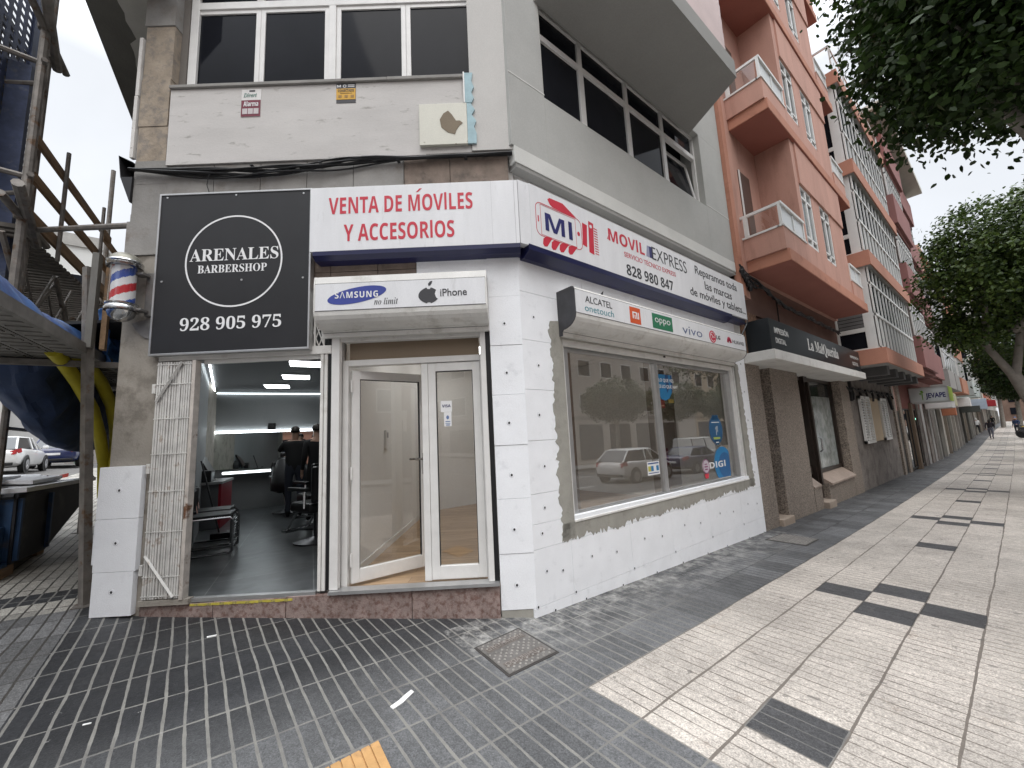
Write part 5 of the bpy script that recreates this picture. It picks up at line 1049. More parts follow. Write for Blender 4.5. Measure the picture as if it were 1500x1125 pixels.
limbs(T3, [(curve((3.9, 22, -.9), (3.8, 22, 2.2), (0, 0, 0)), .17, .13), (curve((3.8, 22, 2.2), (3.0, 22, 3.8), (-.1, 0, .1)), .09, .03), (curve((3.8, 22, 2.2), (4.6, 22.2, 3.9), (.1, 0, .1)), .09, .03)])
leaves(T3, [((3.8, 22, 3.9), (1.8, 2.0, 1.3)), ((2.9, 22, 3.3), (.9, 1.3, .8)), ((4.6, 22, 3.6), (1.1, 1.6, 1.0))], 15000, .12, .075, .15, 12, .3, 420)
for i, (x, y, s, l) in enumerate(((4.0, 29, 1.0, 'third leafy tree in the line along the kerb'), (4.0, 36, 1.05, 'small-looking kerb tree beyond the third one'), (4.0, 44, 1.1, 'distant kerb tree above the walkers'), (4.1, 52, 1.1, 'distant kerb tree past the walkers'), (3.0, 64, 1.15, 'far tree near the end of the pavement'), (1.5, 88, 1.5, 'tree closing the far end of the pavement'), (5.5, 96, 1.8, 'large tree at the far end of the road'))):
    dup(T3, l, (x, y, H(x, y)), .7 * i, s)

# ------------------------------------------------------------------ opposite side of the street, seen in the glass
def opposite(label, y0, y1, h, col, x=19.5):
    t = thing('opposite_building', label, 'building', (x, (y0+y1)/2, H(x, (y0+y1)/2))); m = MAT('opposite_render', col, .9, var=.1, vs=1)
    MB(t).box(x, x + 10, y0, y1, -1, h).build('body', m, t)
    MB(t).box(x - .03, x, y0, y1, 2.9, 3.2).build('string_course', MAT('opposite_band', tuple(c * .6 for c in col), .9), t)
    z = 3.6
    while z + 2 < h:
        for k in range(int((y1 - y0) / 3)):
            a = y0 + .8 + k * 3; m2 = MB(t); m2.box(x - .04, x, a, a + 1.6, z, z + 1.5); w = m2.build('window', white_fr, t); MB(t).box(x - .05, x - .04, a + .08, a + 1.52, z + .08, z + 1.42).build('pane', dark_pane, w)
        z += 3
    for k in range(int((y1 - y0) / 4)):
        a = y0 + .5 + k * 4; MB(t).box(x - .03, x, a, a + 3, -.4, 2.5).build('shopfront', dark_pane if k % 2 else dimroom, t)
    return t
opposite('brown block across the road mirrored in the shop window', 4, 22, 13, (.22, .15, .12)); opposite('pale block across the road mirrored beside the brown one', 22.05, 42, 11, (.42, .38, .34))
opposite('terracotta block across the road opposite the shop door', -14, 3.95, 12, (.34, .17, .12)); opposite('grey block across the road behind the photographer', -34, -14.05, 12, (.36, .34, .32)); opposite('sand coloured block far along the other side of the road', 42.05, 75, 12, (.45, .36, .26)); opposite('white block farthest along the other side of the road', 75.05, 130, 11, (.55, .54, .52))
t = thing('opposite_building', 'cream block closing the plaza behind the photographer', 'building', (0, -24, 0)); MB(t).box(-16, 12, -30, -24, -1, 11).build('body', MAT('cream_block', (.45, .40, .34), .9, var=.1), t)
for i in range(7):
    for j in range(3): w = MB(t).box(-14 + i*3.6, -12 + i*3.6, -24, -23.95, 3.5 + j*2.7, 5.2 + j*2.7).build('window', white_fr, t); MB(t).box(-13.9 + i*3.6, -12.1 + i*3.6, -23.95, -23.94, 3.6 + j*2.7, 5.1 + j*2.7).build('pane', dark_pane, w)
for i, (y, s, l) in enumerate(((19.4, 1.05, 'tree across the road whose crown shows in the left pane'), (27.0, 1.1, 'tree across the road whose crown shows in the right pane'), (36, 1.1, 'tree across the road farther than the parked van'))): dup(T3, l, (13.4, y, H(13.4, y) - .13), 1.3 * i, s)
# ------------------------------------------------------------------ people
skin_m = MAT('skin', (.42, .26, .19), .55, var=.06)
def person(label, loc, rz, J, cloth, hair=(.02, .015, .012), hairlen=.0, group=None, scale=1.0):
    """one continuous skinned body; J overrides joint positions (x right, y forward, z up, metres)"""
    B = dict(pel=(0,0,.95), sp=(0,.01,1.12), ch=(0,.0,1.32), nk=(0,.01,1.47), hd=(0,.03,1.58), ht=(0,.02,1.70),
             shL=(-.18,0,1.40), elL=(-.23,-.03,1.13), wrL=(-.23,.06,.90), haL=(-.225,.10,.82), shR=(.18,0,1.40), elR=(.23,-.03,1.13), wrR=(.23,.06,.90), haR=(.225,.10,.82),
             hpL=(-.095,0,.90), knL=(-.10,.02,.50), anL=(-.10,-.02,.09), toL=(-.11,.13,.035), hpR=(.095,0,.90), knR=(.10,.02,.50), anR=(.10,-.02,.09), toR=(.11,.13,.035))
    B.update(J); names = list(B); R = dict(pel=(.15,.11), sp=(.14,.10), ch=(.165,.115), nk=(.058,.06), hd=(.075,.095), ht=(.055,.07))
    for s in 'LR':
        R.update({'sh'+s:(.068,.07), 'el'+s:(.046,.046), 'wr'+s:(.03,.027), 'ha'+s:(.036,.018), 'hp'+s:(.09,.095), 'kn'+s:(.06,.062), 'an'+s:(.042,.045), 'to'+s:(.042,.03)})
    E_ = [('pel','sp'),('sp','ch'),('ch','nk'),('nk','hd'),('hd','ht')]
    for s in 'LR': E_ += [('ch','sh'+s),('sh'+s,'el'+s),('el'+s,'wr'+s),('wr'+s,'ha'+s),('pel','hp'+s),('hp'+s,'kn'+s),('kn'+s,'an'+s),('an'+s,'to'+s)]
    for s in 'LR':
        h = Vector(B['ha'+s]); w = Vector(B['wr'+s]); d = (h-w).normalized(); sd = d.cross(Vector((0,1,0.01))).normalized() if abs(d.y) < .9 else Vector((1,0,0)); sd = sd if s == 'R' else -sd
        ac = d.cross(sd).normalized()
        for i, (o, l) in enumerate(((-.028,.06),(-.010,.075),(.010,.07),(.027,.055))):
            n = f'f{s}{i}'; B[n] = tuple(h + ac*o + d*l + sd*-.008); R[n] = (.009,.009); E_.append(('ha'+s, n)); names.append(n)
        n = f't{s}'; B[n] = tuple(w.lerp(h,.5) + ac*-.055 + d*.045); R[n] = (.010,.010); E_.append(('ha'+s, n)); names.append(n)
    me = bpy.data.meshes.new('body_cage'); ix = {n: i for i, n in enumerate(names)}
    me.from_pydata([B[n] for n in names], [(ix[a], ix[b]) for a, b in E_], [])
    o = bpy.data.objects.new('body_cage', me); COL.objects.link(o)
    o.modifiers.new('skin', 'SKIN'); 
    if not me.skin_vertices: pass
    for n in names: v = me.skin_vertices[0].data[ix[n]]; v.radius = R[n]; v.use_root = (n == 'pel')
    sb = o.modifiers.new('sub', 'SUBSURF'); sb.levels = 1; sb.render_levels = 1
    bpy.context.view_layer.update()
    m2 = bpy.data.meshes.new_from_object(o.evaluated_get(bpy.context.evaluated_depsgraph_get())); bpy.data.objects.remove(o); bpy.data.meshes.remove(me)
    top, leg, shoe = cloth; mats = [skin_m] + [MAT('clothing', c, .85, var=.1, vs=8) for c in (top, leg, shoe)]
    for m in mats: m2.materials.append(m)
    seg = [(Vector(B[a]), Vector(B[b]), a, b) for a, b in E_]
    def kind(p):
        best = None
        for a, b, na, nb in seg:
            ab = b-a; t = max(0, min(1, (p-a).dot(ab)/max(ab.length_squared, 1e-9))); d = (p-(a+ab*t)).length
            if best is None or d < best[0]: best = (d, na, nb, t)
        _, na, nb, t = best
        if nb in ('hd','ht') or (na == 'nk') or (nb == 'nk' and t > .75): return 0
        if nb[0] in 'ft' and nb[1] in 'LR' and len(nb) <= 3 and nb[:2] != 'to': return 0
        if nb.startswith('ha') or (nb.startswith('wr') and t > .92): return 0
        if nb.startswith('to') or (nb.startswith('an') and t > .93): return 3
        if nb[:2] in ('hp','kn','an'): return 2
        return 1
    for p in m2.polygons: p.material_index = kind(p.center); p.use_smooth = True
    m2.name = 'person'; r = bpy.data.objects.new('person', m2); COL.objects.link(r)
    r.matrix_world = Matrix.Translation(loc) @ Matrix.Rotation(rz, 4, 'Z') @ Matrix.Scale(scale, 4); tag(r, label, 'person', group); _inv[r.name] = ID
    hd = Vector(B['hd']); ht = Vector(B['ht']); up = (ht-hd).normalized(); c = hd.lerp(ht, .62); mb = MB(); vs = []; fs = []; n, q = 14, 7
    for j in range(q+1):
        a = PI*.62*j/q
        for k in range(n):
            w = 2*PI*k/n; front = max(0, math.sin(w)); aa = a*(1-.42*front) ; vs.append(c + Vector((.085*math.sin(aa)*math.cos(w), .102*math.sin(aa)*math.sin(w)-.012, .098*math.cos(aa) - hairlen*(j/q)*(1-front))))
    for j in range(q):
        for k in range(n): fs.append((j*n+k, j*n+(k+1)%n, (j+1)*n+(k+1)%n, (j+1)*n+k))
    mb.add(vs, fs); ho = mb.build('hair', MAT('hair', hair, .6), r, smooth=True); s_ = ho.modifiers.new('t', 'SOLIDIFY'); s_.thickness = .012
    m = MB(); fy = hd.lerp(ht, .35)
    m.ext([(.0, 0), (.016, .0), (.004, .045)], 'x', -.011, .011); m.v = [v + Vector((fy.x, fy.y + .098, fy.z - .03)) for v in m.v]; m.build('nose', skin_m, r, smooth=True)
    return r
walk = dict(knL=(-.10,.16,.52), anL=(-.10,.20,.10), toL=(-.11,.35,.06), knR=(.10,-.02,.50), anR=(.10,-.28,.16), toR=(.11,-.16,.05), elL=(-.23,-.14,1.15), wrL=(-.22,-.12,.90), haL=(-.215,-.10,.82), elR=(.23,.06,1.14), wrR=(.22,.20,.93), haR=(.215,.26,.87))
stand = dict()
def street(x, y): return (x, y, H(x, y))
person('person in a white hooded jacket and black trousers walking away along the shopfronts', street(.15, 62), 0.1, walk, ((.62, .62, .62), (.015, .015, .018), (.5, .5, .5)), hair=(.6, .6, .6), hairlen=.1)
person('person with long dark hair in a dark jacket and grey trousers walking away mid pavement', street(1.3, 52), -.1, walk, ((.025, .02, .025), (.12, .12, .15), (.03, .03, .03)), hairlen=.2)
person('person in dark blue standing by the parked scooters at the far kerb', street(2.75, 58), 2.6, dict(elL=(-.3,.05,1.15), wrL=(-.2,.22,1.05), haL=(-.15,.28,1.06)), ((.02, .035, .09), (.02, .02, .03), (.02, .02, .02)), hair=(.05, .10, .22))
person('person in black farthest away walking close to the shopfronts', street(.5, 92), 0, walk, ((.02, .02, .02), (.02, .02, .02), (.02, .02, .02)))
# parked motorbikes beyond the second kerb walker
def motorbike(label, x, y, rz, col):
    t = thing('motorbike', label, 'motorbike', street(x, y), rz); m = MB()
    for q in (-.62, .62): MB().lathe([(.20, -.05), (.29, -.05), (.31, 0), (.29, .05), (.20, .05)], (q, 0, .31), 20, axis='y').build('wheel', black, t)
    b = MB(); b.ext([(-.75, .62), (-.55, .80), (-.1, .76), (.0, .62), (.32, .95), (.42, 1.0), (.5, .8), (.62, .62), (.25, .35), (-.35, .35)], 'y', -.13, .13); b.build('body', MAT('bike_paint', col, .3, coat=.4), t, bevel=.04)
    MB().box(-.72, -.02, -.13, .13, .78, .86).build('saddle', black, t, bevel=.03); h = MB(); h.tube([(.38, -.34, 1.06), (.44, 0, 1.02), (.38, .34, 1.06)], .018); h.tube([(.44, 0, 1.0), (.62, 0, .31)], .03); h.build('handlebar', chrome, t); MB().lathe([(.02, .42), (.09, .44), (.09, .5), (.03, .54)], (0, 0, .9), 12, axis='x').build('headlight', white_fr, t)
motorbike('black scooter parked at the kerb beside the person in dark blue', 3.5, 56, .2, (.03, .03, .035)); motorbike('yellow scooter parked at the kerb behind the person in dark blue', 3.6, 61, .3, (.55, .36, .03)); motorbike('dark grey scooter parked nearest at the far kerb', 3.55, 53.5, .15, (.06, .06, .07))

# ------------------------------------------------------------------ cars
tyre_m = MAT('tyre', (.018, .018, .018), .85); rim_m = MAT('rim', (.42, .42, .43), .35, .8); glass_car = MAT('car_glass', (.02, .024, .028), .05, spec=.7, fine=0); red_lamp = MAT('red_lamp', (.35, .01, .012), .2, fine=0); white_lamp = MAT('clear_lamp', (.6, .6, .6), .15)
plate_m = MAT('number_plate', (.7, .7, .7), .5)
def car(label, loc, rz, col, kind='hatch', group=None):
    t = thing('parked_car', label, 'car', loc, rz, group); paint = MAT('car_paint', col, .28, var=.03, spec=.5, coat=.6, fine=.02)
    #            x     zlow zbelt halfw  (front is +x)
    st = {'hatch': [(-2.05,.42,.78,.70),(-1.98,.30,.96,.80),(-1.7,.24,1.02,.87),(-1.0,.22,1.0,.90),(0,.21,.97,.90),(.8,.22,.95,.89),(1.3,.24,.92,.88),(1.75,.26,.82,.84),(2.0,.30,.70,.74),(2.1,.38,.58,.60)],
          'sedan': [(-2.3,.42,.80,.70),(-2.22,.30,.98,.80),(-1.7,.24,1.0,.88),(-1.0,.22,.97,.91),(0,.21,.95,.91),(.9,.22,.93,.90),(1.5,.24,.88,.88),(1.95,.26,.78,.84),(2.2,.30,.66,.74),(2.3,.38,.56,.60)],
          'van': [(-2.5,.40,.9,.85),(-2.46,.30,1.1,.92),(-1.5,.26,1.15,.95),(-.5,.24,1.12,.95),(.6,.24,1.1,.95),(1.4,.26,1.08,.93),(1.9,.28,1.0,.9),(2.3,.32,.85,.82),(2.45,.40,.7,.7)]}[kind]
    gh = {'hatch': [(-1.95,-1.35),(-.35,-.25),(.25,.05),(1.3,.35)], 'sedan': [(-1.75,-1.05),(-.5,-.35),(.2,.1),(1.2,.42)], 'van': [(-2.46,-2.40),(-.8,-.8),(.5,.5),(1.8,1.15)]}[kind]
    roof = {'hatch': 1.52, 'sedan': 1.42, 'van': 1.95}[kind]
    m = MB(); prof = []
    for x, zl, zb, w in st: prof.append([(w*.82, zl), (w*.97, zl+.10), (w, zl+.28), (w*.995, zb-.22), (w*.965, zb-.06), (w*.90, zb), (w*.45, zb+.025), (0, zb+.03)])
    n = len(prof[0]); vs = []; fs = []
    for (x, *_), pr in zip(st, prof): vs += [(x, y, z) for y, z in pr] + [(x, -y, z) for y, z in pr[::-1][1:]]
    k = 2*n-1
    for i in range(len(st)-1):
        for j in range(k): fs.append((i*k+j, i*k+(j+1) % k, (i+1)*k+(j+1) % k, (i+1)*k+j))
    fs += [tuple(range(k))[::-1], tuple(range((len(st)-1)*k, len(st)*k))]
    m.add(vs, fs); b = m.build('body', paint, t, smooth=True); s_ = b.modifiers.new('sub', 'SUBSURF'); s_.levels = 1; s_.render_levels = 1
    zb = st[3][2]; wb = st[3][3]*.90; wr = wb*.80; m = MB(); bl = []
    (a0, r0), (a1, r1), (a2, r2), (a3, r3) = gh
    base = [(a0, wb*.9), (a1, wb), (a2, wb), (a3, wb*.88)]; top = [(r0, wr*.92), (r1, wr), (r2, wr), (r3, wr*.92)]
    vs = [(x, y, zb-.02) for x, y in base] + [(x, -y, zb-.02) for x, y in base[::-1]] + [(x, y, roof-.05) for x, y in top] + [(x, -y, roof-.05) for x, y in top[::-1]]
    m.add(vs, [tuple(range(8))[::-1], tuple(range(8, 16))] + [(i, (i+1) % 8, 8+(i+1) % 8, 8+i) for i in range(8)])
    m.build('greenhouse', glass_car if kind != 'van' else paint, t)
    m = MB(); tp = [(x*1.0, y*1.03) for x, y in top]
    vs = [(x, y, roof-.055) for x, y in tp] + [(x, -y, roof-.055) for x, y in tp[::-1]] + [(x*.92, y*.85, roof) for x, y in tp] + [(x*.92, -y*.85, roof) for x, y in tp[::-1]]
    m.add(vs, [tuple(range(8))[::-1], tuple(range(8, 16))] + [(i, (i+1) % 8, 8+(i+1) % 8, 8+i) for i in range(8)]); m.build('roof', paint, t, smooth=True)
    for s in (1, -1):
        for (xa, ya), (xb, yb) in zip(base, top): MB().tube([(xa, s*ya*1.005, zb-.03), (xb, s*yb*1.01, roof-.05)], .035 if kind != 'sedan' else .03, 6).build('pillar', paint if kind != 'van' else black, t)
    if kind == 'van':
        m = MB(); 
        for s in (1, -1): m.add([(.6, s*(wb+.004), zb+.05), (1.55, s*(wb*.93+.006), zb+.05), (1.1, s*(wr*.95+.02), roof-.2), (.6, s*(wr+.025), roof-.2)], [(0, 1, 2, 3)])
        m.build('side_window', glass_car, t)
    wx = {'hatch': (-1.28, 1.32), 'sedan': (-1.38, 1.42), 'van': (-1.6, 1.6)}[kind]; hw = st[3][3]
    for x in wx:
        for s in (1, -1):
            w = MB().lathe([(.20, -.10), (.30, -.105), (.33, -.06), (.33, .06), (.30, .105), (.20, .10)], (x, s*(hw-.08), .33), 24, axis='y').build('wheel', tyre_m, t)
            r = MB(); r.lathe([(.02, 0), (.205, 0), (.21, .012), (.19, .02)] if s > 0 else [(.02, 0), (.205, 0), (.21, -.012), (.19, -.02)], (x, s*(hw+.022), .33), 20, axis='y')
            for q in range(5): a = 2*PI*q/5; r.tube([(x, s*(hw+.03), .33), (x+.18*math.cos(a), s*(hw+.03), .33+.18*math.sin(a))], .02, 5)
            r.build('rim', rim_m, w)
            MB().lathe([(.345, -.02), (.395, -.01), (.395, .01), (.345, .02)], (x, s*(hw-.005), .34), 24, axis='y').build('wheel_arch', black, t)
    xr, xf = st[0][0], st[-1][0]
    for s in (1, -1):
        m = MB(); m.add([(xr+.03, s*.55, .74), (xr+.02, s*.72, .76), (xr+.26, s*(hw-.035), .84), (xr+.24, s*(hw-.06), 1.0), (xr+.06, s*.74, .95), (xr+.05, s*.58, .9)], [(0, 1, 4, 5), (1, 2, 3, 4)]); o = m.build('tail_light', red_lamp, t); q = o.modifiers.new('t', 'SOLIDIFY'); q.thickness = .04
        m = MB(); m.add([(xf-.10, s*.50, .56), (xf-.20, s*.74, .60), (xf-.42, s*(hw-.10), .70), (xf-.38, s*(hw-.16), .78), (xf-.22, s*.66, .72)], [(0, 1, 4), (1, 2, 3, 4)]); o = m.build('headlight', white_lamp, t); q = o.modifiers.new('t', 'SOLIDIFY'); q.thickness = .04
        MB().box(.95, 1.1, s*(hw+.02)-.09, s*(hw+.02)+.09, zb+.0, zb+.14).build('mirror', paint, t, bevel=.03)
        MB().box(-.25, -.08, s*hw-.012, s*hw+.012, zb-.15, zb-.12).build('door_handle', paint, t)
    MB().box(xr-.012, xr+.01, -.26, .26, .62, .73).build('number_plate', plate_m, t); MB().box(xr+.0, xr+.06, -.7, .7, .32, .44).build('bumper', black, t, bevel=.02)
    return t
a = F0A + .1
car('white hatchback parked in the side street behind the skip', (-24.3, -8.75, H(-24.3, -8.75) + .006), a, (.72, .72, .71)); car('dark navy car parked in the side street beyond the white hatchback', (-29.3, -7.9, H(-29.3, -7.9)), a, (.012, .02, .075), 'hatch')
car('white car parked across the road, mirrored in the left pane', (8.6, 14.3, H(8.6, 14.3) - .13), PI/2, (.7, .7, .69)); car('dark blue saloon parked across the road, mirrored in the right pane', (8.8, 20.2, H(8.8, 20) - .13), PI/2, (.015, .02, .07), 'sedan')
car('white van parked across the road, mirrored at the right of the window', (11.0, 25.6, H(11, 25.6) - .13), PI/2, (.68, .68, .66), 'van'); car('grey saloon parked across the road near the plaza', (8.7, 7.2, H(8.7, 7.2) - .13), PI/2, (.12, .12, .13), 'sedan')
car('silver hatchback parked far along the kerb under the trees', (6.3, 34, H(6.3, 34) - .13), PI/2, (.35, .36, .37)); car('black saloon parked far along the kerb beyond the silver hatchback', (6.3, 41, H(6.3, 41) - .13), PI/2, (.02, .02, .02), 'sedan')
# ------------------------------------------------------------------ scaffold and works in the side street
rust = MAT('rusty_tube', (.20, .185, .17), .6, .35, var=.3, vs=8, col2=(.14, .085, .05), c2lo=.55, c2hi=.68, c2s=9)
plank = MAT('scaffold_plank', (.24, .155, .09), .85, var=.3, vs=5, bump=.3, bs=30, col2=(.17, .14, .115), c2s=4, stretch=(.4, 3, 3))
deck_m = MAT('galvanised_deck', (.20, .19, .175), .7, .2, var=.25, vs=6)
tarp = MAT('blue_tarp', (.045, .11, .27), .45, var=.35, vs=4, bump=.6, bs=8, col2=(.02, .05, .16), c2lo=.45, c2hi=.6, c2s=5, spec=.5)
tarp_d = MAT('navy_debris_bag', (.026, .048, .115), .7, var=.4, vs=3, bump=.6, bs=9)
SC = thing('scaffold', 'rusty tube scaffold with timber rails and blue sheeting in the side street', 'scaffold', (-3.7, -4.2, .3), F0A)
def sc(nm, m, fn, parent=None, **k):
    mb = MB(SC, F0); fn(mb); return mb.build(nm, m, parent or SC, **k)
g0 = .25
# inner and outer standards
for (x, y, z1) in ((.35, .17, 3.58), (-2.45, .4, 2.7), (-2.45, 1.5, 2.7), (1.8, 1.33, 2.75), (4.5, 1.33, 7), (4.5, .3, 2.7), (7.5, .3, 7), (7.5, 1.33, 7)):
    p = F0 @ Vector((x, y, 0)); z0 = H(p.x, p.y)
    sc('standard', rust, lambda m: m.tube([(x, y, z0), (x+.03, y+.205, z1)], .048, 4) if x == .35 else m.tube([(x, y, z0), (x, y, z1)], .035, 8))
    sc('base_plate', rust, lambda m: m.box(x-.08, x+.08, y-.08, y+.08, z0, z0+.012))
# lower protective deck: ribbed metal planks
for i in range(5):
    y = .36 + i*.25
    dk = sc('deck_plank', deck_m, lambda m: m.box(-2.6, 6.2, y, y+.235, 2.70, 2.735))
    sc('plank_rib', deck_m, lambda m: [m.box(-2.6 + q*.16, -2.53 + q*.16, y+.03, y+.20, 2.69, 2.70) for q in range(55)], parent=dk)
sc('edge_beam', deck_m, lambda m: m.box(-2.6, 6.2, .315, .355, 2.66, 2.76))
for x in (.78, 2.4, 4.4): sc('transom', rust, lambda m: m.box(x-.03, x+.03, -.0, 1.62, 2.60, 2.66))
sc('brace', rust, lambda m: m.tube([(1.82, 1.33, 2.2), (1.2, 1.2, 2.6)], .025, 6)); sc('handrail', rust, lambda m: m.tube([(1.8, 1.33, 2.02), (5.2, 1.33, 2.0)], .022, 6))
sc('upright_plank', MAT('grey_plank', (.17, .165, .15), .85, var=.2), lambda m: m.box(.28, .40, .28, .33, 2.72, 3.72)); sc('upright_plank', plank, lambda m: m.box(.36, .44, .20, .24, 2.72, 3.60))
# tower and the upper deck with timber guard rails
for (x, y) in ((1.28, 1.2), (1.66, 1.30)):
    p = F0 @ Vector((x, y, 0)); sc('tower_leg', rust, lambda m: m.tube([(x, y, 2.75), (x, y, 9.2)], .045, 10))
for (x, y) in ((1.15, 1.9), (1.7, 2.1)): sc('tower_leg', rust, lambda m: m.tube([(x, y, 2.75), (x, y, 9.2)], .04, 8))
def lattice(m):
    z = 3.0; k = 0
    while z < 8.8: m.tube([(1.28, 1.2, z), (1.66, 1.30, z+.42)] if k % 2 else [(1.66, 1.30, z), (1.28, 1.2, z+.42)], .02, 6); z += .42; k += 1
    for z in (3.4, 4.9, 6.4, 7.9): m.tube([(1.2, 1.15, z), (1.7, 1.35, z)], .03, 6); m.tube([(1.28, 1.2, z), (1.15, 1.9, z)], .03, 6); m.tube([(1.66, 1.3, z), (1.7, 2.1, z-.3)], .03, 6)
sc('tower_bracing', rust, lattice)
for z in (4.42, 6.9): sc('clamped_ledger', rust, lambda m: [m.tube([(.7, 1.05, z+.1), (1.8, 1.25, z-.15)], .05, 8), m.tube([(.8, 1.2, z), (1.9, 1.2, z-.1)], .04, 8), m.lathe([(.07, -.05), (.08, 0), (.07, .05)], (1.28, 1.2, z), 8), m.lathe([(.07, -.05), (.08, 0), (.07, .05)], (1.66, 1.3, z-.08), 8)])
for z, w in ((5.38, .11), (4.90, .12), (4.40, .15)): 
    rl = sc('guard_rail', plank, lambda m: m.box(1.35, 4.1, 1.17, 1.21, z, z+w)); sc('guard_rail', plank, lambda m: m.box(3.9, 9.0, 1.215, 1.25, z-.02, z+w-.02))
for x in (2.05, 3.5, 5.2): sc('rail_post', rust, lambda m: m.tube([(x, 1.14, 4.2), (x, 1.14, 5.75)], .024, 6))
deck_dk = MAT('dark_rusty_deck', (.085, .075, .065), .75, .2, var=.4, vs=6)
sc('upper_deck', deck_dk, lambda m: [m.box(1.35 + q*.13, 1.42 + q*.13, 1.25, 2.6, 4.28, 4.33) for q in range(55)])
for i in range(5): sc('deck_truss', rust, lambda m: [m.tube([(1.3 + i*1.4, 1.35, 4.2), (2.1 + i*1.4, 1.35, 3.3)], .03, 6), m.tube([(2.1 + i*1.4, 1.4, 3.3), (2.9 + i*1.4, 1.4, 4.2)], .03, 6), m.tube([(1.3 + i*1.4, 2.1, 3.4), (2.7 + i*1.4, 1.4, 4.0)], .025, 6)])
for i in range(9): sc('cross_brace', rust, lambda m: [m.tube([(1.8 + i*.62, 1.32, 3.1 + .04*(i % 3)), (2.7 + i*.62, 1.36, 4.2)], .018, 5), m.tube([(2.5 + i*.62, 1.5, 3.0), (1.7 + i*.62, 1.5, 4.1)], .016, 5)])
for i in range(9): sc('lower_slat', deck_dk, lambda m: m.box(2.0, 7.5, 2.2 + .0, 2.25, 3.02 + i*.14, 3.09 + i*.14))
sc('wall_tie', rust, lambda m: [m.tube([(1.5, 1.15, 4.36), (.12, -.02, 4.02)], .032, 8), m.box(.06, .14, -.02, .02, 3.94, 4.10)])
# blue perforated sheet and netting on the tower
def netting(m, x0, x1, y, z0, z1, nx, nz, hole=.55):
    dx, dz = (x1-x0)/nx, (z1-z0)/nz
    for i in range(nx+1): m.box(x0+i*dx-dx*(1-hole)/2, x0+i*dx+dx*(1-hole)/2, y, y+.01, z0, z1)
    for j in range(nz+1): m.box(x0, x1, y+.001, y+.009, z0+j*dz-dz*(1-hole)/2, z0+j*dz+dz*(1-hole)/2)
blue_p = MAT('blue_painted_steel', (.045, .06, .115), .6, .2, var=.4, vs=5, col2=(.10, .11, .13), c2s=9)
sc('perforated_panel', deck_dk, lambda m: netting(m, 1.3, 2.6, 1.72, 4.4, 7.3, 13, 30)); sc('perforated_panel', blue_p, lambda m: netting(m, 1.25, 2.1, 1.62, 5.0, 8.0, 5, 26)); sc('side_sheet', blue_p, lambda m: m.box(2.08, 2.36, 1.60, 1.63, 6.5, 8.1)); sc('side_sheet', blue_p, lambda m: m.box(1.66, 1.74, 1.42, 1.62, 2.9, 6.6))
sc('top_frame', rust, lambda m: [m.tube([(.4, 1.4, 8.1), (1.4, 1.25, 7.95)], .03, 6), m.tube([(.4, 1.4, 7.75), (1.4, 1.25, 7.6)], .03, 6), m.tube([(.4, 1.4, 8.1), (.95, 1.3, 7.7)], .03, 6), m.tube([(1.3, 1.2, 7.9), (1.66, 1.3, 8.5)], .03, 6)])
# tarpaulin along the deck edge and debris bag slung under it
def cloth(nm, m, fn, nu, nv, label, cat, seed):
    r_ = np.random.default_rng(seed); mb = MB(None, F0); vs = [fn(i/(nu-1), j/(nv-1), r_.normal(size=3)) for i in range(nu) for j in range(nv)]
    mb.add(vs, [(i*nv+j, i*nv+j+1, (i+1)*nv+j+1, (i+1)*nv+j) for i in range(nu-1) for j in range(nv-1)])
    o = mb.build(nm, m, smooth=True); s_ = o.modifiers.new('t', 'SOLIDIFY'); s_.thickness = .008; b_ = o.modifiers.new('s', 'SUBSURF'); b_.levels = 1; b_.render_levels = 1; return tag(o, label, cat)
def ridge(u, v, n):
    x = -2.4 + 4.6*u; w = math.sin(PI*v); return (x, .33 + .55*v + .02*n[1], 2.75 + (.30 + .06*math.sin(9*u) + .03*math.sin(23*u))*w*(1.15-.35*u) + .012*n[2] + (-.05 if v < .05 else 0))
cloth('tarpaulin', tarp, ridge, 44, 10, 'crumpled blue tarpaulin lying along the edge of the scaffold deck', 'tarpaulin', 1)
cloth('tarpaulin', MAT('bright_blue_tarp', (.05, .15, .40), .45, var=.35, vs=6, bump=.6, bs=10), lambda u, v, n: (.75 + .9*u + .02*n[0], .22 + .12*math.sin(5*u) + .03*n[1] + .1*v, 2.66 + .62*v*(1-.25*u) + .02*n[2]), 12, 12, 'bright blue end of tarpaulin bunched behind the scaffold post and barber pole', 'tarpaulin', 2)
cloth('debris_net', tarp_d, lambda u, v, n: (.85 + 2.6*u + .02*n[0], .72 + .6*v + .03*n[1], 2.68 - (.95*math.sin(PI*min(.5, (u**.75)*.62)) * (.25 + .75*math.sin(PI*v)**.6 if 0 < v < 1 else .05)) + .012*n[2]), 26, 14, 'dark navy debris sheet sagging below the scaffold deck', 'debris sheet', 3)
yel = MAT('yellow_chute', (.50, .43, .03), .5, var=.15, vs=4)
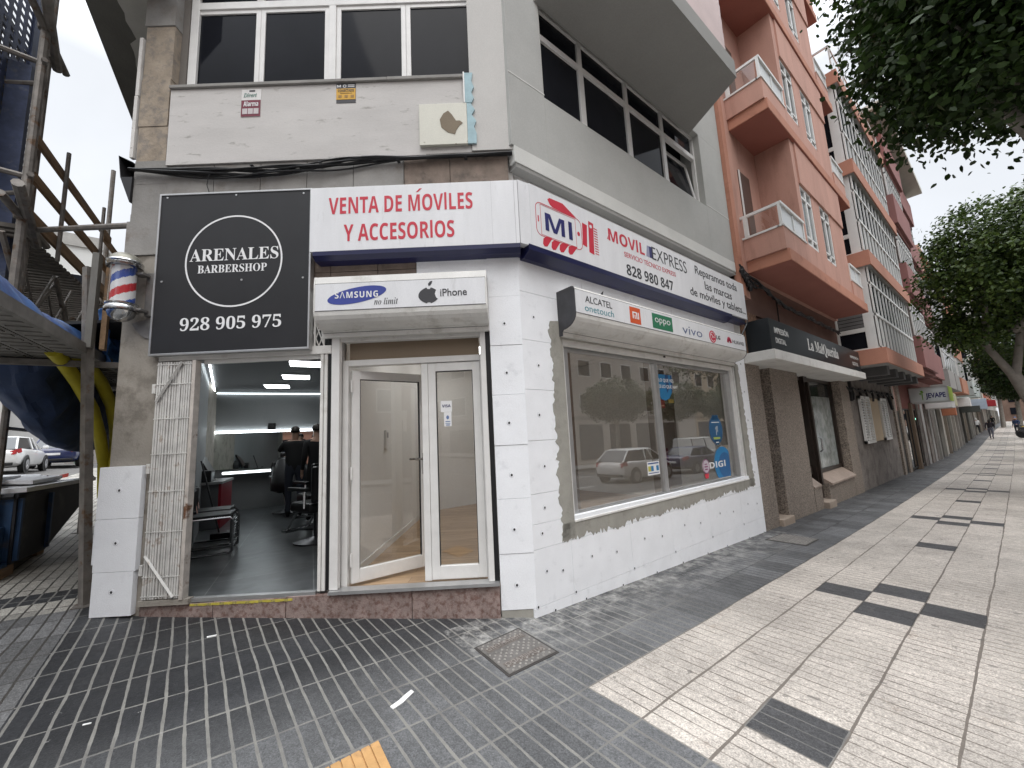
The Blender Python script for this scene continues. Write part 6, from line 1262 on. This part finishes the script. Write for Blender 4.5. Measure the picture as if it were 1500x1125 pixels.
for i, (pts, lab) in enumerate((([(.55, .62, 2.72), (.8, .62, 2.66), (1.25, .62, 2.50), (1.75, .60, 2.22), (2.10, .60, 1.90), (2.35, .60, 1.55), (2.45, .60, 1.1)], 'yellow flexible hose curving down under the scaffold, the one further left'), ([(.8, .5, 2.72), (1.1, .5, 2.66), (1.55, .5, 2.55), (1.95, .48, 2.30), (2.2, .48, 2.0), (2.3, .48, 1.65), (2.3, .48, 1.0)], 'yellow flexible hose curving down under the scaffold beside the pier'))):
    mb = MB(None, F0); sm = []
    for q in range(len(pts)-1):
        for s in range(5): sm.append(Vector(pts[q]).lerp(Vector(pts[q+1]), s/5))
    sm.append(Vector(pts[-1])); mb.tube(sm, .065, 10); tag(mb.build('flexible_hose', yel, smooth=True), lab, 'hose')

# ------------------------------------------------------------------ skip
skip_b = MAT('skip_blue', (.018, .055, .13), .55, .1, var=.35, vs=4, col2=(.05, .05, .055), c2s=4); skip_k = MAT('skip_black', (.018, .020, .026), .6, .1, var=.45, vs=3, col2=(.05, .05, .05), c2s=3)
SK = thing('rubble_skip', 'blue and black rubble skip with a sloping end filled with white boards', 'skip', (-5.2, -4.6, .35), F0A)
y0, y1 = 1.2, 2.5
side = [(1.88, .47), (2.75, .47), (4.05, .98), (4.30, 1.31), (1.86, 1.22)]
for y, m_ in ((y0, skip_k), (y1, skip_b)): MB(SK, F0).ext(side, 'y', y-.012, y+.012) .build('side_wall', m_, SK)
q = MB(SK, F0); q.box(1.86, 1.89, y0+.012, y1-.012, .47, 1.22); q.build('end_wall', skip_b, SK); q = MB(SK, F0); q.add([(1.9, y0+.01, .475), (2.75, y0+.01, .475), (4.05, y0+.01, .985), (4.3, y0+.01, 1.31), (1.9, y1-.01, .475), (2.75, y1-.01, .475), (4.05, y1-.01, .985), (4.3, y1-.01, 1.31)], [(0, 1, 5, 4), (1, 2, 6, 5), (2, 3, 7, 6)]); q.build('floor_plate', skip_k, SK)
q = MB(SK, F0); q.tube([(1.84, y0, 1.23), (4.32, y0, 1.32)], .035, 6); q.tube([(1.84, y1, 1.23), (4.32, y1, 1.32)], .035, 6); q.tube([(1.84, y0, 1.23), (1.84, y1, 1.23)], .035, 6); q.build('rim', skip_k, SK)
[MB(SK, F0).box(a, a+.05, y0-.05, y0-.012, .5, 1.2).build('stiffener', skip_b, SK) for a in (1.9, 2.7)]
MB(SK, F0).box(1.62, 1.86, y0+.05, y0+.2, .50, .90).box(1.55, 1.86, y0-.0, y0+.25, .44, .50).build('lifting_lug', skip_b, SK, bevel=.015)
MB(SK, F0).box(1.7, 2.0, y0+.0, y0+.3, .28, .46).build('wooden_block', plank, SK); MB(SK, F0).box(2.9, 3.1, y0+.1, y0+.4, .30, .55).build('wooden_block', plank, SK)
r_ = random.Random(17)
for i in range(7):
    a = 1.75 + i*.22; z = 1.26 + i*.022; t_ = MB(None, F0 @ Matrix.Translation((2.6 + r_.uniform(-.2, .5), 1.75 + r_.uniform(-.25, .3), z + .02)) @ Matrix.Rotation(r_.uniform(-.25, .25), 4, 'Z') @ Matrix.Rotation(r_.uniform(-.09, .06), 4, 'Y') @ Matrix.Rotation(r_.uniform(-.1, .1), 4, 'X'))
    t_.box(-.7, .7, -.28, .28, 0, .045); tag(t_.build('foam_offcut', eps_m, bevel=.004), 'white foam offcut heaped in the top of the skip', 'foam offcut', 'foam offcuts in the skip')
t = thing('foam_board', 'long white board laid along the near rim of the skip', 'foam board', (0, 0, 0)); MB(t, F0).box(1.9, 4.25, 1.13, 1.46, 1.265, 1.32).build('board', eps_m, t, bevel=.004); t.location = (0, 0, 0)
# lattice stack and fence by the pier, barrier tape
t = thing('fence_panel', 'rusty lattice site fence standing behind the skip near the pier', 'fence', (-9, -4.2, .5), F0A); m = MB(t, F0)
for i in range(16): a = 6.2 + i*.12; m.tube([(a, 1.0, .5), (a, 1.0, 2.0)], .012, 5)
for i in range(9): m.tube([(6.2, 1.0, .6 + i*.17), (8.1, 1.0, .6 + i*.17)], .012, 5); m.tube([(6.2 + i*.2, 1.02, .55), (6.6 + i*.18, 1.02, 2.0)], .014, 5)
m.build('mesh', rust, t); MB(t, F0).box(6.1, 6.18, .95, 1.05, .45, 2.1).box(8.1, 8.18, .95, 1.05, .45, 2.1).build('post', plank, t)
mb = MB(None, F0)
for i in range(14): 
    a, b = i/14, (i+1)/14; P = lambda q: (4.4 + 2.2*q, 1.5 + 2.2*q, 1.35 + .32*q - .25*math.sin(PI*q))
    p, q_ = P(a), P(b); mb.add([(p[0], p[1], p[2]), (q_[0], q_[1], q_[2]), (q_[0], q_[1], q_[2]+.06), (p[0], p[1], p[2]+.06)], [(0, 1, 2, 3)], i % 2)
o = mb.build('barrier_tape', [MAT('tape_red', (.5, .05, .04), .5), white_ink]); o.modifiers.new('t', 'SOLIDIFY').thickness = .002; tag(o, 'red and white barrier tape strung beyond the skip', 'tape')
# blocks closing the side street
t = thing('side_street_building', 'plain pale grey wall with a dark shopfront behind the parked cars', 'building', (-34, -10, H(-34, -10)))
MB(t).box(-40, -34, -11.2, -8.6, .5, 6.4).build('body', MAT('pale_grey_wall', (.46, .46, .45), .9, var=.06, vs=.6), t); MB(t).box(-40, -33.9, -8.6, -3.4, .5, 5.8).build('body', MAT('warm_grey_wall', (.30, .28, .26), .9, var=.1), t); MB(t).box(-40, -33.6, -14.5, -11.2, .5, 8.2).build('body', MAT('off_white_wall', (.55, .54, .51), .9, var=.06), t)
MB(t).box(-33.9, -33.86, -8.2, -7.4, 1.2, 3.6).build('door', MAT('green_door', (.12, .17, .14), .6), t); MB(t).box(-33.9, -33.86, -6.9, -5.6, 1.4, 4.2).build('shopfront', dark_pane, t); MB(t).box(-33.62, -33.55, -12.6, -11.6, 4.6, 5.6).build('air_conditioner', steel, t); MB(t).box(-33.9, -33.85, -5.2, -4.0, 1.4, 4.2).build('shopfront', dark_pane, t)
t = thing('side_street_building', 'tall white block with a parapet beyond the side street', 'building', (-47, -12, 1)); MB(t).box(-56, -47, -20, -9.5, .5, 20.5).build('body', MAT('white_block_wall', (.60, .60, .58), .9, var=.05, vs=.4), t); MB(t).box(-56.2, -46.8, -20.2, -9.3, 20.5, 21.6).build('parapet', MAT('grey_parapet', (.35, .34, .32), .9), t)
for i in range(4):
    for j in range(5): w = MB(t).box(-47, -46.95, -19 + i*2.4, -17.6 + i*2.4, 4 + j*3.1, 5.6 + j*3.1).build('window', white_fr, t); MB(t).box(-46.95, -46.94, -18.9 + i*2.4, -17.7 + i*2.4, 4.1 + j*3.1, 5.5 + j*3.1).build('pane', dark_pane, w)
t = thing('side_street_building', 'ochre house low on the left beyond the scaffold', 'building', (-20, -16, .8)); MB(t).box(-30, -8, -24, -17, -.3, 6.6).build('body', MAT('ochre_wall', (.45, .36, .24), .9, var=.08), t); MB(t).box(-30.2, -7.8, -24.2, -16.8, 6.6, 7.0).build('roof', concrete_s, t)
for i in range(6): w = MB(t).box(-28.5 + i*3.4, -27 + i*3.4, -17, -16.95, 3.9, 5.7).build('window', white_fr, t); MB(t).box(-28.4 + i*3.4, -27.1 + i*3.4, -16.95, -16.94, 4.0, 5.6).build('pane', dark_pane, w)

# ------------------------------------------------------------------ inside the phone shop
inw = MAT('shop_wall', (.74, .735, .715), .8, var=.04, vs=1)
def wood_floor():
    m, nt, N, L, P = _mat('laminate_floor'); tc = N.new('ShaderNodeTexCoord'); mp = N.new('ShaderNodeMapping'); mp.inputs['Rotation'].default_value = (0, 0, -.9); L.new(tc.outputs['Object'], mp.inputs[0])
    br = N.new('ShaderNodeTexBrick'); br.offset = .37; br.inputs['Scale'].default_value = 1; br.inputs['Brick Width'].default_value = 1.2; br.inputs['Row Height'].default_value = .16; br.inputs['Mortar Size'].default_value = .002
    br.inputs['Color1'].default_value = (.36, .24, .14, 1); br.inputs['Color2'].default_value = (.45, .31, .19, 1); br.inputs['Mortar'].default_value = (.12, .07, .04, 1); L.new(mp.outputs[0], br.inputs['Vector'])
    m2 = N.new('ShaderNodeMapping'); m2.inputs['Scale'].default_value = (1.2, 14, 1); L.new(mp.outputs[0], m2.inputs[0]); nz = N.new('ShaderNodeTexNoise'); nz.inputs['Scale'].default_value = 1.6; nz.inputs['Detail'].default_value = 8; nz.inputs['Distortion'].default_value = .8; L.new(m2.outputs[0], nz.inputs['Vector'])
    mr = N.new('ShaderNodeMapRange'); mr.inputs[1].default_value = .3; mr.inputs[2].default_value = .7; mr.inputs[3].default_value = .68; mr.inputs[4].default_value = 1.2; L.new(nz.outputs['Fac'], mr.inputs[0])
    sc_ = N.new('ShaderNodeVectorMath'); sc_.operation = 'SCALE'; L.new(br.outputs['Color'], sc_.inputs[0]); L.new(mr.outputs[0], sc_.inputs['Scale']); L.new(sc_.outputs[0], P.inputs['Base Color']); P.inputs['Roughness'].default_value = .4; return m
b = MB(CB); p1, p2 = F1 @ Vector((-1.83, .05, 0)), F1 @ Vector((-.05, .05, 0)); p3, p4 = F1 @ Vector((-1.83, 4.6, 0)), None
b.ext([(p1.x, p1.y), (p2.x, p2.y), (-.3, .25), (-.3, 4.95), (p3.x - .2, 4.95), (p3.x, p3.y)], 'z', .24, .302); b.build('shop_floor', wood_floor(), CB)
part('partition_wall', inw, F1, (-1.88, -1.81, .16, 5.2, .25, 3.32)); part('skirting', white_pvc, F1, (-1.81, -1.795, .2, 4.6, .30, .38))
part('rear_shop_wall', inw, ID, (-4.4, -.3, 4.88, 4.98, -.1, 3.32), (-4.45, -4.35, 1.2, 4.98, -.1, 3.32)); part('inner_window_wall', inw, F2, (.0, .56, .305, .33, .3, 3.3), (.56, 4.82, .302, .33, .3, .745), (.56, 4.82, .302, .33, 2.67, 3.3))
part('shop_ceiling', MAT('white_ceiling', (.82, .81, .79), .9), ID, (-4.4, -.31, .3, 4.9, 3.28, 3.318))
part('shop_column', MAT('taupe_column', (.28, .24, .20), .8), F2, (1.9, 2.3, 1.5, 1.9, .3, 3.28), (3.9, 4.3, .9, 1.2, .3, 3.28))
shop_lamp = MAT('warm_lamp_panel', (1.0, .985, .96), .5, var=0, fine=0, emit=6.5)
for i, (u, d) in enumerate(((-.9, 1.6), (-.9, 3.4), (.3, 3.0))):
    t = thing('ceiling_light', ('square ceiling lamp inside the phone shop nearest the door', 'square ceiling lamp deep inside the phone shop', 'square ceiling lamp inside the phone shop behind the window')[i], 'ceiling light', (u, d, 3.25), frame=F1, group='lamps in the phone shop'); MB(t, F1).box(u-.31, u+.31, d-.31, d+.31, 3.255, 3.279).build('frame', white_pvc, t); MB(t, F1).box(u-.29, u+.29, d-.29, d+.29, 3.25, 3.255).build('diffuser', shop_lamp, t)
t = thing('wall_box', 'small white intercom box on the inside wall of the phone shop', 'intercom', (-1.79, 1.5, 1.6), frame=F1); MB(t, F1).box(-1.81, -1.78, 1.45, 1.55, 1.55, 1.80).build('case', white_pvc, t, bevel=.008); MB(t, F1).box(-1.78, -1.775, 1.47, 1.53, 1.70, 1.77).build('speaker', MAT('intercom_grey', (.4, .4, .4), .6), t)
t = thing('display_frame', 'thin black clothes rail frame standing inside the shop window', 'frame', (1.5, .8, .3), frame=F2); m = MB(t, F2); m.tube([(1.25, .75, .31), (1.25, .75, 2.0)], .012, 6); m.tube([(1.25, .75, 2.0), (1.7, 1.2, 2.0)], .012, 6); m.build('pole', black, t); MB(t, F2).lathe([(.12, .302), (.12, .315), (.03, .33)], (1.25, .75, 0), 16).build('foot', black, t)

# ------------------------------------------------------------------ inside the barber shop
BR = F1 @ Matrix.Translation((-3.45, .3, 0)) @ Matrix.Rotation(math.radians(26), 4, 'Z')
def slate_floor():
    m, nt, N, L, P = _mat('slate_tile_floor'); tc = N.new('ShaderNodeTexCoord'); mp = N.new('ShaderNodeMapping'); mp.inputs['Rotation'].default_value = (0, 0, -(YAW + math.radians(26))); L.new(tc.outputs['Object'], mp.inputs[0])
    br = N.new('ShaderNodeTexBrick'); br.offset = 0; br.inputs['Scale'].default_value = 1; br.inputs['Brick Width'].default_value = .9; br.inputs['Row Height'].default_value = .9; br.inputs['Mortar Size'].default_value = .004
    br.inputs['Color1'].default_value = (.085, .092, .095, 1); br.inputs['Color2'].default_value = (.07, .076, .08, 1); br.inputs['Mortar'].default_value = (.2, .21, .21, 1); L.new(mp.outputs[0], br.inputs['Vector'])
    nz = N.new('ShaderNodeTexNoise'); nz.inputs['Scale'].default_value = 2.5; nz.inputs['Detail'].default_value = 9; nz.inputs['Distortion'].default_value = 1.5; L.new(mp.outputs[0], nz.inputs['Vector']); mr = N.new('ShaderNodeMapRange'); mr.inputs[1].default_value = .35; mr.inputs[2].default_value = .65; mr.inputs[3].default_value = .7; mr.inputs[4].default_value = 1.35; L.new(nz.outputs['Fac'], mr.inputs[0])
    sc_ = N.new('ShaderNodeVectorMath'); sc_.operation = 'SCALE'; L.new(br.outputs['Color'], sc_.inputs[0]); L.new(mr.outputs[0], sc_.inputs['Scale']); L.new(sc_.outputs[0], P.inputs['Base Color']); P.inputs['Roughness'].default_value = .28; return m
b = MB(CB); q0 = [F1 @ Vector(p) for p in ((-3.52, .04, 0), (-1.92, .04, 0), (-1.92, 8.2, 0), (-7.8, 6.5, 0))]; b.ext([(p.x, p.y) for p in q0], 'z', .22, .318); b.build('barber_floor', slate_floor(), CB)
bw_ = MAT('barber_grey_wall', (.23, .24, .245), .6, var=.06, vs=1); dark_ceiling = MAT('barber_dark_ceiling', (.02, .021, .023), .6)
b = MB(CB, BR); b.ext([(0, -.25), (-.92, 6.0), (-1.02, 6.0), (-.1, -.25)], 'z', .3, 3.3); b.build('barber_side_wall', bw_, CB)
b = MB(CB, BR); b.box(-1.1, 5.2, 6.0, 6.1, .3, 3.3); b.build('barber_rear_wall', bw_, CB); part('barber_partition', bw_, F1, (-1.93, -1.885, .1, 8, .3, 3.3))
part('barber_ceiling', dark_ceiling, F1, (-7.5, -1.93, .27, 8.5, 3.03, 3.06))
def glow(nm, col, e): return MAT(nm, col, .5, var=0, fine=0, emit=e)
led = glow('cool_led', (.90, .97, 1.0), 7.0); panel_l = glow('ceiling_panel_glow', (.94, .98, 1.0), 7.0)
for i, (x, y) in enumerate(((.84, 3.60), (.43, 4.95), (1.02, 2.2))):
    t = thing('ceiling_light', ('square lit ceiling panel in the barber shop, the middle one of three', 'square lit ceiling panel in the barber shop, farthest from the door', 'square lit ceiling panel in the barber shop, nearest the door')[i], 'ceiling light', (x, y, 3.0), frame=BR, group='ceiling panels in the barber shop')
    MB(t, BR).box(x-.25, x+.25, y-.25, y+.25, 3.006, 3.029).build('frame', white_pvc, t); MB(t, BR).box(x-.23, x+.23, y-.23, y+.23, 3.003, 3.006).build('diffuser', panel_l, t)
t = thing('light_strip', 'white light strip along the ceiling edge of the barber shop', 'light strip', (0, 3, 2.98), frame=BR); m = MB(t, BR); m.tube([(.03-.0, .2, 2.97), (-.86, 5.95, 2.97)], .014, 5); m.build('tube', led, t); MB(t, BR).tube([(-.86, 5.96, 2.97), (3.5, 5.96, 2.97)], .012, 5).build('tube', glow('dim_led', (.85, .93, .97), 3.0), t)
t = thing('mirror', 'wide backlit mirror on the rear wall of the barber shop', 'mirror', (.2, 5.97, 1.2), frame=BR)
mm = MAT('mirror_glass', (.78, .82, .82), .02, 1, var=0, fine=0); MB(t, BR).box(-.84, 1.16, 5.965, 5.975, 1.24, 2.05).build('glass', mm, t)
m = MB(t, BR)
for bx in ((-.88, -.845, 1.24, 2.10), (1.165, 1.20, 1.24, 2.10), (-.845, 1.165, 2.055, 2.10)): m.box(bx[0], bx[1], 5.95, 5.99, bx[2], bx[3])
m.build('light_border', led, t)
t = thing('counter_shelf', 'lit white counter shelf below the mirror in the barber shop', 'shelf', (.2, 5.8, 1.1), frame=BR); MB(t, BR).box(-.6, .75, 5.62, 5.95, 1.14, 1.20).build('top', white_pvc, t); MB(t, BR).box(-.6, .75, 5.60, 5.62, 1.15, 1.19).build('edge_light', glow('shelf_glow', (.85, .95, 1), 3.0), t)
t = thing('dryer_holder', 'black clippers and dryer hanging on the counter edge', 'holder', (.45, 5.55, .9), frame=BR); m = MB(t, BR); [m.tube([(x, 5.57, .80), (x, 5.57, 1.22), (x+.02, 5.57, 1.34)], .03, 6) for x in (.34, .52)]; m.build('tools', black, t)
t = thing('ceiling_speaker', 'small black box fixed above the middle of the mirror', 'speaker', (.3, 5.9, 2.1), frame=BR); MB(t, BR).box(.2, .36, 5.88, 5.99, 2.10, 2.26).build('case', black, t, bevel=.01); MB(t, BR).lathe([(.04, 5.87), (.05, 5.885)], (.28, 0, 2.18), 12, axis='y').build('cone', dark_metal, t)
t = thing('reception_desk', 'grey reception desk with a red edge against the left wall', 'desk', (-.4, 4.2, .32), frame=BR); MB(t, BR).box(-.72, -.31, 3.55, 4.6, .32, 1.08).build('front', MAT('desk_grey', (.10, .105, .11), .5), t, bevel=.01); MB(t, BR).box(-.31, -.27, 3.55, 4.6, .32, 1.08).build('red_edge', MAT('desk_red', (.22, .01, .02), .5), t); MB(t, BR).box(-.74, -.25, 3.5, 4.65, 1.08, 1.12).build('top', MAT('desk_top', (.3, .3, .3), .3), t)
t = thing('monitor', 'tilted black computer screen on the reception desk', 'monitor', (-.5, 4.0, 1.12), frame=BR); m = MB(t, BR @ Matrix.Translation((-.5, 4.0, 1.25)) @ Matrix.Rotation(-.5, 4, 'Y')); m.box(-.02, .02, -.25, .25, 0, .34); m.build('screen', black, t); MB(t, BR).box(-.58, -.45, 3.9, 4.1, 1.12, 1.14).box(-.53, -.5, 3.97, 4.03, 1.14, 1.3).build('stand', dark_metal, t)
t = thing('desk_clutter', 'dark printer and tools heaped on the reception desk', 'equipment', (-.55, 3.7, 1.12), frame=BR); MB(t, BR).box(-.72, -.42, 3.52, 3.8, 1.12, 1.32).build('printer', black, t, bevel=.02); MB(t, BR).lathe([(.06, 1.12), (.07, 1.3), (.03, 1.4)], (-.62, 4.4, 0), 12).build('jar', dark_metal, t)
# chrome visitor chairs
def visitor_chair(x, y, label):
    t = thing('visitor_chair', label, 'chair', (x, y, .32), frame=BR, group='chrome visitor chairs in the barber shop'); f = .015
    m = MB(t, BR)
    for s in (y-.24, y+.24): m.tube([(x-.28, s, 1.13), (x-.22, s, .78), (x+.22, s, .78), (x+.25, s, .74), (x+.25, s, .36), (x+.22, s, .335), (x-.28, s, .335)], f, 8)
    for q in (.335, ): m.tube([(x-.28, y-.24, q), (x-.28, y+.24, q)], f, 8)
    m.build('chrome_frame', chrome, t, smooth=True); m = MB(t, BR)
    for q in range(6): m.tube([(x+.25, y-.24, .40 + q*.065), (x+.25, y+.24, .40 + q*.065)], .008, 6)
    m.build('slat', chrome, t); MB(t, BR).box(x-.22, x+.22, y-.23, y+.23, .785, .82).build('seat', black, t, bevel=.012); MB(t, BR).box(x-.27, x-.235, y-.23, y+.23, .85, 1.13).build('backrest', black, t, bevel=.012)
visitor_chair(-.02, 1.55, 'chrome visitor chair nearest the barber door'); visitor_chair(-.12, 2.15, 'chrome visitor chair behind the nearest one by the left wall')
t = thing('broom', 'dark broom leaning on the left wall behind the chrome chairs', 'broom', (-.2, 2.6, .32), frame=BR); MB(t, BR).tube([(-.1, 2.5, .4), (-.42, 2.75, 1.5)], .012, 6).build('stick', dark_metal, t); MB(t, BR).box(-.2, .05, 2.4, 2.5, .32, .42).build('head', black, t)
def barber_chair(x, y, rz, label):
    t = thing('barber_chair', label, 'barber chair', (0, 0, 0), frame=BR @ Matrix.Translation((x, y, .32)) @ Matrix.Rotation(rz, 4, 'Z'), group='black barber chairs'); L_ = MB
    MB().lathe([(.30, 0), (.30, .02), (.10, .06), (.05, .08), (.05, .40), (.08, .42)], (0, 0, 0), 24).build('pedestal', MAT('dark_chrome', (.08, .08, .085), .3, .9), t, smooth=True)
    MB().box(-.27, .27, -.27, .25, .42, .56).build('seat', black, t, bevel=.04); MB().box(-.26, .26, -.36, -.26, .56, 1.05).build('backrest', black, t, bevel=.04); MB().box(-.12, .12, -.37, -.29, 1.08, 1.24).build('headrest', black, t, bevel=.03)
    for s in (1, -1): MB().box(s*.30-.035, s*.30+.035, -.28, .2, .72, .77).build('armrest', black, t, bevel=.015); MB().tube([(s*.30, -.2, .5), (s*.30, -.2, .73)], .018, 6).build('arm_post', chrome, t)
    f = MB(); f.box(-.2, .2, .48, .60, .10, .13); f.tube([(-.15, .25, .42), (-.15, .54, .12)], .016, 6); f.tube([(.15, .25, .42), (.15, .54, .12)], .016, 6); f.build('footrest', chrome, t); return t
barber_chair(1.22, 1.35, .5, 'black barber chair nearest the door on the right'); barber_chair(.72, 4.75, PI + .25, 'black barber chair holding the seated client')
barber_chair(1.25, 2.55, .4, 'black barber chair behind the nearest one on the right')
blk = (.012, .012, .013)
def inroom(x, y): v = BR @ Vector((x, y, .32)); return (v.x, v.y, v.z)
bz = YAW + math.radians(26)
arms_up = dict(elL=(-.28,.16,1.28), wrL=(-.15,.36,1.32), haL=(-.10,.44,1.33), elR=(.28,.16,1.26), wrR=(.14,.36,1.30), haR=(.09,.44,1.31))
person('barber in black seen from behind, cutting the hair of the seated client', inroom(.84, 3.85), bz, arms_up, (blk, (.03, .035, .05), blk)); person('person in black standing at the right edge of the barber doorway', inroom(1.22, 3.2), bz + .3, dict(), (blk, blk, blk))
seat_j = dict(pel=(0,-.05,.62), sp=(0,-.08,.80), ch=(0,-.08,1.0), nk=(0,-.05,1.15), hd=(0,-.02,1.26), ht=(0,-.02,1.38), shL=(-.18,-.06,1.08), elL=(-.26,.0,.82), wrL=(-.14,.2,.76), haL=(-.08,.28,.76), shR=(.18,-.06,1.08), elR=(.26,.0,.82), wrR=(.14,.2,.76), haR=(.08,.28,.76),
              hpL=(-.1,-.02,.63), knL=(-.13,.42,.62), anL=(-.12,.5,.20), toL=(-.12,.62,.15), hpR=(.1,-.02,.63), knR=(.13,.42,.62), anR=(.12,.5,.20), toR=(.12,.62,.15))
person('client seated in the barber chair under a black cape facing the door', inroom(.72, 4.75), bz + PI + .25, seat_j, (blk, blk, (.25, .25, .25)))
mb = MB(None, BR @ Matrix.Translation((.72, 4.75, .32)) @ Matrix.Rotation(PI + .25, 4, 'Z')); ringv = []
for j, (r_x, r_y, z, oy) in enumerate(((.075, .08, 1.155, -.04), (.22, .16, 1.09, -.05), (.33, .32, .84, .02), (.36, .46, .66, .10), (.37, .50, .48, .12))):
    for k in range(24): w = 2*PI*k/24; ringv.append((r_x*math.cos(w)*(1+.04*math.sin(6*w)*(j > 2)), oy + r_y*math.sin(w), z))
mb.add(ringv, [(j*24+k, j*24+(k+1) % 24, (j+1)*24+(k+1) % 24, (j+1)*24+k) for j in range(4) for k in range(24)]); o = mb.build('barber_cape', MAT('cape_black', (.014, .014, .016), .5), smooth=True); o.modifiers.new('t', 'SOLIDIFY').thickness = .006; tag(o, 'black cape draped over the seated client in the barber shop', 'cape')
